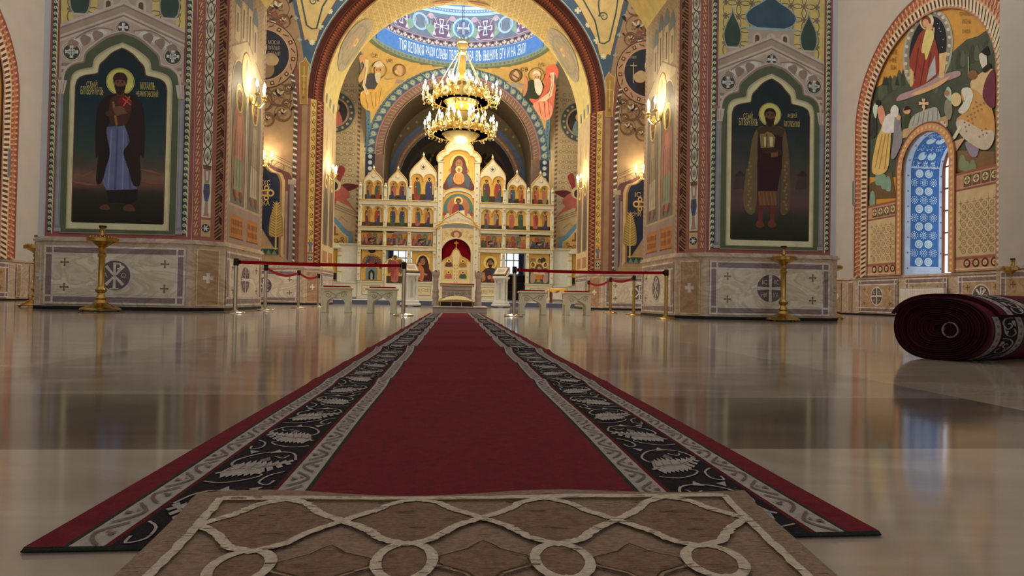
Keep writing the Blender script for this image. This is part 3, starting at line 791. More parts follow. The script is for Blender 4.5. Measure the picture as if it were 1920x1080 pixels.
def face(D, x, z, s, skin, hair, beard, lay, hat=None):
    D.disc(x, z, .105*s, skin, lay, .135*s, 18)
    D.blob([(x-.115*s, z-.02*s), (x-.12*s, z+.08*s), (x-.06*s, z+.155*s), (x+.06*s, z+.155*s), (x+.12*s, z+.08*s), (x+.115*s, z-.02*s), (x+.085*s, z+.06*s), (x, z+.10*s), (x-.085*s, z+.06*s)], hair, lay+1)
    if beard: D.blob([(x-.10*s, z-.03*s), (x-.04*s, z-.055*s), (x, z-.05*s), (x+.04*s, z-.055*s), (x+.10*s, z-.03*s), (x+.07*s, z-.16*s), (x, z-.22*s), (x-.07*s, z-.16*s)], beard, lay+1)
    for q in (-1, 1):
        D.line([(x+q*.02*s, z+.035*s), (x+q*.065*s, z+.04*s)], .012*s, hair, lay+2); D.disc(x+q*.042*s, z+.018*s, .014*s, c(20, 14, 12), lay+2, .009*s, 8)
    D.line([(x, z+.02*s), (x+.008*s, z-.03*s)], .010*s, tuple(a*.7 for a in skin[:3])+(1.,), lay+2)
    D.line([(x-.025*s, z-.062*s), (x+.025*s, z-.062*s)], .012*s, c(90, 40, 34), lay+3)
    if hat: D.blob([(x-.12*s, z+.06*s), (x-.115*s, z+.14*s), (x-.05*s, z+.20*s), (x+.05*s, z+.20*s), (x+.115*s, z+.14*s), (x+.12*s, z+.06*s), (x, z+.075*s)], hat, lay+3)

# ---- left pier: prince in a dark cloak over a blue robe
D, l0, cx = pier_front('left', -1)
w = lambda *p: [(lambda q: (-q.x, q.z))(atY(*za((a, b_))[0], YP)) for a, b_ in p]      # photograph zoom -> metres on this face
wb = lambda *p: [(lambda q: (-q.x, q.z))(atY(*zb((a, b_))[0], YP)) for a, b_ in p]
HALO = c(206, 170, 96)
h0 = w((818, 555))[0]
D.disc(*h0, .222, HALO, l0, n=36); D.ring(*h0, .205, .213, c(120, 84, 48), l0+1, 36)
cloak = c(34, 26, 24)
D.blob(w((760, 640), (690, 680), (660, 760), (650, 900), (655, 1060))+wb((590, 40), (578, 190), (610, 200), (640, 100), (660, 20))+w((725, 880), (770, 760), (800, 650)), cloak, l0+2)
D.blob(w((850, 635), (930, 660), (970, 740), (982, 900), (975, 1060))+wb((838, 40), (842, 200), (800, 215), (770, 120), (740, 20))+w((880, 950), (830, 800), (815, 660)), c(38, 28, 26), l0+2)
D.poly(w((725, 860), (900, 845), (925, 1000), (920, 1075))+wb((838, 90), (820, 240), (640, 245), (610, 190), (630, 60))+w((720, 1060)), c(84, 92, 124), l0+1)
for i, (a, d) in enumerate((((760, 880), (650, 235)), ((800, 870), (690, 240)), ((840, 880), (735, 240)), ((870, 900), (780, 235)))):
    D.line([w(a)[0], wb(d)[0]], .03 if i % 2 else .022, c(66, 74, 104) if i % 2 else c(104, 112, 142), l0+2)
D.blob(w((765, 660), (860, 655), (895, 700), (880, 800), (840, 850), (760, 845), (740, 760)), c(62, 38, 34), l0+3)
D.poly(w((825, 640), (900, 690), (880, 760), (800, 700)), c(96, 34, 32), l0+4)
D.line(w((770, 690), (795, 850)), .035, c(120, 88, 48), l0+4)
skin = c(96, 66, 48)
D.blob(w((720, 760), (790, 740), (880, 720), (890, 750), (800, 775), (740, 790)), c(70, 44, 36), l0+5)
for i in range(4): D.line(w((780+8*i, 745+10*i), (840+9*i, 738+9*i)), .024, skin, l0+6)
D.blob(w((770, 735), (820, 720), (850, 745), (800, 785)), skin, l0+6)
cr_ = c(170, 78, 60)
D.line(w((840, 720), (885, 655)), .022, cr_, l0+8); D.line(w((835, 668), (890, 712)), .02, cr_, l0+8); D.line(w((850, 650), (895, 690)), .014, cr_, l0+8)
face(D, h0[0], h0[1]-.03, .86, skin, c(40, 26, 20), c(44, 28, 22), l0+5, c(48, 28, 24))
D.poly(w((790, 625), (850, 625), (845, 650), (795, 650)), c(80, 54, 40), l0+4)
tc_ = c(190, 160, 96)
def lettering(D, txt, x0, z, wd, ht, col, l): D.text(txt, x0, z, wd, ht, col, l, False)
class _Flip:      # lettering on a face painted with u growing away from the nave
    pass
def letters(side, txts):
    sx = -1 if side == 'left' else 1
    T = Paint(lambda u, v, l: (u, YP-l, v))
    for txt, x, z, wd, ht in txts: T.text(txt, x, z, wd, ht, tc_, 24, False)
    return T
def wx(x, y): p = atY(*za((x, y))[0], YP); return p.x, p.z
T = letters('left', [])
for txt, a, d in (('СТЫЙ', (592, 588), (664, 545)), ('БЛГВЕРН КНЗЬ', (552, 640), (704, 592)), ('МИХАИЛЪ', (952, 608), (1052, 562)), ('ЧЕРНИГОВСКИЙ', (925, 655), (1074, 612))):
    x0, z0 = wx(*a); x1, z1 = wx(*d); T.text(txt, x0, z0, x1-x0, z1-z0, tc_, 24, False)
# feet, ground stones, cloud bars
for a, d in (((600, 345), (660, 360)), ((740, 345), (815, 368))): D.blob(wb(a, (a[0]+40, a[1]-18), d, (a[0]+10, d[1])), c(78, 52, 40), l0+2)
for a, d in (((450, 150), (560, 130)), ((840, 120), (960, 150)), ((440, 195), (580, 215)), ((845, 190), (970, 205))): D.line(wb(a, ((a[0]+d[0])/2, a[1]+12), d), [.012, .04, .012], c(116, 74, 62), l0)
D.poly(wb((640, 245), (825, 240), (820, 300), (780, 325), (700, 315), (650, 320)), c(30, 26, 24), l0+1)
D.build('mural_saint', M_PAINT, piers['left'])
T.build('painted_lettering', M_PAINT, piers['left'])

# ---- right pier: prince with a model church, brocade cloak
D, l0, cx = pier_front('right', 1)
zq = zoom(1300, 300, 3.375)
w = lambda *p: [(lambda q: (q.x, q.z))(atY(*zr((a, b_))[0], YP)) for a, b_ in p]
wb = lambda *p: [(lambda q: (q.x, q.z))(atY(*zq((a, b_))[0], YP)) for a, b_ in p]
h0 = w((480, 727))[0]
D.disc(*h0, .205, HALO, l0, n=36); D.ring(*h0, .19, .198, c(120, 84, 48), l0+1, 36)
broc = c(92, 78, 52)
D.blob(w((440, 800), (395, 820), (365, 900), (340, 1060))+wb((330, 60), (310, 240), (330, 330), (380, 335), (400, 200), (405, 20))+w((400, 950), (410, 830)), broc, l0+2)
D.blob(w((515, 800), (570, 820), (590, 900), (605, 1040))+wb((605, 60), (612, 260), (590, 335), (545, 335), (550, 150), (552, 20))+w((560, 960), (545, 830)), c(84, 68, 48), l0+2)
D.poly(w((440, 795), (525, 795), (560, 850), (555, 1075))+wb((550, 60), (525, 200), (520, 290), (405, 290), (400, 200), (400, 60))+w((398, 1050), (410, 860)), c(44, 22, 26), l0+3)
D.poly(wb((403, 198), (523, 198), (520, 290), (408, 290)), c(96, 66, 44), l0+4)
for i in range(5): D.line(wb((410+24*i, 205), (422+24*i, 285)), .012, c(120, 90, 56), l0+5)
for i in range(14):
    t = i/13; D.disc(*wb((350+8*math.sin(i*2), 20+290*t))[0], .022, c(120, 102, 66), l0+3, n=7); D.disc(*wb((578+8*math.cos(i*2), 20+290*t))[0], .022, c(116, 96, 62), l0+3, n=7)
D.poly(w((395, 815), (440, 800), (520, 800), (575, 825), (560, 870), (480, 850), (410, 870)), c(58, 46, 32), l0+5)
D.poly(w((415, 850), (445, 850), (460, 835), (490, 845), (512, 870), (505, 935), (420, 940)), c(116, 98, 60), l0+6)
for x in (440, 475): D.poly(w((x, 870), (x+22, 870), (x+20, 930), (x+4, 930)), c(176, 160, 120), l0+7)
D.rect(*w((455, 850))[0], *w((462, 935))[0], c(60, 46, 34), l0+7)
for i in range(3): D.line(w((485, 975+9*i), (528, 970+9*i)), .022, c(104, 70, 50), l0+7)
D.blob(w((430, 935), (500, 940), (550, 960), (540, 990), (470, 975), (430, 970)), c(50, 34, 28), l0+6)
face(D, h0[0], h0[1]-.03, .86, c(92, 62, 46), c(34, 22, 18), c(40, 26, 20), l0+6)
D.poly(w((455, 785), (505, 785), (500, 812), (460, 812)), c(76, 50, 38), l0+5)
for x in (285, 680):       # distant churches on the horizon
    D.blob(wb((x-30, 100), (x-12, 84), (x+5, 68), (x+22, 84), (x+35, 100), (x+10, 112)), c(46, 38, 36), l0); D.poly(wb((x-22, 105), (x+26, 105), (x+30, 180), (x-40, 190)), c(62, 50, 50), l0)
for x in (400, 475):
    D.poly(wb((x+5, 290), (x+36, 290), (x+34, 390), (x+4, 395)), c(92, 40, 36), l0+2); D.blob(wb((x-8, 395), (x+20, 380), (x+44, 410), (x+30, 428), (x-4, 425)), c(92, 48, 40), l0+3)
D.build('mural_saint', M_PAINT, piers['right'])
T = letters('right', [])
def wx(x, y): p = atY(*zr((x, y))[0], YP); return p.x, p.z
for txt, a, d in (('СТЫЙ', (312, 752), (370, 712)), ('БЛГВЕРН КНЗЬ', (284, 795), (402, 755)), ('АНДРЕЙ', (590, 752), (650, 716)), ('БОГОЛЮБСКИЙ', (568, 803), (668, 762))):
    x0, z0 = wx(*a); x1, z1 = wx(*d); T.text(txt, x0, z0, x1-x0, z1-z0, tc_, 24, False)
T.build('painted_lettering', M_PAINT, piers['right'])

# ---- chamfer strips and inner faces
for side, sx in (('left', -1), ('right', 1)):
    P = Paint(seg_map((sx*4.33, 11.32), (sx*3.95, 11.70), (-sx, -1)))
    P.rect(0, 1.172, .537, 6.4, c(128, 82, 70), 0)
    dash_strip(P, .01, .105, 1.2, 6.4, c(126, 78, 66), c(186, 150, 118), 1)
    vine_strip(P, .145, .30, 1.56, 6.4, c(196, 184, 152), c(58, 52, 52), c(150, 136, 122), 1)
    P.rect(.145, 1.24, .30, 1.52, c(160, 138, 104), 1); P.disc(.222, 1.38, .07, c(36, 38, 40), 2, n=20)
    for q in range(3): P.line([(.222-.055*math.cos(q*PI/3), 1.38-.055*math.sin(q*PI/3)), (.222+.055*math.cos(q*PI/3), 1.38+.055*math.sin(q*PI/3))], .017, c(220, 220, 214), 3)
    lattice_strip(P, .37, .495, 1.2, 6.4, c(58, 34, 28), c(140, 110, 70), c(116, 86, 60), 1)
    P.rect(.512, 1.18, .537, 6.4, c(100, 56, 48), 1)
    P.build('painted_strip', M_PAINT, piers[side])
    # face towards the nave: two saints in niches under a painted church
    GAIN[0] = 1.35
    Q = Paint(lambda u, v, l: (sx*(3.95-l), u, v))
    a, d = 11.70, 13.88
    Q.rect(a, 1.172, d, 6.4, c(172, 150, 116), 0)
    rope = c(176, 140, 116)
    for x in (a+.02, d-.10):
        Q.rect(x, 1.2, x+.08, 6.4, rope, 1)
        for k in range(52): Q.line([(x+.01, 1.22+k*.1), (x+.07, 1.28+k*.1)], .02, c(126, 92, 80), 2)
    Q.rect(a+.14, 1.2, d-.14, 1.85, c(150, 128, 116), 1)
    for k in range(2):
        u0 = a+.22+k*.92; u1 = u0+.82
        Q.rect(u0+.06, 1.30, u1-.06, 1.70, c(172, 112, 56), 2); Q.rect(u0+.04, 1.28, u1-.04, 1.30, c(110, 66, 40), 3)
        for r_ in range(2):
            for t in range(7): Q.rect(u0+.13+t*.085, 1.52-.15*r_, u0+.18+t*.085, 1.62-.15*r_, c(128, 76, 44), 3)
        uc = (u0+u1)/2
        Q.poly([(u0, 1.9)]+[(u1, 1.9), (u1, 4.0)]+[(uc+.41*math.cos(t*PI/10), 4.0+.5*math.sin(t*PI/10)) for t in range(1, 10)]+[(u0, 4.0)], c(108, 104, 92), 2)
        Q.line([(u0, 1.9), (u0, 4.0)]+[(uc-.41*math.cos(t*PI/10), 4.0+.5*math.sin(t*PI/10)) for t in range(1, 10)]+[(u1, 4.0), (u1, 1.9)], .03, c(196, 180, 150), 3)
        robe = (c(150, 104, 84), c(120, 108, 90))[k] if sx < 0 else (c(164, 108, 92), c(130, 110, 86))[k]
        Q.blob([(uc-.14, 3.65), (uc-.30, 3.4), (uc-.33, 2.8), (uc-.28, 2.1), (uc+.26, 2.1), (uc+.33, 2.8), (uc+.29, 3.4), (uc+.14, 3.65)], robe, 4)
        Q.poly([(uc-.1, 3.5), (uc+.12, 3.5), (uc+.16, 2.4), (uc+.02, 2.2), (uc-.16, 2.5)], (c(180, 120, 100), c(150, 136, 106))[k], 5)
        Q.poly([(uc-.22, 2.75), (uc+.2, 2.7), (uc+.2, 2.15), (uc-.22, 2.15)], (c(128, 140, 110), c(172, 160, 130))[k], 5)
        for t in range(4): Q.line([(uc-.2+.13*t, 3.2), (uc-.24+.15*t, 2.2)], .02, c(96, 76, 62), 6)
        Q.disc(uc, 3.82, .235, c(214, 180, 100), 4, .26, 24); Q.ring(uc, 3.82, .21, .225, c(150, 110, 60), 5, 24)
        face(Q, uc, 3.80, 1.0, c(140, 100, 76), c(88, 66, 52), c(96, 72, 58), 6)
        Q.blob([(uc-.25, 2.12), (uc-.08, 1.95), (uc-.12, 2.12)], c(120, 60, 50), 6); Q.blob([(uc+.05, 2.12), (uc+.2, 1.95), (uc+.22, 2.12)], c(120, 60, 50), 6)
    # painted church and mandorla above
    st_ = c(186, 170, 140)
    Q.poly([(a+.16, 4.62), (a+1.0, 5.02), (d-.2, 4.6), (d-.2, 4.5), (a+.16, 4.5)], st_, 2); Q.line([(a+.16, 4.6), (a+1.0, 5.0), (d-.2, 4.58)], .03, c(140, 122, 100), 3)
    Q.disc(a+1.0, 4.36, .30, c(204, 184, 140), 4, .42, 26); Q.ring(a+1., 4.36, .28, .30, c(140, 110, 76), 5, 26, k=1.4); Q.blob([(a+.86, 4.1), (a+1.14, 4.1), (a+1.08, 4.5), (a+1.0, 4.66), (a+.92, 4.5)], c(150, 136, 124), 5)
    for k, (x, h_) in enumerate(((.42, .62), (.75, .9), (1.12, .95), (1.45, .7))):
        Q.rect(a+x-.12, 4.78, a+x+.12, 4.9+h_*.7, st_, 3); Q.disc(a+x, 4.9+h_*.7, .12, st_, 3, .1); Q.rect(a+x-.035, 4.95, a+x+.035, 4.85+h_*.7, c(104, 92, 80), 4)
        Q.blob([(a+x-.16, 5.0+h_*.7), (a+x-.1, 5.2+h_*.7), (a+x, 5.32+h_*.7), (a+x+.12, 5.18+h_*.7), (a+x+.15, 5.0+h_*.7)], c(104, 116, 124), 3)
    for i in range(14):
        for j in range(9):
            x, z = a+.2+i*.14+(j % 2)*.07, 5.25+j*.13
            if x < d-.2: Q.ring(x, z, .045, .055, c(134, 112, 82), 1, 6)
    Q.build('mural_saints', M_PAINT, piers[side])
    GAIN[0] = GP
# ================================================================== WALL OF THE SECOND PIERS AND THE GREAT ARCH
GAIN[0] = 1.15
TAN = c(158, 128, 92); TAN2 = c(196, 170, 124); OUT = c(110, 78, 50); DKB = c(48, 34, 26)
zl = zoom(340, 280, 1080/340); zl2 = zoom(340, 0, 3.6); zr2 = zoom(1080, 0, 3.6)
def XZ(pt, Y=YF): p = atY(pt[0], pt[1], Y); return (abs(p.x), p.z)
L1 = lambda *p: [XZ(q) for q in zl(*p)]
L2 = lambda *p: [XZ(q) for q in zl2(*p)]
R2 = lambda *p: [XZ(q) for q in zr2(*p)]
def spiral(P, cx, cz, r_, w, col, lay, turns=1.4, a0=0., s=1, n=16):
    pts = []
    for k in range(n+1):
        t = k/n; a = a0+s*t*turns*2*PI; rr = r_*(1-.85*t)
        pts.append((cx+rr*math.cos(a), cz+rr*math.sin(a)))
    P.line(pts, [w*(1-.5*k/n) for k in range(n+1)], col, lay)
def lily(P, cx, cz, s, lay):
    for a in (.3, 1.3, 2.4, 3.5, 4.5, 5.5):
        P.blob([(cx, cz), (cx+s*math.cos(a-.3), cz+s*math.sin(a-.3)), (cx+1.7*s*math.cos(a), cz+1.7*s*math.sin(a)), (cx+s*math.cos(a+.3), cz+s*math.sin(a+.3))], (c(206, 184, 146), c(150, 110, 76))[int(a*2) % 2], lay, 3)
    P.blob([(cx-s*.4, cz-s*.2), (cx+s*.2, cz-s*.4), (cx+s*.9, cz+s*.5), (cx, cz+s*.3)], c(44, 38, 52), lay+1, 3)
for side, sx in (('left', -1), ('right', 1)):
    P = Paint(lambda u, v, l: (sx*u, YF-l, v), .002)
    P.rect(4.58, 1.172, 6.9, 9.4, TAN, 0)
    # rope border that bounds the painted lunette and curls away above
    ropeA = [(4.86, 1.2), (4.86, 5.6)]+[(4.86+(1-math.cos(a))*2.4, 5.6+math.sin(a)*4.1) for a in [i*.09 for i in range(1, 12)]]
    ropeB = [(x+.13, z-.0) for x, z in ropeA]
    redA = [(x-.0, z) for x, z in ropeA]; redB = [(4.74, z) if z <= 5.6 else (x-.12-.06*(z-5.6)*.2, z+.06) for x, z in ropeA]
    P.band(redA, redB, c(134, 84, 70), 2)
    n_ = []
    for i in range(len(ropeA)-1):
        k = 1 if i else 12
        n_ += [((ropeA[i][0]+(ropeA[i+1][0]-ropeA[i][0])*j/k, ropeA[i][1]+(ropeA[i+1][1]-ropeA[i][1])*j/k)) for j in range(k)]
    n_.append(ropeA[-1]); n2 = [(x+.115, z) for x, z in n_]
    rope_strip(P, n_, n2, c(120, 84, 70), c(216, 208, 180), c(62, 74, 68), 3, 90)
    # roundel with a half-seen elder, ring of little boxes
    rc = XZ((1218, 137)); rc = (5.92, rc[1]); r1, r0 = 1.0, .76
    P.disc(rc[0], rc[1], r1+.03, c(84, 52, 40), 4, n=44); P.disc(rc[0], rc[1], r1, c(176, 140, 104), 5, n=44)
    P.ring(rc[0], rc[1], r0, r0+.04, c(196, 150, 116), 6, 40); P.disc(rc[0], rc[1], r0, c(46, 48, 54), 6, n=40)
    for k in range(22):
        a = k*2*PI/22+.1; m_ = (r1+r0+.03)/2; x, z = rc[0]+m_*math.cos(a), rc[1]+m_*math.sin(a)
        if k % 2: P.line([(x-.06*math.cos(a), z-.06*math.sin(a)), (x+.06*math.cos(a), z+.06*math.sin(a))], .12, c(84, 56, 42), 6); P.disc(x, z, .032, c(206, 170, 122), 7, n=8)
        else: P.line([(x+.09*math.cos(a+1), z+.09*math.sin(a+1)), (x-.09*math.cos(a+1), z-.09*math.sin(a+1))], .03, c(92, 62, 44), 6)
    el = -1
    e0 = (rc[0]+.16, rc[1])
    P.disc(e0[0], e0[1]+.22, .27, c(206, 190, 150), 7, n=24); P.disc(e0[0], e0[1]+.2, .16, c(120, 84, 62), 8, .2)
    P.blob([(e0[0]-.2, e0[1]+.1), (e0[0]-.19, e0[1]+.4), (e0[0], e0[1]+.48), (e0[0]+.2, e0[1]+.4), (e0[0]+.2, e0[1]+.1), (e0[0]+.12, e0[1]+.33), (e0[0]-.12, e0[1]+.33)], c(34, 26, 24), 9)
    P.blob([(e0[0]-.15, e0[1]+.14), (e0[0]+.15, e0[1]+.14), (e0[0]+.12, e0[1]-.2), (e0[0], e0[1]-.42), (e0[0]-.12, e0[1]-.2)], c(206, 196, 176), 9)
    P.blob([(e0[0]-.3, e0[1]-.0), (e0[0]-.5, e0[1]-.4), (e0[0]-.36, e0[1]-.68), (e0[0]+.2, e0[1]-.72), (e0[0]+.45, e0[1]-.5), (e0[0]+.3, e0[1])], c(52, 36, 32) if sx > 0 else c(150, 120, 84), 8)
    P.blob([(e0[0]-.62, e0[1]-.1), (e0[0]-.4, e0[1]+.06), (e0[0]-.2, e0[1]-.05), (e0[0]-.3, e0[1]-.3), (e0[0]-.55, e0[1]-.3)], c(190, 160, 116), 9)
    if sx > 0: P.line([(e0[0]-.63, e0[1]+.3), (e0[0]-.63, e0[1]-.35)], .025, c(190, 170, 130), 9); P.line([(e0[0]-.74, e0[1]+.2), (e0[0]-.52, e0[1]+.2)], .025, c(190, 170, 130), 9)
    # leaf scrolls above and below the roundel
    for cx, cz, s_, d in ((5.55, rc[1]+1.45, .36, 1), (5.35, rc[1]+1.05, .2, -1), (5.5, rc[1]+2.1, .3, 1), (5.95, rc[1]+1.25, .25, 1), (5.42, rc[1]-1.2, .33, 1), (5.9, rc[1]-1.35, .34, -1), (5.3, rc[1]-1.75, .24, 1), (5.75, rc[1]-1.95, .2, -1), (5.15, rc[1]-1.0, .14, -1), (5.2, rc[1]-1.45, .12, -1)):
        if cx+s_ > 6.85 or cx-s_ < 5.0: s_ *= .7
        P.ring(cx, cz, s_, s_+.02, OUT, 4, 22); spiral(P, cx, cz, s_*1.05, .05, OUT, 5, 1.2, cx*3, d); lily(P, cx, cz, s_*.36, 6)
        P.blob([(cx-s_, cz+s_*.4), (cx-s_*1.4, cz+s_*.8), (cx-s_*1.1, cz+s_*.9)], DKB, 5, 3)
    # painted cornice and niche with the cross on a navy ground
    zc0 = XZ((1150, 268))[1]
    P.poly([(4.99, zc0-1.0), (6.9, zc0-.1), (6.9, 1.172), (4.99, 1.172)], c(172, 142, 104), 4)
    for d in (0, .06, .16): P.line([(4.99, zc0-1.0-d), (6.9, zc0-.1-d)], .02, c(112, 86, 60), 5)
    spiral(P, 5.35, zc0-1.15, .2, .03, c(120, 92, 66), 5, 1.1, 0); spiral(P, 5.75, zc0-.95, .18, .03, c(120, 92, 66), 5, 1.1, 2, -1)
    cxn = 6.52
    def ogee(hw, zb_, zsh, zap, n=5):
        H = [(hw, zb_), (hw, zsh)]+cr([(hw, zsh), (hw-.10, zsh+.25), (hw-.32, zsh+.33), (hw*.5, zsh+.6), (hw*.2, zap-.15), (0, zap)], 4)[1:]
        return [(cxn+x, z) for x, z in H if cxn+x < 7.6]+[(cxn-x, z) for x, z in H[::-1][1:]]
    def clipu(pts): return [(min(u, 6.9), z) for u, z in pts]
    pr0 = XZ((545, 350)); zs_ = L1((640, 190))[0][1]; zb_ = L1((560, 640))[0][1]; za_ = zs_+1.15
    P.poly(clipu(ogee(1.55, 1.20, zs_, za_+.30)), c(112, 72, 68), 6)
    P.poly(clipu(ogee(1.34, zb_-.06, zs_-.03, za_+.10)), c(200, 168, 116), 7)
    P.poly(clipu(ogee(1.25, zb_+.0, zs_-.05, za_+.02)), c(150, 112, 74), 8)
    P.poly(clipu(ogee(1.19, zb_+.06, zs_-.06, za_-.06)), c(36, 42, 62), 9)
    P.rect(cxn-1.42, 1.3, cxn-1.36, zs_-.3, c(150, 140, 130), 7); P.rect(cxn-1.60, 1.25, cxn-1.48, zs_-.05, c(138, 130, 126), 7); P.rect(cxn-1.66, zs_-.1, cxn-1.42, zs_+.05, c(176, 156, 130), 8)
    # triangles at its foot
    P.rect(cxn-1.17, zb_+.06, 6.9, zb_+.24, c(46, 72, 60), 10)
    for k in range(9):
        x = cxn-1.15+k*.17
        if x+.17 < 6.9: P.poly([(x, zb_+.06), (x+.16, zb_+.06), (x+.08, zb_+.22)], c(110, 128, 96), 11)
    P.rect(cxn-1.17, zb_+.24, 6.9, zb_+.27, c(196, 164, 104), 11)
    # palm
    px_ = L1((566, 450))[0]; ztop = L1((566, 318))[0][1]; zbt = L1((560, 598))[0][1]; zlo = L1((566, 522))[0][1]
    u0 = px_[0]; yl = c(206, 172, 96)
    P.line([(u0, zbt), (u0, zlo)], .05, yl, 11); P.line([(u0, zbt), (u0, ztop)], .03, yl, 13)
    P.blob([(u0, ztop+.05), (u0+.14, (ztop*.7+zlo*.3)), (u0+.19, (ztop+zlo)/2), (u0+.2, zlo+.05), (u0, zlo), (u0-.2, zlo+.05), (u0-.19, (ztop+zlo)/2), (u0-.14, (ztop*.7+zlo*.3))], c(150, 124, 70), 11)
    for k in range(13):
        z = zlo+(ztop-zlo)*k/13
        for s in (-1, 1): P.line([(u0, z), (u0+s*.19*(1-.5*k/13), z+.1)], .022, yl, 12)
    # arms of the great cross, stepped foot
    ca = L1((575, 262))[0]; zx = ca[1]; uc = 6.45
    P.rect(5.66, zx-.09, 6.9, zx+.09, yl, 10); P.rect(5.68, zx-.05, 6.9, zx+.05, c(132, 84, 58), 11)
    P.ring(5.60, zx, .06, .11, yl, 12, 14); P.ring(5.72, zx+.15, .04, .08, yl, 12, 12); P.ring(5.72, zx-.15, .04, .08, yl, 12, 12)
    P.rect(6.32, zb_+.62, 6.56, zs_+.7, yl, 10); P.rect(6.37, zb_+.66, 6.51, zs_+.66, c(132, 84, 58), 11); P.ring(6.44, zs_+.78, .06, .1, yl, 12, 14)
    P.ring(6.25, zb_+.72, .05, .09, yl, 12, 12); P.rect(6.05, zb_+.27, 6.9, zb_+.45, c(36, 42, 62), 12)
    P.line([(6.0, zb_+.28), (6.0, zb_+.45), (6.25, zb_+.45), (6.25, zb_+.6), (6.6, zb_+.6)], .05, yl, 13)
    for k in range(4): P.rect(5.78+k*.16, zx-.03, 5.84+k*.16, zx+.03, c(206, 172, 96) if k % 2 else c(60, 44, 70), 12)
    P.build('mural_niche', M_PAINT, ends[side])
    T = Paint(lambda u, v, l: (u, YF-l, v), .002)
    m0 = min(sx*5.82, sx*5.55)
    T.text('ХС' if sx < 0 else 'IС', m0, zx+.22, .2, .16, c(206, 180, 120), 14, False); T.text('КА' if sx < 0 else 'НИ', m0, zx-.38, .2, .15, c(206, 180, 120), 14, False)
    if sx < 0:
        for k, t in enumerate(('МОСIА', 'ПРИШЕ', 'В ЗЕМЛ')): T.text(t, -5.78, rc[1]+.32-.17*k, .36, .12, c(170, 150, 116), 14, False)
    else: T.text('СВ МИХ', 5.28, rc[1]+.42, .26, .09, c(170, 150, 116), 14, False)
    T.build('painted_lettering', M_PAINT, ends[side])

    # strips on the bevel beside the opening: gold vine, red zigzag
    P = Paint(seg_map((sx*4.58, YF), (sx*4.175, 20.95), (-sx, -1)), .002)
    wl = .5727
    P.rect(0, 1.172, wl, SPR, c(136, 88, 72), 0)
    P.rect(.10, 1.6, .30, SPR, c(206, 172, 92), 1)
    for k in range(17):
        z = 1.95+k*.26; s = 1 if k % 2 else -1
        spiral(P, .20, z, .085, .022, c(96, 72, 44), 2, 1.3, k*PI+PI/2, s, 10); P.line([(.20-s*.06, z-.13), (.20+s*.07, z+.05)], .014, c(96, 72, 44), 2)
    P.poly([(.14, 1.62), (.26, 1.62), (.24, 1.75), (.29, 1.9), (.11, 1.9), (.16, 1.75)], c(104, 104, 128), 3)
    P.rect(.10, 1.27, .30, 1.55, c(170, 146, 110), 1); P.disc(.20, 1.41, .075, c(42, 44, 42), 2, n=16); P.cross(.20, 1.41, .06, .02, c(210, 200, 180), 3)
    P.rect(.33, 1.18, .55, SPR, c(98, 44, 32), 1)
    for k in range(36):
        z = 1.2+k*.14; P.line([(.35, z), (.53, z+.07), (.35, z+.14)], .03, c(190, 140, 92), 2); P.poly([(.40, z+.10), (.52, z+.14), (.40, z+.18)], c(150, 84, 52), 2)
    P.build('painted_strip', M_PAINT, ends[side])
    # inner face of the pier: narrow saints, painted curtain below
    P = Paint(lambda u, v, l: (sx*(4.175-l), u, v), .002)
    P.rect(20.95, 1.172, 23.05, SPR, c(206, 182, 132), 0)
    for k in range(2):
        y0 = 21.15+k*.95; y1 = y0+.8
        P.poly([(y0, 1.9), (y1, 1.9), (y1, 4.2), ((y0+y1)/2, 4.6), (y0, 4.2)], c(140, 116, 92), 1)
        P.blob([(y0+.2, 2.0), (y1-.2, 2.0), (y1-.1, 3.0), ((y0+y1)/2, 3.9), (y0+.1, 3.0)], (c(96, 84, 74), c(112, 92, 76))[k], 2); P.disc((y0+y1)/2, 3.9, .2, c(216, 182, 104), 2); P.disc((y0+y1)/2, 3.9, .11, c(120, 84, 62), 3)
        P.rect(y0+.05, 1.35, y1-.05, 1.7, c(176, 120, 84), 1)
        P.poly([((y0+y1)/2-.1, 4.9), ((y0+y1)/2+.1, 4.9), ((y0+y1)/2, 5.7)], c(186, 150, 104), 2)
    P.build('mural_saints', M_PAINT, ends[side])

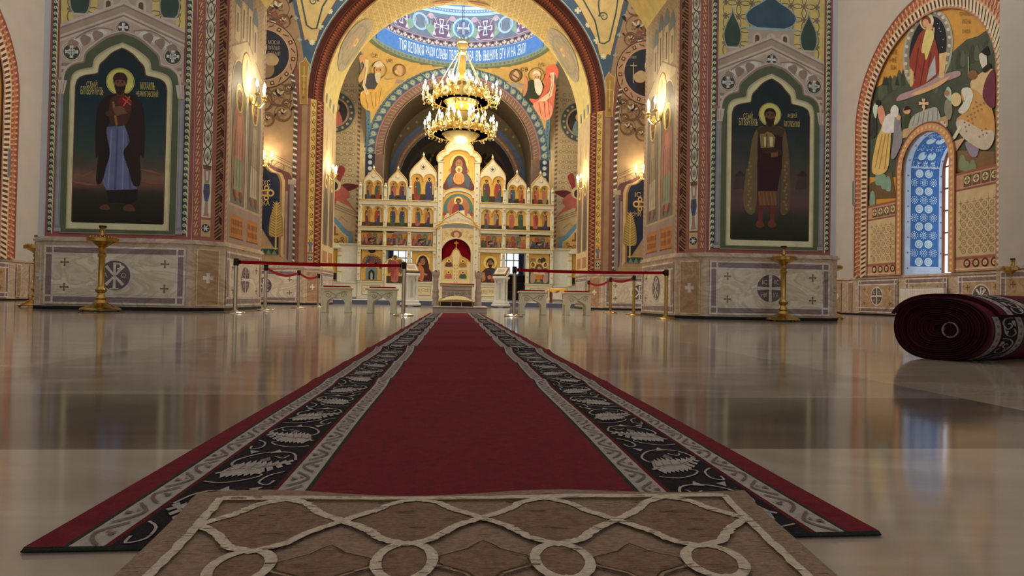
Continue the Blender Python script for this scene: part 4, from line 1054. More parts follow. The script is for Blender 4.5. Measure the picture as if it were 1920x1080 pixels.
# --- front of the great arch: blue starred field, cream panel with green scroll, cartouche
for sx in (-1, 1):
    P = Paint(lambda u, v, l: (sx*u, YF-l, v), .002)
    BLU = c(70, 92, 108)
    rb = lambda r_, a0, a1, n=26: [(r_*math.cos(a0+(a1-a0)*i/n), SPR+r_*math.sin(a0+(a1-a0)*i/n)) for i in range(n+1)]
    a0, a1 = .06, 1.45
    A_ = rb(RO+.005, a0, a1)
    # curve of the blue field on the lunette side
    Bc = [(4.74+.0*i, 0) for i in range(2)]
    out = [(4.72, SPR+.9), (4.74, SPR+1.3), (4.86, SPR+2.0), (5.1, SPR+2.9), (5.4, SPR+3.9), (5.6, SPR+4.6)]
    P.poly([(4.60, SPR+.55)]+out+[(1.0, SPR+4.9), (.6, SPR+4.62)]+A_[::-1][:-3], BLU, 1)
    inn = [(4.64, SPR+1.72), (4.84, SPR+2.35), (5.05, SPR+3.1), (5.25, SPR+4.6), (3.2, SPR+4.6), (3.55, SPR+3.75), (4.05, SPR+2.75)]
    inn = [(4.50, SPR+1.62), (4.62, SPR+1.78), (4.70, SPR+1.74), (4.90, SPR+2.6), (5.12, SPR+3.6), (5.3, SPR+4.6), (2.75, SPR+4.6), (3.3, SPR+3.75), (3.75, SPR+3.12), (4.25, SPR+2.2), (4.36, SPR+1.75)]
    P.line(inn, .05, c(120, 74, 62), 2, True); P.poly(inn, c(206, 176, 112), 3)
    inn2 = [(4.50, SPR+2.1), (4.66, SPR+2.2), (4.86, SPR+3.1), (5.05, SPR+4.6), (3.1, SPR+4.6), (3.6, SPR+3.8), (4.2, SPR+2.8), (4.36, SPR+2.12)]
    P.line(inn2, .05, c(70, 84, 70), 4, True)
    P.line(cr([(4.3, SPR+4.6), (4.42, SPR+4.0), (4.3, SPR+3.4), (4.36, SPR+2.95)], 5), .05, c(70, 84, 70), 4); spiral(P, 4.47, SPR+2.95, .16, .045, c(70, 84, 70), 4, 1.4, PI, -1)
    P.line(cr([(4.42, SPR+4.0), (4.7, SPR+4.1), (4.8, SPR+4.45)], 5), .04, c(70, 84, 70), 4); P.line(cr([(4.36, SPR+3.6), (4.0, SPR+3.7), (3.6, SPR+4.3)], 5), .04, c(70, 84, 70), 4)
    P.disc(4.4, SPR+4.5, .12, c(60, 60, 110), 5, n=10)
    stc = c(214, 206, 168)
    for k in range(9):
        a = .36+k*.115; r_ = RO+.21
        x, z = r_*math.cos(a), SPR+r_*math.sin(a)
        (P.cross(x, z, .1, .06, stc, 3, 1.5) if k % 2 else [P.line([(x-.09*math.cos(q*PI/4), z-.09*math.sin(q*PI/4)), (x+.09*math.cos(q*PI/4), z+.09*math.sin(q*PI/4))], .04, stc, 3) for q in range(4)])
    for x, z in ((4.86, SPR+1.75), (4.98, SPR+2.4), (5.15, SPR+3.0), (5.3, SPR+3.6)): P.cross(x, z, .07, .04, c(160, 160, 140), 3, 1.5)
    P.line([(A_[i][0]*1.007, SPR+(A_[i][1]-SPR)*1.007) for i in range(len(A_))], .03, c(176, 180, 160), 3)
    # gold cartouche with a painted cross
    cg = [(4.585, SPR-.2), (4.585, SPR+.75), (4.55, SPR+1.02), (4.62, SPR+1.12), (4.67, SPR+1.24), (4.72, SPR+1.12), (4.84, SPR+1.05), (4.83, SPR+.5), (4.80, SPR-.2)]
    P.poly(cg, c(168, 130, 66), 4); P.line([(4.7, SPR+.1), (4.7, SPR+.95)], .03, c(210, 176, 104), 5); P.line([(4.62, SPR+.65), (4.78, SPR+.65)], .03, c(210, 176, 104), 5); P.line(cg, .02, c(214, 184, 120), 5, True)
    for z in (.0, .25, .45): P.disc(4.70, SPR+z, .05, c(140, 104, 56), 5, n=8)
    P.build('painted_field', M_PAINT, ARCH)
# zigzag on the bevel of the arch
P = Paint(lambda a, t, l: (lambda R, Y: (R*math.cos(a), Y-l*.7, SPR+R*math.sin(a)))(RO+(RI-RO)*t-l*.7, YF+.40*t), .003)
NZ = 150
for k in range(NZ):
    a, d = PI*k/NZ, PI/NZ
    P.line([(a, .40), (a+d/2, .85), (a+d, .40)], .004, c(196, 120, 76), 1)
    P._put([(a+d*.2, .45), (a+d*.8, .45), (a+d*.5, .66)], c(140, 62, 40), 1)
for k in range(60):
    a0_, a1_ = PI*k/60, PI*(k+1)/60
    P._put([(a0_, .30), (a1_, .30), (a1_, .335), (a0_, .335)], c(130, 70, 50), 1); P._put([(a0_, .92), (a1_, .92), (a1_, 1.), (a0_, 1.)], c(180, 130, 84), 1)
P.build('painted_zigzag', M_PAINT, ARCH)
# soffit: gilded ground with ovals, a medallion on each haunch, wings at the crown
P = Paint(lambda a, y, l: ((RI-l)*math.cos(a), y, SPR+(RI-l)*math.sin(a)), .003)
P.cut = .16
gl = c(198, 160, 86)
for i in range(46):
    for j in range(8):
        a = .5+i*.047; y = 21.1+j*.25+(i % 2)*.12
        if y < 22.95: P.ring(a, y, .014, .019, gl, 1, 9, k=5.)
for a in (.57, PI-.57):
    P.disc(a, 22.0, .235, c(176, 164, 136), 2, .92, 30); P.disc(a, 22.0, .20, c(158, 148, 126), 3, .78, 30); P.disc(a, 22., .165, c(172, 158, 128), 4, .62, 26)
    P.disc(a+(.03 if a < 1 else -.03), 22.1, .035, c(236, 204, 116), 5, .22, 18); P.disc(a+(.03 if a < 1 else -.03), 22.1, .018, c(196, 164, 120), 6, .1, 12)
    P.blob([(a-.09, 21.8), (a-.03, 21.6), (a+.06, 21.7), (a+.02, 22.1)], c(190, 160, 130), 5)
for s in (-1, 1):
    P.blob([(PI/2+s*.05, 22.7), (PI/2+s*.14, 22.85), (PI/2+s*.24, 22.75), (PI/2+s*.16, 22.6)], c(196, 140, 84), 2)
    for k in range(5): P.line([(PI/2+s*.1, 22.72), (PI/2+s*(.16+.025*k), 22.45+.05*k)], .012, c(176, 124, 80), 2)
for a in (0.02, PI-.09): 
    for y in (21.3, 21.9, 22.5): P._put([(a+.0, y-.1), (a+.07, y-.1), (a+.07, y+.1), (a, y+.1)], c(150, 150, 150), 2)
P.build('painted_soffit', M_PAINT, ARCH)
# ================================================================== THE DOMED CROSSING AND THE APSE
GAIN[0] = 1.15
# ---- ring of the dome: lettered band, leaf band, crosses, pale mouldings
def drum_map(t, z, l): a = t/DR; R = DR-.01-l; return (R*math.sin(a), CY+R*math.cos(a), z)
P = Paint(drum_map, .005); P.cut = .22
S0, S1 = -4.6, 4.6
SKY = c(70, 112, 172)
P.rect(S0, DZ0, S1, DZ0+.14, c(112, 132, 120), 0)
P.rect(S0, DZ0+.08, S1, DZ0+.73, SKY, 1)
P.rect(S0, DZ0+.73, S1, DZ0+1.06, c(92, 84, 88), 1); P.rect(S0, DZ0+.73, S1, DZ0+.77, c(120, 150, 186), 2); P.rect(S0, DZ0+1.03, S1, DZ0+1.08, c(150, 120, 130), 2)
P.rect(S0, DZ0+1.06, S1, DZ0+2.28, c(98, 110, 126), 1)
P.rect(S0, DZ0+2.24, S1, DZ0+2.36, c(150, 182, 206), 2); P.rect(S0, DZ0+2.36, S1, DZ0+2.52, c(106, 132, 168), 1); P.rect(S0, DZ0+2.52, S1, DZ0+2.66, c(168, 204, 228), 2); P.rect(S0, DZ0+2.66, S1, DZ0+3.6, c(74, 112, 176), 1)
P.cut = .12
for i in range(70): P.disc(S0+.1+i*.13, DZ0+2.44, .028, c(196, 206, 200), 3, n=7)
for i in range(46):
    u = S0+.1+i*.2
    if i % 2: P.cross(u, DZ0+.9, .10, .05, c(186, 172, 166), 2, 1.6)
    else: P.poly([(u-.09, DZ0+.79), (u+.09, DZ0+.79), (u, DZ0+.96)], c(186, 172, 166), 2); P.blob([(u-.09, DZ0+.98), (u, DZ0+.9), (u+.09, DZ0+.98), (u, DZ0+1.02)], c(58, 52, 62), 3, 3)
for k in range(-4, 5):
    u = .12+k*1.02
    if k % 2 == 0 and k != 0 or k == 0:
        R_ = .42 if k == 0 else .40
    if k % 2:
        P.disc(u, DZ0+1.62, .46, c(104, 78, 104), 2, n=26)
        for s in (-1, 1):
            spiral(P, u+s*.26, DZ0+1.98, .1, .03, c(160, 130, 150), 3, 1.2, 0, s); P.poly([(u+s*.34-.1, DZ0+1.22), (u+s*.34+.1, DZ0+1.22), (u+s*.34, DZ0+1.46)], c(196, 176, 190), 3)
            P.line(cr([(u, DZ0+1.14), (u+s*.3, DZ0+1.12), (u+s*.5, DZ0+1.26)], 4), .04, c(176, 150, 168), 3)
        for q in range(4): P.line([(u-.34*math.cos(q*PI/2), DZ0+1.66-.34*math.sin(q*PI/2)), (u, DZ0+1.66)], [.24, .08], c(206, 222, 240), 4)
        for q in range(4): P.line([(u-.29*math.cos(q*PI/2), DZ0+1.66-.29*math.sin(q*PI/2)), (u, DZ0+1.66)], [.14, .04], c(92, 80, 120), 5)
        P.disc(u, DZ0+1.66, .07, c(206, 222, 240), 6, n=10)
    elif k == 0:
        P.ring(u, DZ0+1.66, .42, .50, c(160, 196, 214), 3, 30); P.ring(u, DZ0+1.66, .33, .42, c(86, 124, 156), 3, 30); P.disc(u, DZ0+1.66, .33, c(92, 92, 130), 3, n=26)
        P.cross(u, DZ0+1.66, .28, .07, c(176, 206, 216), 4)
        for q in range(18): P.disc(u+.46*math.cos(q*PI/9), DZ0+1.66+.46*math.sin(q*PI/9), .022, c(110, 150, 180), 4, n=7)
    else:
        P.ring(u, DZ0+1.7, .3, .40, c(146, 176, 196), 2, 24)
for k in range(-9, 10):
    u = .12+(k+.5)*1.02*.5*1.0
    if k % 2 == 0 or True:
        uu = .12+.51+k*1.02
        for s in (-1, 1):
            x = uu-.02+s*.0
        P.blob([(uu, DZ0+1.24), (uu-.20, DZ0+1.42), (uu-.22, DZ0+1.62), (uu-.05, DZ0+1.68), (uu, DZ0+1.86), (uu+.05, DZ0+1.68), (uu+.22, DZ0+1.62), (uu+.20, DZ0+1.42)], c(120, 146, 128), 2, 4)
        P.line(cr([(uu-.24, DZ0+1.5), (uu-.28, DZ0+1.8), (uu-.1, DZ0+2.1), (uu, DZ0+1.95)], 4), .035, c(160, 172, 170), 3); P.line(cr([(uu+.24, DZ0+1.5), (uu+.28, DZ0+1.8), (uu+.1, DZ0+2.1), (uu, DZ0+1.95)], 4), .035, c(160, 172, 170), 3)
        P.blob([(uu-.1, DZ0+1.95), (uu+.1, DZ0+1.95), (uu+.13, DZ0+2.12), (uu, DZ0+2.2), (uu-.13, DZ0+2.12)], c(170, 140, 152), 3, 4)
LT = c(206, 224, 236)
px2s = lambda px: DR*math.asin(max(-1, min(1, (lambda p: p.x/DR)(atY(px, 105, 30.1)))))
for txt, a, d in (('ТIЯ', -3.05, -2.62), ('ВЕЛИКIЯ', -2.52, -1.72), ('РАДИ', -1.62, -1.2), ('СЛАВЫ', -1.12, -.60), ('ТВОЕЯ', -.52, .0), ('СЛАВА', .08, .62), ('ВЪ', .72, .98), ('ВЫШНИХЪ', 1.08, 1.78), ('БГУ', 1.88, 2.18), ('И', 2.27, 2.38), ('НА', 2.48, 2.72), ('ЗЕМЛИ', 2.82, 3.3)):
    P.text(txt, a, DZ0+.17, d-a, .47, LT, 3, False)
P.cut = .22
P.rect(S0, DZ0-.12, S1, DZ0+.03, c(112, 120, 92), 2); P.cut = .12
for i in range(40): P.ring(S0+.2+i*.225, DZ0-.04, .028, .05, c(62, 64, 84), 3, 9)
P.build('painted_band', M_PAINT, DOME)
# lower lip of the ring
o = MB(); n = 72
o.grid([[(R*math.cos(2*PI*i/n), CY+R*math.sin(2*PI*i/n), z) for i in range(n)] for R, z in ((DR, DZ0+.06), (DR-.03, DZ0+.0), (DR-.03, DZ0-.14), (DR+.1, DZ0-.2))], c(112, 120, 92), True); o.build('ring_moulding', M_PAINT, DOME, smooth=40)
# the drum is left open on top; an added fill light shines down through it

# ---- figures on the pendentives
def sph(x, y, l):
    d = ray(x, y).normalized(); oc = CO-Vector((0, CY, CZ)); bq = oc.dot(d); cq = oc.dot(oc)-(RS-.03-l)**2
    disc = max(bq*bq-cq, 0.); return tuple(CO+d*(-bq+math.sqrt(disc)))
zA = zoom(560, 0, 4.); zB = zoom(860, 0, 4.)
P = Paint(sph, .004); P.cut = 14
ink = c(86, 56, 36)
def draped(P, Zf, pts, col, lay): P.blob(Zf(*pts), col, lay)
# left elder: yellow robe, open scroll in his raised hand
draped(P, zA, [(560, 600), (530, 680), (465, 700), (470, 780), (520, 830), (580, 810), (640, 720), (650, 640), (620, 590)], c(196, 158, 84), 2)
draped(P, zA, [(520, 560), (480, 640), (470, 720), (560, 740), (600, 640), (590, 560)], c(70, 70, 72), 3)
draped(P, zA, [(620, 590), (660, 600), (730, 590), (700, 650), (640, 700), (600, 720), (560, 700)], c(206, 170, 96), 4)
draped(P, zA, [(470, 690), (560, 670), (640, 700), (600, 790), (540, 835), (480, 780)], c(206, 166, 88), 5)
for a, d in (((500, 700), (520, 820)), ((540, 690), (560, 815)), ((580, 690), (575, 800)), ((620, 660), (600, 780))): P.line(zA(a, d), 1.2, c(150, 112, 56), 6)
draped(P, zA, [(480, 420), (500, 440), (520, 520), (480, 600), (455, 620), (450, 580), (490, 500), (475, 450)], c(196, 160, 112), 6)
P.poly(zA((500, 440), (525, 450), (520, 520), (500, 640), (530, 700), (505, 715), (478, 640), (500, 520)), c(214, 196, 156), 7)
P.line(zA((505, 500), (490, 600), (510, 690)), .8, c(120, 90, 60), 8)
draped(P, zA, [(455, 420), (490, 405), (505, 430), (480, 460), (460, 470)], c(196, 150, 104), 8)
P.ring(*zA((600, 525))[0], 14.3, 15.2, ink, 6, 26); P.disc(*zA((600, 530))[0], 7.6, c(196, 156, 110), 7, 10.5)
draped(P, zA, [(560, 500), (575, 470), (610, 460), (640, 490), (625, 500), (590, 500)], c(206, 196, 172), 8); draped(P, zA, [(570, 560), (590, 545), (615, 555), (605, 610), (585, 620)], c(196, 184, 156), 9)
for x in (585, 612): P.disc(*zA((x, 525))[0], 1.2, c(50, 32, 24), 9, n=7)
P.line(zA((582, 515), (600, 518), (620, 515)), .8, c(90, 60, 44), 9)
draped(P, zA, [(640, 590), (700, 600), (790, 600), (760, 625), (700, 620), (660, 640)], c(150, 140, 136), 3)
P.disc(*zA((757, 527))[0], 12, c(110, 74, 52), 4); P.disc(*zA((757, 527))[0], 10.8, c(150, 112, 76), 5)
draped(P, zA, [(735, 505), (757, 490), (780, 510), (775, 560), (745, 560)], c(196, 160, 116), 6); draped(P, zA, [(720, 540), (740, 520), (750, 560)], c(214, 184, 140), 6)
# right elder: white beard, green coat, rose cloak
draped(P, zB, [(500, 640), (480, 700), (530, 790), (600, 760), (640, 650), (600, 610), (540, 600)], c(52, 62, 48), 2)
draped(P, zB, [(640, 560), (720, 620), (720, 740), (690, 880), (620, 840), (560, 780), (530, 740), (600, 740), (640, 660)], c(206, 112, 88), 3)
draped(P, zB, [(560, 780), (640, 750), (700, 800), (690, 880), (640, 900), (590, 850)], c(226, 150, 122), 4)
for a, d in (((600, 770), (620, 870)), ((640, 760), (650, 880)), ((670, 700), (680, 860)), ((650, 640), (600, 740)), ((690, 660), (640, 740))): P.line(zB(a, d), 1.4, c(166, 72, 58), 5)
draped(P, zB, [(490, 600), (500, 570), (520, 620), (510, 690), (485, 720)], c(196, 140, 110), 4)
draped(P, zB, [(650, 520), (680, 490), (730, 490), (750, 540), (735, 590), (715, 540), (690, 560), (665, 580)], c(214, 108, 84), 5)
P.poly(zB((685, 545), (720, 540), (715, 640), (700, 720), (650, 760), (590, 760), (680, 690), (695, 620)), c(220, 196, 166), 6)
P.line(zB((700, 560), (702, 640), (680, 720)), .8, c(120, 90, 70), 7)
P.ring(*zB((583, 568))[0], 14.3, 15.4, ink, 5, 26); P.disc(*zB((583, 575))[0], 7.4, c(206, 166, 126), 6, 10)
draped(P, zB, [(555, 560), (565, 535), (590, 528), (612, 545), (612, 570), (585, 552)], c(214, 206, 190), 7); draped(P, zB, [(568, 600), (585, 592), (612, 600), (630, 660), (605, 715), (575, 680)], c(226, 218, 204), 7)
for x in (574, 598): P.disc(*zB((x, 577))[0], 1.2, c(50, 32, 24), 8, n=7)
P.disc(*zB((427, 566))[0], 12, c(92, 60, 44), 4); P.disc(*zB((427, 566))[0], 10.5, c(120, 92, 70), 5); draped(P, zB, [(400, 570), (430, 530), (455, 570), (430, 600)], c(196, 166, 132), 6); P.line(zB((405, 560), (450, 590)), 2.2, c(90, 60, 50), 7)
draped(P, zB, [(330, 620), (420, 620), (490, 640), (480, 660), (400, 650)], c(160, 150, 140), 3)
for k, (x, y, t) in enumerate(((545, 432, 'СВ'), (660, 468, 'МАРК'))): P.text(t, *zA((x, y))[0], 12, 7, ink, 4)
for k, (x, y, t) in enumerate(((465, 535, 'СВ'), (595, 500, 'ЛУКА'))): P.text(t, *zB((x, y))[0], 13, 7, ink, 4)
P.cut = 20
# dotted blue border of the side arches
def meridian(side):
    pts = []
    for i in range(31):
        z = CZ+(10.85-CZ)*i/30; rr = math.sqrt(RS*RS-(z-CZ)**2); a0 = math.acos(min(1, 4.175/rr)); pts.append((rr, a0, z))
    return pts
P.build('painted_figure', M_PAINT, DOME)
P = Paint(lambda t, k, l: (lambda z: (lambda rr: (lambda a: ((1 if k > 0 else -1)*(rr-.03-l)*math.cos(a), CY+(rr-.03-l)*math.sin(a), z))(math.acos(min(1, 4.175/rr))+abs(k)/rr-.002))(math.sqrt(RS*RS-(z-CZ)**2)))(CZ+.02+t*(10.85-CZ)), .004)
for s in (-1, 1):
    for i in range(40):
        P._put([(i/40, s*.001), ((i+1)/40, s*.001), ((i+1)/40, s*.26), (i/40, s*.26)], c(84, 116, 136), 1)
    for i in range(24): P.disc((i+.5)/24, s*.13, .006, c(44, 56, 72), 3, .035, 8)
P.build('painted_border', M_PAINT, DOME)

# ---- far wall: arch bands, transept ends with roundel and six-winged angel
P = Paint(lambda u, v, l: (u, YB-.01-l, v), .004)
def arcband(r0, r1, col, lay, n=48, z=CZ):
    A_ = [(r0*math.cos(PI*i/n), z+r0*math.sin(PI*i/n)) for i in range(n+1)]; B2 = [(r1*math.cos(PI*i/n), z+r1*math.sin(PI*i/n)) for i in range(n+1)]
    P.band(A_, B2, col, lay)
arcband(3.76, 4.19, c(70, 88, 104), 1); arcband(3.36, 3.76, c(118, 92, 76), 1); arcband(3.72, 3.79, c(150, 110, 110), 2); arcband(3.36, 3.42, c(84, 60, 50), 2); arcband(4.14, 4.26, c(106, 128, 128), 2)
for k in range(33):
    a = PI*(k+.5)/33; x, z = 3.97*math.cos(a), CZ+3.97*math.sin(a)
    P.disc(x, z, .135, c(124, 150, 150), 2, n=12); P.disc(x, z, .08, c(176, 176, 146), 3, n=9); P.disc(x, z, .03, c(90, 110, 120), 4, n=6)
    b2 = a+PI/66; P.line([(3.82*math.cos(a), CZ+3.82*math.sin(a)), (4.1*math.cos(b2), CZ+4.1*math.sin(b2))], .04, c(140, 166, 160), 2)
for k in range(60):
    a = PI*(k+.5)/60; P.ring(4.2*math.cos(a), CZ+4.2*math.sin(a), .02, .04, c(50, 62, 84), 3, 7)
for k in range(70):
    a = PI*(k+.5)/70; b2 = a+PI/140
    P.line([(3.45*math.cos(a), CZ+3.45*math.sin(a)), (3.68*math.cos(b2), CZ+3.68*math.sin(b2))], .03, c(160, 132, 112), 2)
for s in (-1, 1):
    U = lambda x: s*x
    for r0, r1, col in ((3.76, 4.19, c(44, 50, 72)), (3.36, 3.76, c(112, 88, 74))): P.rect(*sorted((s*r0, s*r1))[:1], 5.6, sorted((s*r0, s*r1))[1], CZ, col, 1)
    P.rect(min(s*3.8, s*4.12), 4.4, max(s*3.8, s*4.12), 5.65, c(150, 106, 106), 2)
    for k in range(8): P.line([(s*3.82, 4.5+k*.15), (s*4.10, 4.6+k*.15)], .04, c(206, 184, 168), 3)
    for k in range(4): P.disc(s*3.97, 5.8+k*.27, .1, c(176, 190, 190), 3, n=9)
    P.rect(min(s*4.19, s*4.44), 3.5, max(s*4.19, s*4.44), 7.2, c(206, 182, 132), 2)
    # rope, diaper ground
    rope_strip(P, [(s*4.44, 1.+i*.25) for i in range(38)], [(s*4.56, 1.+i*.25) for i in range(38)], c(160, 136, 112), c(110, 84, 70), c(196, 176, 146), 2, 90)
    xs = sorted((s*4.56, s*8.8)); P.rect(xs[0], 3.6, xs[1], 12.4, c(186, 168, 132), 2)
    for i in range(9):
        for j in range(22):
            x, z = s*(4.72+i*.27+(j % 2)*.135), 4.75+j*.24
            P.ring(x, z, .06, .08, c(130, 112, 84), 3, 9); P.disc(x, z, .03, c(206, 190, 156), 3, n=6)
            if j % 2 == 0: P.cross(x+.135*s, z, .05, .02, c(146, 126, 96), 3)
    # roundel
    rc = (s*5.62, 8.55)
    P.disc(*rc, .98, c(160, 150, 128), 4, n=40); P.ring(*rc, .66, .92, c(78, 84, 84), 5, 40); P.ring(*rc, .60, .68, c(170, 140, 116), 6, 40); P.disc(*rc, .60, c(60, 52, 54), 6, n=30)
    for k in range(18): P.disc(rc[0]+.79*math.cos(k*PI/9), rc[1]+.79*math.sin(k*PI/9), .06, c(176, 170, 146), 6, n=8)
    P.blob([(rc[0]-.35, rc[1]-.55), (rc[0]-.25, rc[1]), (rc[0], rc[1]+.1), (rc[0]+.25, rc[1]), (rc[0]+.35, rc[1]-.55)], c(120, 140, 146) if s > 0 else c(190, 110, 96), 7); P.disc(rc[0], rc[1]+.22, .24, c(206, 176, 130), 7); P.disc(rc[0], rc[1]+.2, .13, c(110, 80, 64), 8)
    # six-winged angel
    ax = s*5.4
    rd, rd2 = c(150, 62, 58), c(176, 96, 82); rd3 = c(96, 38, 40)
    P.blob([(ax, 5.1), (ax-s*.35, 5.35), (ax-s*.9, 5.3), (ax-s*.95, 5.22), (ax-s*.5, 5.0), (ax-s*.2, 4.9)], rd3, 5); P.blob([(ax, 5.15), (ax-s*.2, 5.6), (ax-s*.35, 6.0), (ax-s*.1, 6.15), (ax+s*.02, 5.7)], rd, 5)
    P.blob([(ax+s*.1, 4.95), (ax-s*.3, 4.75), (ax-s*.75, 4.25), (ax-s*.95, 3.95), (ax-s*.6, 4.3), (ax-s*.1, 4.55)], rd2, 6); P.blob([(ax, 5.3), (ax-s*.5, 5.0), (ax-s*.55, 4.75), (ax-s*.2, 4.55), (ax+s*.2, 4.7)], rd2, 6)
    P.blob([(ax+s*.2, 4.8), (ax+s*.05, 4.45), (ax+s*.3, 4.3), (ax+s*.5, 4.6)], rd, 7); P.blob([(ax+s*.3, 5.4), (ax+s*.1, 5.9), (ax+s*.5, 6.1)], rd, 5)
    P.disc(ax+s*.12, 5.25, .28, c(206, 190, 150), 7); P.disc(ax+s*.14, 5.22, .17, c(60, 44, 40), 8, .2)
    # sloping painted cornice and blue-framed niche
    P.poly([(s*4.56, 3.2), (s*4.56, 4.05), (s*7.5, 5.2), (s*7.5, 3.2)], c(186, 164, 126), 4)
    for d in (0, .09, .2): P.line([(s*4.56, 4.05-d), (s*7.5, 5.2-d)], .025, c(130, 106, 80), 5)
    P.line([(s*4.9, 3.6), (s*5.2, 3.85), (s*5.3, 3.7)], .03, c(140, 116, 88), 5)
    blu = c(106, 142, 164)
    P.poly([(s*4.68, 1.6), (s*4.68, 2.9), (s*4.76, 3.15), (s*5.0, 3.3), (s*5.25, 3.6), (s*5.6, 3.95), (s*7.2, 4.3), (s*7.2, 1.6)], blu, 6)
    P.poly([(s*4.86, 2.25), (s*4.86, 2.95), (s*5.12, 3.12), (s*5.35, 3.4), (s*5.6, 3.7), (s*7.2, 3.9), (s*7.2, 2.25)], c(206, 184, 140), 7)
    P.poly([(s*4.90, 2.29), (s*4.90, 2.92), (s*5.14, 3.08), (s*5.38, 3.36), (s*5.6, 3.62), (s*7.2, 3.8), (s*7.2, 2.29)], c(196, 162, 98), 8)
    br = c(108, 78, 50)
    for q, (x, z, r_) in enumerate(((5.2, 2.62, .17), (5.05, 2.44, .08), (5.36, 2.42, .1), (5.12, 2.84, .09), (5.42, 2.76, .12))): spiral(P, s*x, z, r_, .035, br, 9, 1.4, q, (-1)**q)
    P.rect(min(s*5.3, s*7), 3.0, max(s*5.3, s*7), 3.09, c(136, 84, 66), 9); P.rect(min(s*5.42, s*5.5), 3.0, max(s*5.42, s*5.5), 3.4, c(136, 84, 66), 9)
P.build('painted_wall', M_PAINT, ALTAR)

# ---- dim painting of the apse: blue and brown arches, two angels under a tree
P = Paint(lambda u, v, l: (u, 33.19-l, v), .004)
def ab(r0, r1, col, lay, z=5.9, n=40): P.band([(r0*math.cos(PI*i/n), z+r0*math.sin(PI*i/n)) for i in range(n+1)], [(r1*math.cos(PI*i/n), z+r1*math.sin(PI*i/n)) for i in range(n+1)], col, lay)
ab(3.22, 3.45, c(64, 82, 112), 1); ab(2.9, 3.22, c(100, 76, 64), 1); ab(3.0, 3.1, c(130, 104, 86), 2)
for k in range(22):
    a = PI*(k+.5)/22; P.disc(3.06*math.cos(a), 5.9+3.06*math.sin(a), .05, c(150, 126, 104), 3, n=7); a += .1; P.disc(3.7*math.cos(a), 5.9+3.7*math.sin(a), .07, c(120, 108, 84), 2, n=7)
for s in (-1, 1): P.poly([(s*2.95, 5.6), (s*3.4, 5.6), (s*3.4, 6.2), (s*3.25, 6.9), (s*2.95, 6.4)], c(64, 82, 112), 1)
P.build('painted_arch', M_PAINT, ALTAR)
P = Paint(lambda u, v, l: (lambda q: (u, 33.2+2.4*math.sqrt(max(0, 1-q))-l-.02, v))(min(1, (u*u+(v-5.9)**2)/2.9**2)), .01); P.cut = .3
P.poly(ell(0, 5.9, 2.7, 2.7, 30, 0, PI), c(70, 60, 48), 1)
for s in (-1, 1):
    P.blob([(s*.7, 7.2), (s*1.2, 7.7), (s*1.75, 7.4), (s*2.2, 6.7), (s*2.5, 6.0), (s*1.9, 5.95), (s*1.4, 6.5)], c(122, 90, 62), 2); P.blob([(s*1.7, 7.3), (s*2.1, 7.4), (s*2.5, 6.6), (s*2.55, 6.0), (s*2.2, 6.1), (s*2.0, 6.8)], c(40, 44, 62), 3)
    P.disc(s*1.15, 7.1, .5, c(150, 120, 66), 4, n=24); P.blob([(s*.8, 7.2), (s*.95, 7.5), (s*1.2, 7.55), (s*1.45, 7.3), (s*1.4, 6.9), (s*1.2, 7.2)], c(30, 24, 24), 6); P.disc(s*1.1, 7.02, .24, c(150, 108, 78), 5, .3)
    P.blob([(s*.7, 6.6), (s*1.1, 6.75), (s*1.6, 6.5), (s*1.7, 5.9), (s*.6, 5.9)], c(116, 92, 76), 4)
    for k in range(16):
        x, z = s*(.35+.09*k+.1*math.sin(k*5)), 8.0-.035*k+.14*math.sin(k*3.1)
        P.blob([(x, z), (x+.16, z+.1), (x+.2, z-.06), (x+.05, z-.13)], c(26, 32, 24), 7, 3)
P.build('painted_angels', M_PAINT, ALTAR)
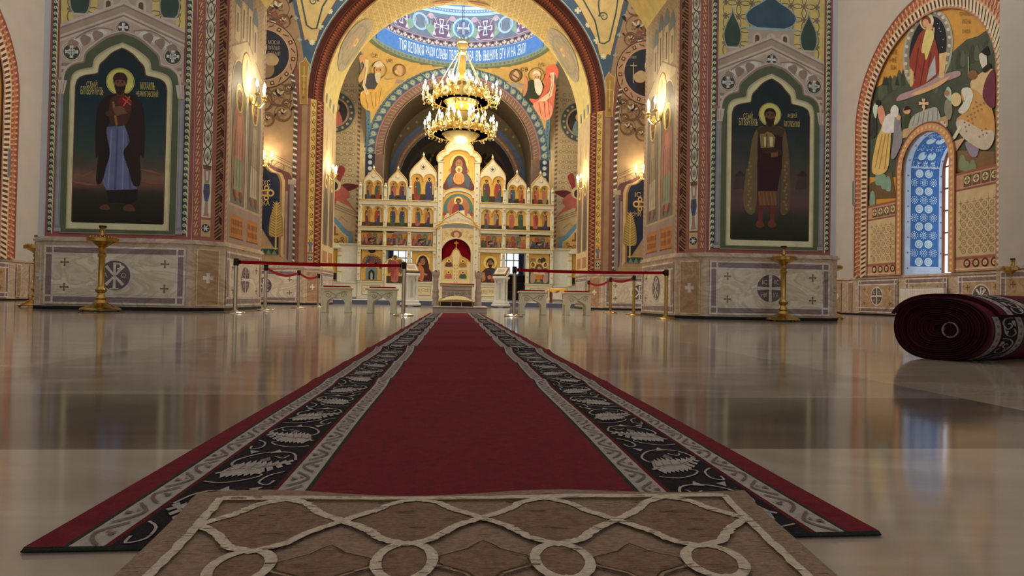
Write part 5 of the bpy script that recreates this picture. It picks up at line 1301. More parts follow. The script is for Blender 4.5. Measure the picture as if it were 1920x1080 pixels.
# ================================================================== PAINTED AISLE WALLS
GAIN[0] = 1.75
zm = zoom(1560, 0, 3.375); zn = zoom(1560, 300, 2.7)
def aisle(side, sx):
    root = piers['w'+side]
    P = Paint(pxX(XW, -1, sx), .004)
    # arch of the mural: from the photograph's outline, on the wall itself
    E0 = lambda x, y: (lambda p: (p.y, p.z))(atX(x, y, XW))
    Q = Paint(lambda y, z, l: (sx*(XW-l), y, z), .004)
    y0 = 19.27; zs = 5.5; yc = 16.27; hw = 3.0; zap = 8.5
    def arch(d, n=28, lo=1.14):
        h_ = hw-d; return [(yc+h_, lo)]+[(yc+h_*math.cos(PI*i/n), zs+(zap-d-zs)*math.sin(PI*i/n)**1.0) for i in range(n+1)]+[(yc-h_, lo)]
    def inwin(y, z, m=.1): return abs(y-WIN_Y) < WIN_R+m and (z < WIN_S or math.hypot(y-WIN_Y, z-WIN_S) < WIN_R+m)
    def inarch(y, z, d=.6): return abs(y-yc) < hw-d and (z < zs or ((y-yc)/(hw-d))**2+((z-zs)/(zap-d-zs))**2 < 1)
    def pole(x, y):
        y, z = E0(x, y); return inwin(y, z) or not inarch(y, z)
    P.cut = 9; P.hole = pole; Q.cut = .14; Q.hole = lambda y, z: inwin(y, z) or not inarch(y, z, 0.05)
    a1, a2, a3 = arch(.08), arch(.36), arch(.62)
    def along(L_, t):
        ln = [0]
        for i in range(len(L_)-1): ln.append(ln[-1]+math.dist(L_[i], L_[i+1]))
        t *= ln[-1]; i = max(k for k in range(len(ln)) if ln[k] <= t+1e-9); i = min(i, len(L_)-2); q = (t-ln[i])/max(ln[i+1]-ln[i], 1e-6)
        return (L_[i][0]+(L_[i+1][0]-L_[i][0])*q, L_[i][1]+(L_[i+1][1]-L_[i][1])*q)
    Q.poly(arch(.60), c(176, 130, 62), 3); Q.cut = None
    Q.band(a1, a2, c(140, 88, 66), 20); Q.band(a2, a3, c(84, 44, 38), 20); Q.band(arch(.33), arch(.39), c(176, 140, 110), 21); Q.band(arch(.58), arch(.66), c(150, 110, 90), 21); Q.band(arch(0), arch(.09), c(122, 70, 56), 20)
    nn = 120
    for k in range(nn):
        p, q = along(a1, k/nn), along(a2, (k+.6)/nn); Q.line([p, q], .05, c(190, 140, 106), 22)
        p, q = along(a2, k/nn), along(a3, (k+.7)/nn); Q.line([p, q], .07, c(196, 176, 148), 22)
        m = along(arch(.22), (k+.5)/nn); Q.disc(m[0], m[1], .05, c(166, 110, 84), 23, n=6)
    if side == 'right':
        # hills, lake of people, mother and child in a wreath
        GR = c(66, 72, 60)
        P.poly(zm((240, 580), (330, 530), (345, 490), (400, 500), (470, 475), (560, 500), (640, 480), (720, 420), (780, 320), (860, 250), (930, 230), (980, 195), (1040, 180), (1041, 1120), (240, 1120)), GR, 5)
        for k in range(26):
            x, y = 270+k*29, 560-(k*29*.42 if k > 14 else 120*math.sin(k*.2)); P.blob(zm((x, y+40), (x+18, y-10+12*math.sin(k*2)), (x+36, y+40), (x+30, y+90), (x+5, y+90)), (c(56, 62, 50), c(78, 84, 68), c(66, 76, 66))[k % 3], 6)
        for x in (338, 352, 420, 980, 1010): P.poly(zm((x, 480), (x-14, 540), (x+14, 540)), c(44, 48, 42), 6)
        P.poly(zn((170, 160), (200, 120), (310, 60), (330, 190), (180, 200)), c(92, 74, 50), 7); P.poly(zm((740, 950), (1041, 960), (1041, 1110), (1030, 1100), (770, 1085)), c(112, 86, 60), 7)
        P.disc(*zm((615, 320))[0], 46, c(150, 146, 130), 6, 79, 44, rot=.18); P.disc(*zm((615, 320))[0], 42, c(120, 116, 106), 7, 74, 44, rot=.18); P.disc(*zm((618, 310))[0], 34, c(30, 32, 38), 8, 62, 40, rot=.18)
        for k in range(28): a = k*2*PI/28; x, y = 615+3.375*(40*math.cos(a)*.98-75*math.sin(a)*.18), 320+3.375*(72*math.sin(a)+40*math.cos(a)*.18); P.disc(*zm((x, y))[0], 3.4, c(176, 172, 156), 8, n=7)
        for x, y in ((560, 230), (700, 200), (715, 250), (690, 180), (540, 300), (710, 300), (680, 150)): P.disc(*zm((x, y))[0], .9, c(196, 190, 170), 9, n=6)
        P.blob(zm((420, 640), (440, 600), (520, 570), (620, 520), (720, 470), (810, 450), (820, 480), (720, 520), (600, 580), (500, 620)), c(150, 124, 130), 8); P.blob(zm((520, 590), (640, 540), (760, 480), (700, 540), (560, 600)), c(196, 150, 110), 9)
        P.blob(zm((590, 190), (545, 260), (500, 400), (540, 480), (520, 560), (600, 530), (680, 470), (690, 380), (670, 270), (640, 200)), c(126, 56, 44), 10); P.poly(zm((630, 430), (665, 350), (672, 470), (610, 520)), c(150, 156, 160), 11)
        for a, d in (((560, 300), (535, 500)), ((600, 380), (570, 540)), ((640, 330), (620, 430))): P.line(zm(a, d), 1.6, c(92, 38, 34), 11)
        P.disc(*zm((612, 135))[0], 13, c(196, 184, 150), 10, 16, rot=.1); P.disc(*zm((608, 140))[0], 9, c(110, 60, 44), 11, 12); P.disc(*zm((607, 148))[0], 6, c(186, 140, 104), 12, 8)
        P.blob(zm((615, 180), (590, 260), (580, 330), (600, 340), (610, 380), (640, 300), (660, 230), (645, 190)), c(206, 176, 110), 12); P.disc(*zm((632, 172))[0], 6, c(196, 150, 110), 13, 6.6); P.line(zm((655, 240), (660, 175)), 3, c(206, 166, 116), 13)
        P.poly(zm((690, 340), (740, 330), (720, 490), (690, 495)), c(186, 160, 110), 9); P.poly(zm((500, 440), (528, 430), (524, 540), (505, 550)), c(186, 160, 110), 9)
        # bier under a pale pall with a cross
        P.poly(zm((460, 820), (745, 730), (745, 800), (690, 820), (440, 880)), c(166, 140, 104), 9); P.blob(zm((495, 810), (520, 740), (590, 700), (670, 680), (695, 730), (690, 760), (600, 790), (510, 815)), c(146, 152, 144), 10)
        for k in range(6): P.line(zm((540+28*k, 720-6*k), (520+32*k, 800-9*k)), 1.4, c(116, 122, 118), 11)
        P.cross(*zm((594, 655))[0], 9, 3.4, c(196, 160, 130), 12, 2.); P.rect(*zm((588, 660))[0], *zm((600, 705))[0], c(196, 160, 130), 11)
        P.cross(*zm((712, 795))[0], 8, 4, c(206, 196, 166), 12, 2.)
        # mourners
        P.blob(zm((345, 750), (400, 730), (385, 860), (360, 1075), (265, 1090), (290, 900), (320, 820)), c(196, 160, 96), 10)
        for a, d in (((350, 850), (310, 1070)), ((370, 850), (345, 1070)), ((330, 850), (285, 1060))): P.line(zm(a, d), 1.6, c(150, 116, 66), 11)
        P.blob(zm((350, 740), (395, 720), (420, 780), (440, 800), (400, 840), (330, 830)), c(206, 200, 184), 11); P.blob(zm((385, 690), (410, 665), (435, 690), (425, 740), (390, 730)), c(206, 204, 196), 12)
        P.blob(zm((410, 740), (440, 720), (450, 800), (455, 900), (410, 1000), (385, 990), (400, 880)), c(120, 118, 128), 11); P.disc(*zm((436, 745))[0], 4, c(196, 150, 116), 12, 5)
        P.blob(zm((300, 690), (330, 670), (350, 740), (330, 790), (310, 760)), c(206, 130, 110), 10); P.blob(zm((272, 680), (292, 640), (305, 650), (300, 700), (290, 750), (275, 720)), c(166, 190, 170), 11); P.disc(*zm((303, 650))[0], 5, c(40, 32, 30), 12); P.blob(zm((250, 760), (290, 750), (290, 850), (255, 870)), c(52, 52, 50), 9)
        P.blob(zm((470, 740), (500, 720), (510, 790), (490, 810), (465, 800)), c(52, 62, 44), 9); P.disc(*zm((486, 700))[0], 7, c(190, 146, 112), 10); P.blob(zm((465, 700), (485, 670), (510, 690), (495, 695)), c(36, 28, 24), 11)
        P.blob(zm((725, 600), (745, 550), (768, 575), (765, 640), (740, 620)), c(150, 176, 160), 11); P.disc(*zm((742, 590))[0], 5, c(160, 110, 84), 12); P.blob(zm((730, 640), (760, 630), (775, 700), (755, 760), (725, 710)), c(120, 122, 106), 10)
        # bowing priest in a brocade cope
        P.blob(zm((830, 580), (900, 560), (1000, 640), (1040, 740), (1040, 880), (990, 950), (900, 900), (830, 830), (800, 760), (850, 700)), c(176, 136, 82), 11); P.blob(zm((800, 770), (850, 760), (960, 820), (1035, 830), (1035, 900), (980, 950), (880, 900), (820, 840)), c(176, 166, 150), 12)
        P.blob(zm((835, 570), (880, 555), (910, 600), (880, 690), (840, 720), (815, 700), (850, 640)), c(196, 190, 176), 13)
        for k in range(24): P.disc(*zm((850+150*((k*.37) % 1), 640+230*((k*.61) % 1)))[0], 1.8, c(140, 104, 70), 13, n=6)
        P.disc(*zm((800, 630))[0], 10, c(206, 170, 130), 12, 13); P.line(zm((830, 800), (790, 870), (750, 900)), 6, c(206, 190, 160), 13); P.poly(zm((770, 900), (860, 870), (800, 960)), c(180, 150, 120), 12)
        P.blob(zm((860, 900), (940, 920), (930, 990), (890, 985)), c(130, 118, 136), 11)
        # clergy at the right edge
        P.blob(zm((890, 520), (930, 480), (1000, 440), (1040, 460), (1040, 640), (960, 600), (900, 570)), c(206, 160, 120), 9); P.blob(zm((990, 500), (1042, 450), (1042, 680), (970, 620)), c(96, 48, 60), 11); P.blob(zm((945, 350), (985, 335), (995, 420), (965, 430)), c(190, 180, 166), 10); P.poly(zm((955, 330), (1000, 290), (1015, 345), (985, 350)), c(24, 24, 26), 11); P.disc(*zm((905, 475))[0], 9, c(116, 84, 56), 10); P.blob(zm((965, 440), (1010, 400), (1020, 430), (985, 460)), c(40, 30, 28), 12); P.line(zm((876, 360), (876, 470)), 1.4, c(160, 160, 130), 10)
        for x, y in ((240, 60), (255, 60), (270, 80), (292, 90), (212, 165), (840, 1010), (870, 1050), (905, 1040)):
            if y < 300: P.blob(zn((x-12, y+60), (x-8, y), (x+6, y-6), (x+14, y+20), (x+12, y+66)), c(110, 140, 124), 9)
            else: P.blob(zm((x-25, y+60), (x-18, y-20), (x+10, y-20), (x+24, y+60)), c(112, 124, 92), 9)
        for t, x, y, wd, ht in (('ЯВЛЕ', 362, 325, 18, 9), ('НIЕ', 372, 375, 14, 9), ('БЦЫ', 380, 425, 10, 10), ('МР', 470, 180, 10, 12), ('IС ХС', 730, 30, 9, 12), ('ПОЧАЕВСКОЙ', 815, 80, 30, 9), ('ИКОНЫ', 832, 130, 16, 9), ('БЖIЕЙ', 835, 190, 14, 9)):
            P.text(t, *zm((x, y+20))[0], wd, ht, c(116, 84, 44), 6)
    else:
        Q.poly([(yc+hw-.7, 3.4), (yc+hw-.7, 4.9), (yc, 6.), (yc-3, 5.6), (yc-3, 3.4)], c(66, 72, 60), 5)
    # patterned ground below, flanking the window
    for ya, yb, zt in ((y0-.64, WIN_Y+WIN_R+.22, 3.18), (WIN_Y-WIN_R-.22, 11.4, 3.5)):
        lo, hi = min(ya, yb), max(ya, yb)
        Q.rect(lo, 1.14, hi, zt, c(166, 128, 104), 14); Q.rect(lo+.03, 1.5, hi-.03, zt-.42, c(176, 156, 120), 15); Q.line([(lo, zt), (hi, zt)], .05, c(130, 80, 60), 16); Q.line([(lo, zt-.40), (hi, zt-.40)], .04, c(120, 76, 60), 16); Q.line([(lo, 1.46), (hi, 1.46)], .05, c(130, 86, 70), 16); Q.line([(lo, 1.2), (hi, 1.2)], .04, c(196, 166, 130), 16)
        n = int((hi-lo)/.27)
        for i in range(n):
            y = lo+.15+i*.27
            Q.ring(y, 1.33, .07, .105, c(84, 40, 34), 16, 12); Q.disc(y, 1.33, .06, c(206, 186, 146), 16, n=8); Q.cross(y, 1.33, .04, .015, c(150, 100, 70), 17)
            Q.rect(y-.115, zt-.34, y+.115, zt-.08, c(92, 70, 56), 16); Q.disc(y, zt-.2, .095, c(206, 182, 140), 17, n=12); Q.cross(y, zt-.2, .07, .03, c(110, 84, 60), 18)
        n = int((hi-lo-.1)/.21); m = int((zt-.5-1.55)/.21)
        for i in range(n):
            for j in range(m):
                y, z = lo+.14+i*.21, 1.62+j*.21
                Q.ring(y, z, .05, .068, c(132, 112, 84), 16, 8); Q.disc(y, z, .025, c(150, 128, 96), 16, n=6); Q.cross(y+.105, z+.105, .07, .028, c(140, 118, 90), 16, .5)
    # window surround
    ar = lambda r_, n=22: [(WIN_Y+r_, 1.14)]+[(WIN_Y+r_*math.cos(PI*i/n), WIN_S+r_*math.sin(PI*i/n)) for i in range(n+1)]+[(WIN_Y-r_, 1.14)]
    Q.band(ar(WIN_R+.01), ar(WIN_R+.23), c(176, 128, 92), 20); Q.band(ar(WIN_R+.2), ar(WIN_R+.24), c(116, 72, 54), 21)
    for k in range(60): m = along(ar(WIN_R+.11), (k+.5)/60); Q.disc(m[0], m[1], .045, c(206, 168, 120), 21, n=6)
    if side == 'right': P.build('mural_scene', M_PAINT, root)
    Q.build('painted_border', M_PAINT, root)
    # lining of the window recess: blue cloth-like pattern with white rosettes
    GAIN[0] = 1.15
    per = [(WIN_Y+WIN_R, 1.12)]+[(WIN_Y+WIN_R*math.cos(PI*i/24), WIN_S+WIN_R*math.sin(PI*i/24)) for i in range(25)]+[(WIN_Y-WIN_R, 1.12)]
    ln = [0]
    for i in range(len(per)-1): ln.append(ln[-1]+math.dist(per[i], per[i+1]))
    def rmap(s, d, l):
        s = min(max(s, 0), ln[-1]-1e-6); i = max(k for k in range(len(ln)) if ln[k] <= s); i = min(i, len(per)-2); q = (s-ln[i])/(ln[i+1]-ln[i])
        y = per[i][0]+(per[i+1][0]-per[i][0])*q; z = per[i][1]+(per[i+1][1]-per[i][1])*q
        tx, tz = per[i+1][0]-per[i][0], per[i+1][1]-per[i][1]; L_ = math.hypot(tx, tz); nx, nz = -tz/L_, tx/L_
        if (WIN_Y-y)*nx+(2.5-z)*nz < 0: nx, nz = -nx, -nz
        return (sx*(XW+d), y+nx*l, z+nz*l)
    R = Paint(rmap, .002); R.cut = .25
    R.rect(.0, .01, ln[-1], 1.10, c(196, 206, 220), 1); R.rect(.25, .17, ln[-1]-.25, .98, c(58, 108, 168), 2)
    R.cut = None
    wt = c(206, 226, 240)
    for i in range(int((ln[-1]-.5)/.24)):
        s = .38+i*.24
        for j in range(4):
            d = .19+j*.27+(i % 2)*.135-.05
            if not .2 < d < .95: continue
            if i % 2 == 0: R.disc(s, d, .115, wt, 3, n=16); R.ring(s, d, .07, .078, c(58, 108, 168), 4, 14); R.ring(s, d, .028, .036, c(58, 108, 168), 4, 10)
            else:
                R.ring(s, d, .045, .06, wt, 3, 12); R.disc(s, d, .022, wt, 3, n=7)
                for q in range(10): R.disc(s+.095*math.cos(q*PI/5), d+.095*math.sin(q*PI/5), .017, wt, 3, n=6)
    for i in range(int(ln[-1]/.42)):
        for d in (.09, 1.04): R.disc(.2+i*.42, d, .025, c(96, 100, 130), 3, n=7)
    R.build('painted_lining', M_PAINT, root)
    GAIN[0] = 1.75
aisle('right', 1); aisle('left', -1)
# ================================================================== THE ICONOSTASIS
GAIN[0] = 1.12
YI = 30.0
IW = c(214, 206, 180); IW2 = c(196, 186, 154); GOLD = c(206, 164, 84, .25); GB = c(212, 168, 84, .15); GRD = c(66, 54, 36)
ico = thing('iconostasis', 'tall white carved icon screen with tiers of gilded icons and pointed gables', 'icon screen', (0, YI, .155))
zi1 = zoom(600, 260, 6.); zi2 = zoom(600, 430, 6.); zi3 = zoom(760, 260, 6.); zi4 = zoom(760, 420, 6.)
def IU(pt): p = atY(pt[0], pt[1], YI); return (p.x, p.z-.155)
def ibox(b, x0, x1, z0, z1, y0, y1, col=IW, bev=.012): b.box(x0, x1, y0, y1, z0, z1, col, bev); return b
def ipaint(dy=0.): return Paint(lambda u, v, l: (u, dy-l, v), .004)
rnd = random.Random(3)
ROBES = [c(150, 60, 52), c(70, 84, 96), c(160, 110, 60), c(96, 56, 66), c(60, 88, 70), c(176, 96, 84), c(56, 60, 96), c(150, 130, 100)]
def fig(P, x, z, h, lay, a=None, b_=None, turn=0):
    a = a or rnd.choice(ROBES); b_ = b_ or rnd.choice(ROBES); w = h*.13
    P.blob([(x-w*.6, z+h*.80), (x-w*1.05, z+h*.66), (x-w*.95, z+h*.3), (x-w*.85, z+.03*h), (x+w*.85, z+.03*h), (x+w*1.0, z+h*.3), (x+w*1.0, z+h*.66), (x+w*.6, z+h*.80)], a, lay, 4)
    s = 1 if turn >= 0 else -1
    P.blob([(x-s*w*.2, z+h*.80), (x-s*w*1.1, z+h*.64), (x-s*w*1.1, z+h*.25), (x-s*w*.4, z+h*.18), (x+s*w*.1, z+h*.45), (x+s*w*.8, z+h*.55)], b_, lay+1, 4)
    P.line([(x+s*w*.2, z+h*.5), (x+s*w*.3, z+h*.08)], h*.02, tuple(q*.6 for q in a[:3])+(1.,), lay+1)
    P.disc(x+s*w*.5, z+h*.56, h*.03, c(190, 140, 100), lay+2, n=6)
    P.disc(x, z+h*.88, h*.105, c(232, 196, 112), lay, n=14); P.ring(x, z+h*.88, h*.095, h*.105, c(150, 100, 50), lay+1, 14)
    P.disc(x, z+h*.875, h*.05, c(150, 104, 74), lay+1, h*.066, 10); P.blob([(x-h*.06, z+h*.86), (x-h*.055, z+h*.94), (x, z+h*.96), (x+h*.055, z+h*.94), (x+h*.06, z+h*.86), (x, z+h*.915)], c(70, 48, 34), lay+2, 3); P.blob([(x-h*.04, z+h*.85), (x+h*.04, z+h*.85), (x, z+h*.80)], c(84, 58, 42), lay+2, 3)
    for q in (-1, 1): P.disc(x+q*w*.4, z+.02*h, h*.03, c(150, 104, 76), lay, h*.018, 6)
def bust(P, x, z, h, lay, robe, veil, skin=c(160, 110, 76), beard=False, child=None):
    """half figure with a halo"""
    P.disc(x, z+h*.70, h*.26, c(236, 204, 122), lay, n=30); P.ring(x, z+h*.70, h*.245, h*.26, c(196, 140, 70), lay+1, 30)
    P.blob([(x-h*.36, z), (x-h*.34, z+h*.25), (x-h*.2, z+h*.45), (x, z+h*.52), (x+h*.2, z+h*.45), (x+h*.34, z+h*.25), (x+h*.36, z)], robe, lay+1, 5)
    if not beard: P.blob([(x-h*.2, z+h*.42), (x-h*.17, z+h*.72), (x-h*.10, z+h*.86), (x, z+h*.9), (x+h*.10, z+h*.86), (x+h*.17, z+h*.72), (x+h*.2, z+h*.42)], veil, lay+2, 5)
    P.disc(x, z+h*.68, h*.092, skin, lay+3, h*.125, 18)
    if beard:
        P.blob([(x-h*.13, z+h*.55), (x-h*.14, z+h*.74), (x-h*.06, z+h*.85), (x+h*.06, z+h*.85), (x+h*.14, z+h*.74), (x+h*.13, z+h*.55), (x+h*.10, z+h*.7), (x, z+h*.79), (x-h*.10, z+h*.7)], veil, lay+4, 4)
        P.blob([(x-h*.085, z+h*.64), (x, z+h*.625), (x+h*.085, z+h*.64), (x+h*.05, z+h*.54), (x, z+h*.50), (x-h*.05, z+h*.54)], veil, lay+4, 4)
    for q in (-1, 1): P.disc(x+q*h*.038, z+h*.70, h*.013, c(40, 26, 20), lay+4, h*.008, 7); P.line([(x+q*h*.015, z+h*.722), (x+q*h*.065, z+h*.725)], h*.010, c(80, 50, 36), lay+4)
    P.line([(x, z+h*.70), (x+h*.008, z+h*.655)], h*.010, c(120, 76, 52), lay+4); P.line([(x-h*.022, z+h*.625), (x+h*.022, z+h*.625)], h*.012, c(130, 60, 50), lay+5)

def arcade(name, x0, x1, z0, z1, narch, ztop, yd=-.10, gable=None, spring=None):
    """white carved front plate with round arched openings"""
    b = MB(); m = .055; w = (x1-x0-2*m)/narch; r_ = w/2-.03; spring = spring or (z1-r_-.05)
    out = [(x0, z0)] + [(x0, ztop)]
    if gable:
        cx, za = (x0+x1)/2, gable; hw = (x1-x0)/2
        L = cr([(hw, ztop), (hw*.93, ztop+(za-ztop)*.25), (hw*.62, ztop+(za-ztop)*.52), (hw*.30, ztop+(za-ztop)*.72), (hw*.10, ztop+(za-ztop)*.88), (0, za)], 5)
        gl = [(cx-x, z) for x, z in L]+[(cx+x, z) for x, z in L[::-1][1:]]
    else: gl = [(x0, ztop), (x1, ztop)]
    path = [(x0, z0)]+gl+[(x1, z0)]
    inner = [(x1-m, z0)]
    for k in range(narch-1, -1, -1):
        cx2 = x0+m+w*(k+.5)
        inner += [(cx2+r_, spring)] if k == narch-1 else []
        inner += [(cx2+r_*math.cos(PI*i/10), spring+r_*math.sin(PI*i/10)) for i in range(11)]
    inner += [(x0+m, z0)]
    if narch > 1: pass
    pts = path+inner
    b.prism([(x, yd, z) for x, z in pts], (0, .09, 0), IW)
    if gable:
        for i in range(len(gl)-1): b.tube([(gl[i][0], yd-.01, gl[i][1]), (gl[i+1][0], yd-.01, gl[i+1][1])], .022, 5, GOLD, False)
        b.lathe([(.0001, -.05), (.05, -.02), (.05, .02), (.015, .09), (.0001, .16)], 8, (cx, yd+.04, za+.03), IW)
    for k in range(narch):
        cx2 = x0+m+w*(k+.5)
        A = [(cx2+(r_+.02)*math.cos(PI*i/10), yd-.008, spring+(r_+.02)*math.sin(PI*i/10)) for i in range(11)]; b.tube(A, .015, 5, GOLD, False)
    for k in range(narch+1): b.lathe([(.03, 0), (.03, .03), (.022, .05), (.022, spring-z0-.14), (.035, spring-z0-.1), (.035, spring-z0-.06)], 8, (x0+m*.5+(x1-x0-m)*k/narch if narch == 1 or k in (0, narch) else x0+m+w*k, yd-.02, z0), IW2) if k in (0, narch) else b.box(x0+m+w*k-.03, x0+m+w*k+.03, yd-.01, yd+.06, spring-.09, spring+.02, GOLD, .01)
    return b.build(name, M_CARVED, ico)
def icon_plate(x0, x1, z0, z1, col=GB, yd=-.02):
    b = MB(); ibox(b, x0, x1, z0, z1, yd-.02, yd+.02, col, .004); return b
def icon_paint(o, P): o.add(P.b); return o.build('icon_panel', M_LACQ, ico)

tierX = [[IU((a, 400))[0] for a in q] for q in ((679, 719), (726, 765), (772.5, 812.5))]
zI = lambda y, x=740: IU((x, y))[1]
Z = dict(base=zI(562.5), ped=zI(527.5), door=zI(470), f0=zI(460.5), f1=zI(437), b3=zI(426), a0=zI(424), a1=zI(388), b4=zI(375.5), t0=zI(372))
for sx in (-1, 1):
    F = lambda q: sorted((sx*-q[0], sx*-q[1]))     # left measurements mirrored to the right
    xo = -IU((672.5, 400))[0]; xi = -IU((820, 400))[0]
    # plinth, pedestal, beams
    b = MB(); X = sorted((sx*xo, sx*xi))
    D0 = -IU((724, 500))[0]; D1 = -IU((771, 500))[0]         # side doorway
    for a, d in ((xo, D0), (D1, xi)):
        q = sorted((sx*a, sx*d))
        b = MB(); ibox(b, q[0], q[1], 0, .10, -.16, .25, IW2); ibox(b, q[0]+.02, q[1]-.02, .10, Z['ped']-.06, -.10, .2); ibox(b, q[0], q[1], Z['ped']-.07, Z['ped'], -.15, .2, IW2)
        P = ipaint(-.10); m = (q[0]+q[1])/2; hw = (q[1]-q[0])/2-.22
        P.rect(m-hw, .22, m+hw, Z['ped']-.2, c(150, 128, 84), 1); P.rect(m-hw+.02, .24, m+hw-.02, Z['ped']-.22, c(214, 200, 162), 2)
        for k in range(-2, 3): spiral(P, m+k*hw*.38, .45, .10, .02, c(176, 148, 90), 3, 1.3, k, (-1)**k)
        b.add(P.b).build('pedestal', M_CARVED, ico)
    for z0, z1, gx in ((Z['door'], Z['f0']-.02, 0), (Z['b3']-.2, Z['b3'], 0), (Z['b4']-.24, Z['b4'], 0)):
        b = MB(); ibox(b, X[0], X[1], z0, z1, -.14, .2); ibox(b, X[0]-.02, X[1]+.02, z1-.05, z1, -.18, .2, IW2); b.tube([(X[0], -.18, z1-.02), (X[1], -.18, z1-.02)], .016, 5, GOLD); ibox(b, X[0], X[1], z0, z0+.04, -.16, .2, IW2)
        b.build('cornice', M_CARVED, ico)
    # posts
    for xp in (675.5, 722.5, 768.7, 816.2):
        x = sx*-IU((xp, 400))[0]
        for z0, z1 in ((Z['ped'], Z['door']), (Z['f0']-.02, Z['b3']-.2), (Z['b3'], Z['b4']-.24), (Z['b4'], Z['b4']+.62)):
            b = MB(); ibox(b, x-.075, x+.075, z0, z1, -.15, .1); h_ = z1-z0
            ibox(b, x-.085, x+.085, z0, z0+.06, -.165, .1, IW2); ibox(b, x-.085, x+.085, z1-.2*h_, z1-.17*h_, -.165, .1, IW2); b.ball((x, -.16, z1-.09*h_), .045, 8, 6, GOLD); b.ball((x, -.16, z0+.22*h_), .035, 8, 6, GOLD)
            if z0 == Z['b4']: b.lathe([(.09, 0), (.05, .05), (.06, .09), (.0001, .15)], 8, (x, -.03, z1), IW)
            b.build('post', M_CARVED, ico)
    # festival row
    for i, q in enumerate(tierX):
        a = F(q); z0, z1 = Z['f0'], Z['f1']
        o = icon_plate(a[0], a[1], z0, z1, c(196, 140, 70)); P = ipaint(-.042)
        P.rect(a[0]+.02, z0+.02, a[1]-.02, z0+.2, (c(80, 66, 44), c(120, 74, 52), c(66, 84, 76))[i], 1)
        for k in range(7):
            x = a[0]+.1+k*(a[1]-a[0]-.2)/6
            if k in (2, 4): P.poly([(x-.11, z0+.05), (x+.11, z0+.05), (x+.11, z1-.08), (x, z1-.02), (x-.11, z1-.08)], (c(150, 80, 66), c(90, 110, 96))[k//4], 1)
            fig(P, x, z0+.03+.03*math.sin(k*2), .36+.04*math.cos(k*3), 3)
        if i != 1: P.disc((a[0]+a[1])/2, z0+.22, .17, c(56, 40, 36), 4, .11); P.blob([((a[0]+a[1])/2-.12, z0+.2), ((a[0]+a[1])/2+.12, z0+.25), ((a[0]+a[1])/2, z0+.15)], c(176, 120, 96), 5)
        icon_paint(o, P)
        # apostles under double arches
        z0, z1 = Z['a0'], Z['a1']
        o = icon_plate(a[0]-.01, a[1]+.01, z0-.02, z1+.02); P = ipaint(-.042)
        P.rect(a[0], z0, a[1], z0+.15, GRD, 1)
        for k in (0, 1): fig(P, a[0]+(a[1]-a[0])*(.27+.46*k), z0+.03, .80, 2, turn=1 if k else -1)
        icon_paint(o, P)
        arcade('arcade', a[0]-.055, a[1]+.055, z0, z1, 2, Z['b4']-.24, spring=z1-.22)
        # gabled prophets
        big = i == 2
        zz = -IU((767, 350))[0], -IU((819, 350))[0]
        g = F(((-zz[0] if False else IU((768, 350))[0]), IU((819, 350))[0])) if big else F((IU((682+45.7*i, 350))[0], IU((719+45.7*i, 350))[0]))
        z0 = Z['b4']; zt_ = zI(324) if big else zI(339); ap = zI(292.5, 793) if big else zI(316, 700)
        o = icon_plate(g[0]+.06, g[1]-.06, z0, zt_+.02); P = ipaint(-.042); P.rect(g[0]+.06, z0, g[1]-.06, z0+(.3 if big else .22), GRD, 1)
        for k in (0, 1): fig(P, g[0]+(g[1]-g[0])*(.28+.44*k), z0+.03, (zt_-z0)*.86, 2, turn=1 if k else -1)
        icon_paint(o, P)
        arcade('gable', g[0], g[1], z0, zt_, 2, zt_-.18, gable=ap, spring=zt_-(.28 if big else .2))
        P = ipaint(-.10); m = (g[0]+g[1])/2; zc_ = zt_+(ap-zt_)*.38; P.disc(m, zc_, .14 if big else .1, GOLD, 1, n=18); P.disc(m, zc_, .115 if big else .08, c(214, 206, 180), 2, n=18)
        if big: P.blob([(m-.1, zc_+.04), (m-.03, zc_), (m, zc_+.09), (m+.03, zc_), (m+.1, zc_+.04), (m+.04, zc_-.06), (m, zc_-.1), (m-.04, zc_-.06)], c(52, 74, 96), 3, 3)
        P.build('roundel', M_LACQ, ico)
    # large icons of the lowest tier
    a = F((IU((677.5, 500))[0], IU((717, 500))[0])); z0, z1 = Z['ped'], Z['door']
    o = icon_plate(a[0], a[1], z0+.02, z1); P = ipaint(-.042); m = (a[0]+a[1])/2
    if sx < 0:      # a crowded feast: arch of darkness below, people round a table above
        P.poly([(a[0]+.05, z0+.9), (a[0]+.3, z1-.25), (a[0]+.34, z1-.25), (a[0]+.34, z0+.7), (a[1]-.34, z0+.7), (a[1]-.34, z1-.25), (a[1]-.3, z1-.25), (a[1]-.05, z0+.9)], c(150, 70, 50), 1); P.poly([(m-.25, z0+.06), (m+.25, z0+.06), (m+.25, z0+.55), (m, z0+.72), (m-.25, z0+.55)], c(120, 126, 122), 4)
        P.poly([(m-.13, z0+.06), (m+.13, z0+.06), (m+.13, z0+.4), (m, z0+.52), (m-.13, z0+.4)], c(30, 36, 34), 5); fig(P, m, z0+.06, .36, 6, c(176, 176, 170), c(150, 156, 156))
        for k in range(12): A = PI*k/11; fig(P, m+.38*math.cos(A), z0+.55+.28*math.sin(A), .36, 2)
        P.disc(m, z1-.04, .16, c(28, 34, 36), 3, .09)
    else:           # three seated figures round a table with a cup, plain composition
        P.rect(a[0], z0+.02, a[1], z0+.1, c(92, 100, 60), 1)
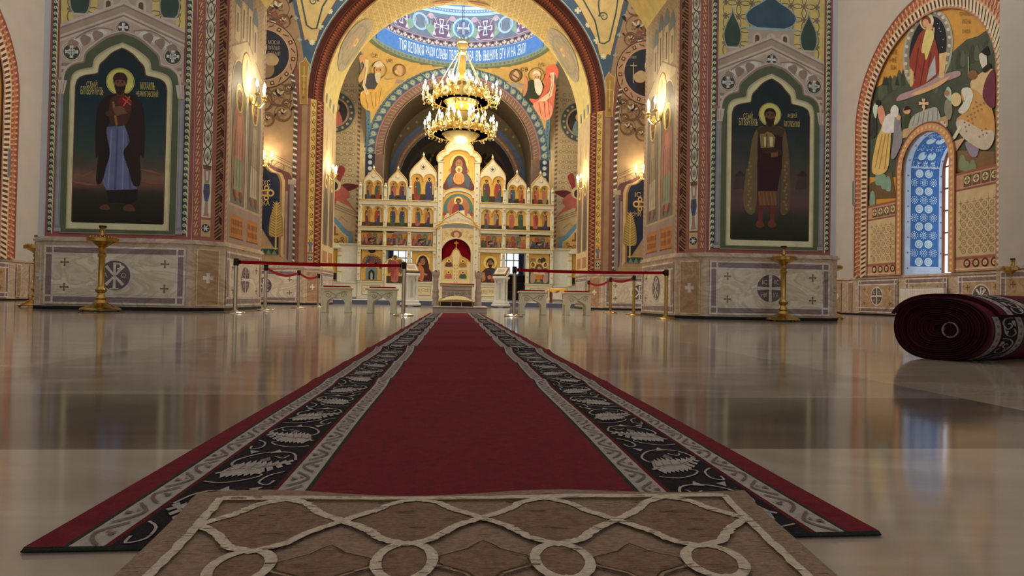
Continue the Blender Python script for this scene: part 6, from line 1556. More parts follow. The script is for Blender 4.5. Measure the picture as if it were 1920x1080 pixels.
        for k in (-1, 0, 1):
            x = m+k*.29; z = z0+.5+(.18 if k == 0 else 0)
            P.blob([(x-.2, z-.35), (x-.16, z+.1), (x, z+.22), (x+.16, z+.1), (x+.2, z-.35), (x, z-.45)], (c(72, 92, 74), c(96, 62, 60), c(60, 80, 110))[k+1], 2); P.blob([(x-.1, z-.4), (x+.1, z-.4), (x+.12, z), (x-.05, z+.1)], c(176, 140, 116), 3)
            P.disc(x-.02*k, z+.38, .14, c(236, 204, 122), 2); P.disc(x-.02*k, z+.36, .07, c(140, 96, 70), 3, .09); P.blob([(x-.09, z+.32), (x, z+.5), (x+.09, z+.32), (x, z+.42)], c(74, 50, 36), 4)
            P.blob([(x-.12, z+.15), (x-.26, z-.2), (x-.2, z-.4)], c(150, 110, 66), 1)
        P.rect(m-.16, z0+.22, m+.16, z0+.46, c(196, 110, 60), 5); P.rect(m-.26, z0+.44, m+.26, z0+.56, c(206, 190, 150), 5); P.disc(m, z0+.56, .05, c(140, 100, 60), 6)
        P.blob([(m-.02, z1-.3), (m+.2, z1-.15), (m+.3, z1-.3), (m+.1, z1-.4)], c(52, 56, 44), 2); P.rect(a[0]+.08, z1-.6, a[0]+.3, z1-.2, c(150, 116, 90), 1)
    icon_paint(o, P)
    a = F((IU((771.5, 500))[0], IU((811.5, 500))[0])); m = (a[0]+a[1])/2
    o = icon_plate(a[0], a[1], z0+.02, z1); P = ipaint(-.042)
    if sx < 0:
        bust(P, m+.03, z0+.05, 1.25, 1, c(74, 32, 34), c(60, 26, 28))
        P.blob([(m-.36, z0+.2), (m-.3, z0+.5), (m-.12, z0+.74), (m+.06, z0+.62), (m+.1, z0+.35), (m+.05, z0+.06), (m-.15, z0+.08)], c(190, 112, 60), 8); P.disc(m-.10, z0+.80, .085, c(170, 116, 80), 9, .10); P.blob([(m-.19, z0+.8), (m-.1, z0+.91), (m, z0+.82), (m-.1, z0+.86)], c(90, 58, 38), 10); P.blob([(m-.02, z0+.42), (m+.22, z0+.36), (m+.2, z0+.28), (m, z0+.34)], c(176, 120, 84), 10)
        for k in range(5): P.line([(m-.28+.06*k, z0+.55-.02*k), (m-.22+.05*k, z0+.15)], .014, c(140, 74, 40), 9)
    else:
        bust(P, m, z0+.05, 1.25, 1, c(70, 40, 40), c(66, 42, 30), beard=True)
        P.blob([(m+.02, z0+.62), (m+.3, z0+.5), (m+.42, z0+.12), (m+.2, z0+.08), (m+.05, z0+.35)], c(44, 66, 66), 6); P.blob([(m-.36, z0+.3), (m-.27, z0+.5), (m-.2, z0+.2), (m-.34, z0+.06)], c(176, 124, 76), 6); P.blob([(m-.12, z0+.3), (m+.02, z0+.36), (m+.05, z0+.22), (m-.06, z0+.16)], c(170, 116, 80), 8); P.poly([(m+.05, z0+.06), (m+.3, z0+.12), (m+.28, z0+.38), (m+.04, z0+.32)], c(150, 60, 48), 7)
        P.rect(a[0], z0+.02, a[1], z0+.04, c(150, 100, 50), 9)
    icon_paint(o, P)
    # white wall beyond the screen, with one more arched icon in a carved surround
    w0, w1 = xo+.0, xo+1.25
    q = sorted((sx*w0, sx*(xo+1.6)))
    b = MB(); ibox(b, q[0], q[1], 0, zI(459, 650), .05, .2, c(206, 202, 186)); ibox(b, q[0], q[1], zI(459, 650), zI(456, 650), 0, .2, IW2)
    ibox(b, q[0], q[1], .1, zI(531, 650), -.06, .2, c(212, 206, 184)); ibox(b, q[0], q[1], zI(531, 650), zI(528, 650), -.1, .2, IW2); b.build('side_panel', M_CARVED, ico)
    xa, xb = xo+.70, xo+1.6
    q = sorted((sx*xa, sx*xb)); q2 = sorted((sx*(xa+.2), sx*xb))
    b = MB(); ibox(b, min(sx*xa, sx*(xa+.17)), max(sx*xa, sx*(xa+.17)), zI(528, 640), zI(467, 640), -.14, .1); ibox(b, q[0], q[1], zI(467, 640), zI(464, 640), -.2, .1, IW2)
    L = [(xa, zI(464, 640)), (xa+.1, zI(459, 640)), (xa+.35, zI(455, 640)), (xa+.6, zI(448, 640)), (xa+.9, zI(446, 640)), (xa+.9, zI(464, 640))]
    b.prism([(sx*x, -.1, z) for x, z in L], (0, .2, 0), IW)
    for z in (zI(510, 640), zI(480, 640), zI(472, 640)): ibox(b, min(sx*(xa-.01), sx*(xa+.18)), max(sx*(xa-.01), sx*(xa+.18)), z, z+.05, -.16, .1, GOLD)
    b.build('side_surround', M_CARVED, ico)
    o = icon_plate(q2[0], q2[1], zI(524, 640), zI(468, 640), c(206, 160, 70)); P = ipaint(-.042); P.rect(q2[0], zI(524, 640), q2[1], zI(512, 640), c(44, 38, 34), 1); fig(P, sx*(xa+.55), zI(523, 640), 1.25, 2, c(56, 40, 44), c(110, 44, 40)); icon_paint(o, P)

# ---- the central bay
ux = lambda x, y=440: IU((x, y))[0]
xl, xr = ux(820), ux(897)
for s, xa, xb in ((-1, ux(819.5), ux(829)), (1, ux(887.5), ux(897.5))):
    b = MB(); ibox(b, xa, xb, Z['ped']-.9 if False else .0, zI(306, 824), -.22, .15)
    ibox(b, xa-.03, xb+.03, zI(306, 824), zI(303, 824), -.26, .15, IW2); ibox(b, xa-.02, xb+.02, 0, .12, -.25, .15, IW2)
    for k in range(16): b.ball(((xa+xb)/2, -.225, zI(520, 824)+k*.31), .04, 8, 6, (GOLD if k % 2 else IW2))
    b.build('pillar', M_CARVED, ico)
xc = (ux(829)+ux(887.5))/2; hwc = (ux(887.5)-ux(829))/2
# upper icon with a trefoil head
zt0, zt1 = zI(358, 857), zI(281, 857)
b = MB(); ibox(b, xc-hwc, xc+hwc, zI(412, 857), zt1, -.06, .0, GB, .004); o = b
P = ipaint(-.065)
bust(P, xc, zI(357, 857), 1.72, 1, c(84, 34, 34), c(92, 40, 38)); P.disc(xc, zI(357, 857)+1.2, .30, c(250, 232, 176), 1); m = xc
P.disc(m, zt0+.95, .155, c(236, 204, 122), 8, n=18); P.disc(m, zt0+.93, .075, c(160, 108, 70), 9, .09, 14); P.blob([(m-.24, zt0+.45), (m-.2, zt0+.72), (m, zt0+.84), (m+.2, zt0+.72), (m+.24, zt0+.45), (m+.1, zt0+.3), (m-.1, zt0+.3)], c(206, 140, 56), 7)
for k in range(4): P.line([(m-.15+.1*k, zt0+.7), (m-.12+.08*k, zt0+.36)], .02, c(150, 90, 40), 8)
for s in (-1, 1): P.blob([(m+s*.3, zt0+.75), (m+s*.5, zt0+.5), (m+s*.42, zt0+.1), (m+s*.28, zt0+.4)], c(56, 72, 96), 6); P.blob([(m+s*.34, zt0+.88), (m+s*.42, zt0+.98), (m+s*.46, zt0+.86)], c(176, 120, 84), 7)
zd0, zd1 = zI(410, 857), zI(364, 857)
P.disc(m, zd0+.45, .66, c(76, 120, 112), 9, .66, 30); P.disc(m, zd0+.5, .5, c(176, 112, 76), 10, .5, 26)
P.blob([(m-.22, zd0), (m-.26, zd0+.4), (m-.14, zd0+.62), (m+.14, zd0+.62), (m+.26, zd0+.4), (m+.22, zd0)], c(52, 62, 100), 12); P.blob([(m-.26, zd0+.3), (m-.16, zd0+.62), (m+.02, zd0+.6), (m-.05, zd0+.2), (m-.2, zd0+.1)], c(150, 56, 56), 13)
P.disc(m, zd0+.78, .2, c(240, 210, 128), 11); P.disc(m, zd0+.77, .085, c(160, 108, 72), 13, .11); P.blob([(m-.12, zd0+.7), (m-.08, zd0+.88), (m+.08, zd0+.88), (m+.12, zd0+.7), (m, zd0+.82)], c(74, 46, 32), 14); P.blob([(m-.06, zd0+.72), (m+.06, zd0+.72), (m, zd0+.62)], c(84, 54, 38), 14); P.poly([(m+.08, zd0+.1), (m+.3, zd0+.14), (m+.28, zd0+.38), (m+.06, zd0+.34)], c(220, 206, 176), 14)
for s in (-1, 1): P.rect(m+s*.5-.1, zd0, m+s*.5+.1, zd0+.22, c(206, 190, 170), 12); P.disc(m+s*.6, zd0+.2, .08, c(160, 60, 50), 13)
icon_paint(o, P)
# trefoil hood
def trefoil(hw, zb_, zt):
    H = zt-zb_; return [(hw, zb_)]+cr([(hw, zb_), (hw*.99, zb_+H*.22), (hw*.80, zb_+H*.42), (hw*.66, zb_+H*.46), (hw*.62, zb_+H*.62), (hw*.42, zb_+H*.86), (0, zt)], 5)[1:]
b = MB(); Ho = trefoil(ux(899)-xc, zI(305, 857), zI(262, 857)); Hi = trefoil(hwc, zI(301, 857), zI(282, 857))
pts = [(xc-x, z) for x, z in Ho]+[(xc+x, z) for x, z in Ho[::-1][1:]]; pin = [(xc+x, z) for x, z in Hi]+[(xc-x, z) for x, z in Hi[::-1][1:]]
b.prism([(x, -.2, z) for x, z in pts+pin], (0, .2, 0), IW)
b.tube([(x, -.21, z) for x, z in pts], .035, 6, GOLD); b.tube([(x, -.21, z) for x, z in pin], .02, 6, GOLD); 
P = ipaint(-.2)
for k in range(-6, 7):
    if abs(k) > 0: spiral(P, xc+k*.13, zI(276, 857)+.32-abs(k)**1.25*.085, .07, .015, c(196, 160, 90), 1, 1.3, k, (-1)**k)
P.disc(xc, zI(269, 857), .13, c(206, 170, 150), 1); P.disc(xc, zI(269, 857), .09, c(150, 110, 120), 2); b.add(P.b).build('hood', M_CARVED, ico)
# arch over the lower central icon
b = MB(); A = [(xc-hwc*1.05*math.cos(PI*i/16), zI(371, 857)+.42*math.sin(PI*i/16)) for i in range(17)]; A2 = [(xc-hwc*.90*math.cos(PI*i/16), zI(371, 857)-.02+.30*math.sin(PI*i/16)) for i in range(17)]
b.prism([(x, -.16, z) for x, z in A+A2[::-1]], (0, .1, 0), IW); b.tube([(x, -.17, z) for x, z in A], .022, 5, GOLD); b.build('arch_moulding', M_CARVED, ico)
# pediment over the royal doors
b = MB(); zq0, zq1 = zI(424, 857), zI(397, 857); hp = ux(899)-xc
L = cr([(hp, zq0), (hp*.82, zq0+.06), (hp*.62, zq0+.28), (hp*.36, zq0+.42), (hp*.12, zq0+.56), (0, zq1)], 5); pts = [(xc-x, z) for x, z in L]+[(xc+x, z) for x, z in L[::-1][1:]]
low = [(xc+hp*math.cos(PI*i/14)*1., zI(432, 857)-.02+.32*math.sin(PI*i/14)) for i in range(15)]
b.prism([(x, -.26, z) for x, z in pts+low], (0, .2, 0), IW); b.tube([(x, -.27, z) for x, z in pts], .03, 6, GOLD); b.tube([(x, -.27, z) for x, z in low], .025, 6, GOLD); 
P = ipaint(-.26)
for k in range(-7, 8): spiral(P, xc+k*.115, zq0+.20-abs(k)*.022+.1*(1-abs(k)/7), .06, .015, c(190, 152, 84), 1, 1.3, k, (-1)**k)
b.add(P.b).build('pediment', M_CARVED, ico)
# carved surround of the doorway
zdo = zI(530, 857); rD = (ux(884.5)-ux(827))/2; xd = (ux(884.5)+ux(827))/2; zsp = zI(447, 857)-rD
out = [(xl, .0), (xl, zI(428, 857)), (xr, zI(428, 857)), (xr, .0)]; inn = [(xd+rD, 0)]+[(xd+rD*math.cos(PI*i/18), zsp+rD*math.sin(PI*i/18)) for i in range(19)]+[(xd-rD, 0)]
b = MB(); b.prism([(x, -.1, z) for x, z in out+inn], (0, .2, 0), c(222, 204, 158)); b.tube([(x, -.11, z) for x, z in inn], .035, 6, IW)

P = ipaint(-.1)
for k in range(13):
    A = PI*(k+.5)/13; r_ = rD+.2
    for j in range(2): spiral(P, xd+(r_+.16*j)*math.cos(A), zsp+(r_+.16*j)*math.sin(A)*1.02, .085, .018, c(188, 150, 84), 1, 1.3, A*3, (-1)**(k+j)) if zsp+(r_+.16*j)*math.sin(A) < zI(431, 857) and abs((r_+.16*j)*math.cos(A)) < rD+.16 else None
P.disc(xd, zsp+rD+.17, .24, c(150, 96, 80), 2, .17); P.disc(xd, zsp+rD+.15, .12, c(206, 170, 130), 3)
b.add(P.b).build('portal', M_CARVED, ico)
b = MB(); b.prism([(x, .18, z) for x, z in inn], (0, .02, 0), c(128, 16, 30)); b.build('curtain', M_CLOTH, ico)
# royal doors: two leaves rising to a point, four small icons, a cross
drs = bpy.data.objects.new('royal_doors', None); COL.objects.link(drs); drs.parent = ico
zpk = zI(466, 857); zsh = zI(489, 857)
for s in (-1, 1):
    L = [(0, .1), (0, zpk)]+cr([(0, zpk), (.12, zpk-.1), (.24, zpk-.34), (.42, zpk-.44), (.52, zsh+.05), (rD-.02, zsh-.1)], 4)[1:]+[(rD-.02, .1)]
    b = MB(); b.prism([(xd+s*x, -.03, z) for x, z in L], (0, .06, 0), c(224, 204, 154)); b.tube([(xd+s*x, -.035, z) for x, z in L[1:]], .022, 5, GOLD); 
    P = ipaint(-.03)
    for z0, z1, top in ((zI(500.5, 857), zI(481, 857), 1), (zI(522, 857), zI(507, 857), 0)):
        x0, x1 = (.12, .5) if top else (.14, .5)
        pts = [(xd+s*x0, z0), (xd+s*x1, z0), (xd+s*x1, z1 if not top else z0+.28), (xd+s*(x0+.05 if top else x0), z1)]
        P.poly(pts, GB, 1); P.line(pts, .025, GOLD, 2, True); mx = xd+s*(x0+x1)/2
        P.blob([(mx-.15, z0+.02), (mx-.08, z0+.22), (mx+.08, z0+.22), (mx+.15, z0+.02)], rnd.choice(ROBES), 3); P.disc(mx, z0+.27, .085, c(236, 204, 122), 3, n=12); P.disc(mx, z0+.265, .045, c(110, 70, 50), 4, n=10)
    for k in range(9): P.disc(xd+s*.055, .4+k*.15, .03, c(196, 160, 90), 2, n=8)
    for z in (.25, .35): spiral(P, xd+s*.3, z, .07, .015, c(190, 152, 84), 2, 1.3)
    b.add(P.b).build('door_leaf', M_CARVED, drs)
b = MB(); b.box(xd-.018, xd+.018, -.05, -.01, zpk, zI(452, 857), GOLD, .006); b.box(xd-.10, xd+.10, -.05, -.01, zI(457, 857), zI(455, 857), GOLD, .006); b.ball((xd, -.03, zpk), .05, 8, 6, GOLD); b.build('door_cross', M_METAL, drs)

# windows of the altar room seen through the side doorways
for i, (xa, xb) in enumerate(((-2.95, -1.95), (1.95, 2.95))):
    w = sroot('window_%d' % (3+i))
    Yw = 36.58; fr = c(206, 210, 216)
    b = MB(); b.poly([(xa*1.2, Yw, .9), (xb*1.2, Yw, .9), (xb*1.2, Yw, 3.4), (xa*1.2, Yw, 3.4)], (1, 1, 1, 1)); b.build('window_pane', M_PANE, w)
    b = MB()
    for k in range(4): x = xa*1.2+(xb-xa)*1.2*k/3; b.box(x-.03, x+.03, Yw-.06, Yw-.01, .85, 3.45, fr)
    for z in (.87, 1.65, 2.4, 3.42): b.box(xa*1.2, xb*1.2, Yw-.07, Yw-.01, z-.03, z+.03, c(140, 150, 166))
    b.box(xa*1.2-.1, xb*1.2+.1, Yw-.3, Yw, .78, .84, c(206, 206, 206)); b.build('window_frame', M_CARVED, w)
# ================================================================== LAMPS
GAIN[0] = 1.1
BR = c(234, 202, 130, .7); BR2 = c(216, 176, 100, .72); CRY = c(246, 236, 206, .3); IVORY = c(236, 228, 206)
def point(name, loc, power, col, parent=None, r_=.12):
    ld = bpy.data.lights.new(name, 'POINT'); ld.energy = power; ld.color = col; ld.shadow_soft_size = r_
    o = bpy.data.objects.new(name, ld); COL.objects.link(o); o.location = loc
    if parent: o.parent = parent
    return o
bulb = MB(); bulb.lathe([(.001, 0), (.016, .012), (.024, .04), (.017, .075), (.006, .105), (.001, .12)], 8)
bulb_me = None
def bulb_at(parent, loc, s=1.):
    global bulb_me
    if bulb_me is None: o = bulb.build('candle_bulb', M_BULB, parent, 60); bulb_me = o.data
    else:
        o = bpy.data.objects.new('candle_bulb', bulb_me); COL.objects.link(o); o.parent = parent
    o.location = loc; o.scale = (s, s, s); return o

# ---- great two-tiered chandelier
cp = atY(865, 200, CY)
ch = thing('chandelier', 'great two-tiered brass chandelier with lit electric candles hanging under the dome', 'chandelier', (cp.x, CY, 0))
z_at = lambda y: atY(865, y, CY).z
zU, zL = z_at(184), z_at(247)
rU, rL = 1.10, 1.12
zc_ = z_at(84)
b = MB()
for k in range(3): a = k*2*PI/3; b.tube([(.04*math.cos(a), .04*math.sin(a), zc_), (.03*math.cos(a), .03*math.sin(a), 16.0)], .013, 6, c(90, 80, 60, .6))
b.build('hanging_rods', M_METAL, ch)
b = MB(); b.lathe([(.10, -.42), (.16, -.36), (.14, -.2), (.20, -.12), (.20, .02), (.24, .05), (.22, .1), (.16, .12)], 16, (0, 0, zc_), BR)
for k in range(10): a = k*PI/5; b.tube([(.2*math.cos(a), .2*math.sin(a), zc_+.08), (.24*math.cos(a), .24*math.sin(a), zc_+.32)], [.03, .012], 5, BR2)
b.lathe([(.03, -2.1), (.05, -2.0), (.10, -1.6), (.16, -1.15), (.13, -.9), (.17, -.6), (.10, -.42)], 14, (0, 0, zc_), BR2); b.build('crown', M_METAL, ch, 40)
def ring_tier(name, r_, z, h, narm, deep):
    b = MB()
    n = 48
    prof = [(r_-.03, z+h*.5), (r_+.01, z+h*.55), (r_+.02, z+h*.4), (r_+.0, z), (r_+.02, z-h*.4), (r_+.01, z-h*.55), (r_-.03, z-h*.5)]
    b.lathe(prof, n, col=BR, colf=lambda a_, j: BR if (j//2) % 2 else BR2)
    b.lathe([(r_-.03, z-h*.5), (r_-.05, z), (r_-.03, z+h*.5)], n, col=BR2)
    # pierced cresting and beads
    for k in range(24):
        a = k*PI/12; x, y = r_*math.cos(a), r_*math.sin(a)
        b.lathe([(.03, 0), (.05, .05), (.02, .1), (.035, .14), (.001, .2)], 6, (x, y, z+h*.5), BR)
        b.ball((x*1.0, y*1.0, z-h*.6), .03, 6, 5, BR)
        a2 = a+PI/24; b.ball((r_*1.02*math.cos(a2), r_*1.02*math.sin(a2), z), .06, 8, 5, c(236, 196, 110, .8))
    for k in range(8):      # round embossed plates on the hoop
        a = k*PI/4+.2; d = Vector((math.cos(a), math.sin(a), 0)); e = Vector((-math.sin(a), math.cos(a), 0)); u_ = Vector((0, 0, 1)); rp_ = h*.62
        for r0_, r1_, o0, o1, col in ((rp_, rp_*.8, .03, .05, BR), (rp_*.8, rp_*.3, .05, .04, CRY), (rp_*.3, .001, .04, .07, BR2)):
            b.grid([[d*(r_+o0)+e*r0_*math.cos(t)+u_*(z+r0_*math.sin(t)) for t in [q*PI/8 for q in range(16)]], [d*(r_+o1)+e*r1_*math.cos(t)+u_*(z+r1_*math.sin(t)) for t in [q*PI/8 for q in range(16)]]], col, True)
    # hanging basket and spokes
    if deep:
        b.lathe([(.02, z-.52), (.25, z-.46), (.58, z-.30), (.78, z-.12), (.80, z-.03)], 20, col=BR, colf=lambda i, j: BR if (i+j) % 2 else c(240, 210, 140, .7))
    for k in range(6): a = k*PI/3; b.tube([(.08*math.cos(a), .08*math.sin(a), z+.05), (r_*.95*math.cos(a), r_*.95*math.sin(a), z)], .022, 6, BR2)
    ro = b.build(name, M_METAL, ch, 50)
    return ro
upper = ring_tier('upper_ring', rU, zU, .34, 12, True); lower = ring_tier('lower_ring', rL, zL, .26, 14, True)
def tier_candles(ro, r_, z, n, rows):
    """scroll arms round a ring, each with its candle tube and lit bulb"""
    for j, (o_, up, da) in enumerate(rows):
        b = MB(); P_ = [(r_, 0, z-.02), (r_+o_*.4, 0, z-.16+up*.3), (r_+o_*.85, 0, z-.14+up*.7), (r_+o_, 0, z+up)]
        b.tube(P_, .02, 5, BR); x = r_+o_
        b.lathe([(.015, -.03), (.06, 0), (.055, .02), (.02, .03)], 8, (x, 0, z+up), BR)
        if o_ > .2: b.tube([(r_+o_*.5+.10*math.cos(t), 0, z-.13+.10*math.sin(t)) for t in [q*.7 for q in range(8)]], .014, 5, BR); b.ball((r_+o_*.9, 0, z-.2+up*.5), .035, 7, 5, CRY)
        arm = None; tube = None
        for k in range(n):
            a = 2*PI*(k+.5)/n+da
            if arm is None:
                arm = b.build('candle_arm', M_METAL, ro); q = MB(); q.lathe([(.024, 0), (.024, .15)], 7, (0, 0, 0), IVORY); tube = q.build('candle_tube', M_CARVED, ro); a_, t_ = arm, tube
            else:
                a_ = arm.copy(); t_ = tube.copy(); COL.objects.link(a_); COL.objects.link(t_)
            a_.rotation_euler = (0, 0, a); t_.location = (x*math.cos(a), x*math.sin(a), z+up+.02)
            bulb_at(ro, (x*math.cos(a), x*math.sin(a), z+up+.16), 1.75)
tier_candles(upper, rU, zU, 12, [(.36, .24, -.08), (.48, -.04, .08), (-.30, .26, 0)])
tier_candles(lower, rL, zL, 13, [(.22, .24, -.08), (.32, .04, .08), (-.25, .28, 0)])
# inner crown of candles above the upper ring
b = MB(); zz = zU+.55
b.lathe([(.10, zz-.2), (.5, zz), (.48, zz+.1), (.1, zz+.05)], 18, col=BR); o = b.build('top_tray', M_METAL, ch, 40)
for k in range(10): a = k*PI/5; bulb_at(o, (.44*math.cos(a), .44*math.sin(a), zz+.16), 1.7)
b = MB(); zz = zL+.62
b.lathe([(.05, zz-.5), (.3, zz-.3), (.62, zz+.05), (.58, zz+.12), (.2, zz)], 18, col=BR, colf=lambda i, j: BR if (i+j) % 2 else c(240, 206, 130, .7)); o = b.build('middle_basket', M_METAL, ch, 40)
for k in range(8): a = k*PI/4; bulb_at(o, (.5*math.cos(a), .5*math.sin(a), zz+.2), 1.6)
b = MB()
for k in range(6):
    a = k*PI/3+.26
    b.tube([(.16*math.cos(a), .16*math.sin(a), zc_-.3), (rU*math.cos(a), rU*math.sin(a), zU+.15)], .022, 6, BR); b.tube([(rU*.72*math.cos(a), rU*.72*math.sin(a), zU-.1), (rL*math.cos(a), rL*math.sin(a), zL+.12)], .02, 6, BR)
b.build('chains', M_METAL, ch)
point('chandelier_light_upper', (0, 0, zU+1.0), 580, (1, .86, .60), ch, .8); point('chandelier_light_middle', (0, 0, (zU+zL)/2-.25), 150, (1, .86, .60), ch, .25); point('chandelier_light_lower', (0, 0, zL-.8), 210, (1, .86, .60), ch, .5)

# ---- wall sconces: brass back plate, scroll arms, three candles
sc_proto = None
def sconce(loc, rz, label, power=26, s=1.):
    global sc_proto
    if sc_proto is None:
        t = thing('wall_sconce', label, 'wall lamp', loc, rz, 'brass candle sconces on the painted piers')
        b = MB(); b.lathe([(.001, -.02), (.07, -.015), (.09, 0), (.07, .03), (.03, .04)], 14, (0, 0, 0), BR); b.xform(Matrix.Rotation(PI/2, 4, 'X')); b.build('back_plate', M_METAL, t, 40)
        for k in (-1, 0, 1):
            b = MB(); d = .24 if k == 0 else .17; e = (k*.22, -d, .04)
            b.tube(cr([(0, 0), (.3, -.6), (.8, -.5), (1, .3)], 4) and [(e[0]*t_, e[1]*t_-.0, -.16*math.sin(t_*PI*.9)+.04*t_) for t_ in [i/8 for i in range(9)]], .014, 6, BR); b.lathe([(.012, -.03), (.05, 0), (.045, .02), (.015, .025)], 10, e, BR); b.ball((e[0], e[1], e[2]-.05), .02, 6, 5, BR)
            a = b.build('scroll_arm', M_METAL, t, 40); b = MB(); b.lathe([(.018, 0), (.018, .12)], 8, (e[0], e[1], e[2]+.02), IVORY); b.build('candle_tube', M_CARVED, a); bulb_at(a, (e[0], e[1], e[2]+.14), 1.25)
        sc_proto = t
    else:
        t = copy_tree(sc_proto); t.location = loc; t.rotation_euler = (0, 0, rz); t['label'] = label
    t.scale = (s, s, s)
    d = Matrix.Rotation(rz, 3, 'Z') @ Vector((0, -.34, .28)); point('sconce_light', Vector(loc)+d, power, (1, .82, .54), None, .08)
    return t
def on_face(x, y, X): return atX(x, y, X)
p = on_face(469, 186, -3.95); sconce((-3.93, p.y, p.z), PI/2, 'lit brass candle sconce beside the prince in the blue robe', 26)
p = on_face(1240, 218, 3.95); sconce((3.93, p.y, p.z), -PI/2, 'lit brass candle sconce beside the prince carrying a model church', 26)
p = on_face(615, 329, -4.175); sconce((-4.155, p.y, p.z), PI/2, 'lit brass candle sconce beside the six-winged red angel below the seated elder in yellow', 32)
p = on_face(1097, 347, 4.175); sconce((4.155, p.y, p.z), -PI/2, 'lit brass candle sconce beside the six-winged red angel below the elder in rose', 32)
p = atY(499, 306, YF); sconce((p.x, YF-.04, p.z), 0, 'lit brass candle sconce over the palm beside the letters XC', 30)
p = atY(1202, 331, YF); sconce((p.x, YF-.04, p.z), 0, 'lit brass candle sconce over the palm beside the letters IC', 30)
# ================================================================== CARPETS
def rows_quad(c00, c10, c11, c01):
    """bilinear patch: u across, v away from the camera"""
    return lambda u, v: tuple((1-u)*(1-v)*a+u*(1-v)*b_+u*v*d+(1-u)*v*e for a, b_, d, e in zip(c00, c10, c11, c01))
GAIN[0] = 1.2
RC = c(108, 30, 42); RC2 = c(90, 24, 34); CW = c(168, 160, 154); CB = c(28, 28, 32); CG = c(42, 50, 46)
LEN = 11.75
cA, cB = atZ(45, 1018, .012), atZ(1648, 988, .012)
cC, cD = atZ(904, 589, .012), atZ(801, 589, .012)
qd = rows_quad((cA.x, cA.y), (cB.x, cB.y), (cC.x, 12.7), (cD.x, 12.7))
def rip(y):      # shallow creases that run across the carpet
    z = 0
    for y0, h_ in ((2.35, .010), (2.95, .008), (3.75, .022), (4.9, .016), (5.9, .020), (7.3, .022), (9.0, .020)):
        z += h_*math.exp(-((y-y0)/.065)**2)
    return z+.002*math.sin(y*5.)
def cmap(u, v, l):
    x, y = qd(u, v); return (x, y, .008+rip(y)*(1-.6*abs(2*u-1)**4)+l)
CWD, CLN = 1.05, 11.75
P = Paint(lambda a, d, l: cmap(a/CWD, d/CLN, l), .0004)
vs = [(i/260)**1.0 for i in range(261)]
W_ = 1.05
eu = [0, .040, .046, .083, .090, .208, .215, .255, .262]      # stripes of the border across the width
cols = [RC, CG, CW, RC2, CB, RC2, CW, CG]
rowsB = MB()
us = eu[:-1]+[.262, .40, .5, .6, .738]+[1-e for e in eu[::-1][1:]]
def ucol(i):
    u = (us[i]+us[i+1])/2; m = min(u, 1-u)
    for k in range(len(eu)-1):
        if eu[k] <= m < eu[k+1]: return cols[k]
    return RC
rowsB.grid([[cmap(u, v, 0) for u in us] for v in vs], colf=lambda a, b_: ucol(b_))
# turned edges
for side in (0, 1):
    rowsB.grid([[cmap(side, v, 0) for v in vs], [(lambda p: (p[0]+(-.004 if side == 0 else .004), p[1], p[2]-.006))(cmap(side, v, 0)) for v in vs], [(lambda p: (p[0], p[1], 0.0005))(cmap(side, v, 0)) for v in vs]], RC2)
rowsB.grid([[cmap(u/20, 0, 0) for u in range(21)], [(lambda p: (p[0], p[1]-.004, p[2]-.003))(cmap(u/20, 0, 0)) for u in range(21)], [(lambda p: (p[0], p[1], .0005))(cmap(u/20, 0, 0)) for u in range(21)]], CG)
rowsB.grid([[cmap(u/20, 1, 0) for u in range(21)], [(lambda p: (p[0], p[1], .0005))(cmap(u/20, 1, 0)) for u in range(21)]], RC2)
# acanthus scrolls on the black band, small blossoms on the pale ones
def acanthus(P, uc, du, v0, dv, s, lay):
    M_ = lambda pts: [(uc+s*x*du, v0+y*dv) for x, y in pts]
    g = c(120, 112, 108)
    # feathered leaf: lobes fan out from a curved rib that crosses the band
    rib = cr([(-.44, .30), (-.2, .40), (.1, .44), (.44, .62)], 4)
    for k in range(1, 11):
        x, y = rib[min(k+1, len(rib)-1)]; t = k/11; L_ = .20*math.sin(PI*(.25+.7*t))
        P.poly(M_([(x-.06, y), (x-.02+.05, y+L_*1.25), (x+.075, y+L_*.75), (x+.035, y)]), CW, lay); P.poly(M_([(x-.06, y), (x+.03, y-L_*.95), (x+.085, y-L_*.55), (x+.035, y)]), CW, lay)
    P.line(M_(rib), [du*.055]*4+[du*.04]*(len(rib)-4), CW, lay+1); P.line(M_([(x, y+.012) for x, y in rib[2:-2]]), du*.014, CB, lay+2)
    for k in (2, 4, 6, 8): x, y = rib[k]; P.line(M_([(x, y+.03), (x+.03, y+.12)]), du*.012, g, lay+2)
    # stem curls between the leaves
    P.line(cr(M_([(.46, .66), (.34, .86), (.05, .92), (-.22, .84), (-.40, .66), (-.36, .52), (-.24, .56)]), 3), du*.038, CW, lay)
    P.line(cr(M_([(-.46, .12), (-.2, .08), (.08, .16), (.2, .26), (.1, .30)]), 3), du*.032, CW, lay)
    P.line(cr(M_([(.46, .34), (.30, .24), (.26, .08), (.40, .02), (.44, .12)]), 3), du*.032, CW, lay)
    P.line(cr(M_([(.1, .78), (.24, .72), (.3, .8)]), 3), du*.03, CW, lay); P.poly(M_([(-.02, .88), (.06, 1.0), (.14, .9)]), CW, lay); P.poly(M_([(-.3, .86), (-.38, .98), (-.22, .94)]), CW, lay); P.poly(M_([(-.06, .68), (.04, .76), (.10, .66), (.02, .6)]), g, lay)
ND = 50
for k in range(ND):
    for sd in (0, 1):
        uc = .149 if sd == 0 else 1-.149
        acanthus(P, uc*CWD, .114*CWD, k*CLN/ND, CLN/ND, (1 if k % 2 else -1), 1)
NS = 150
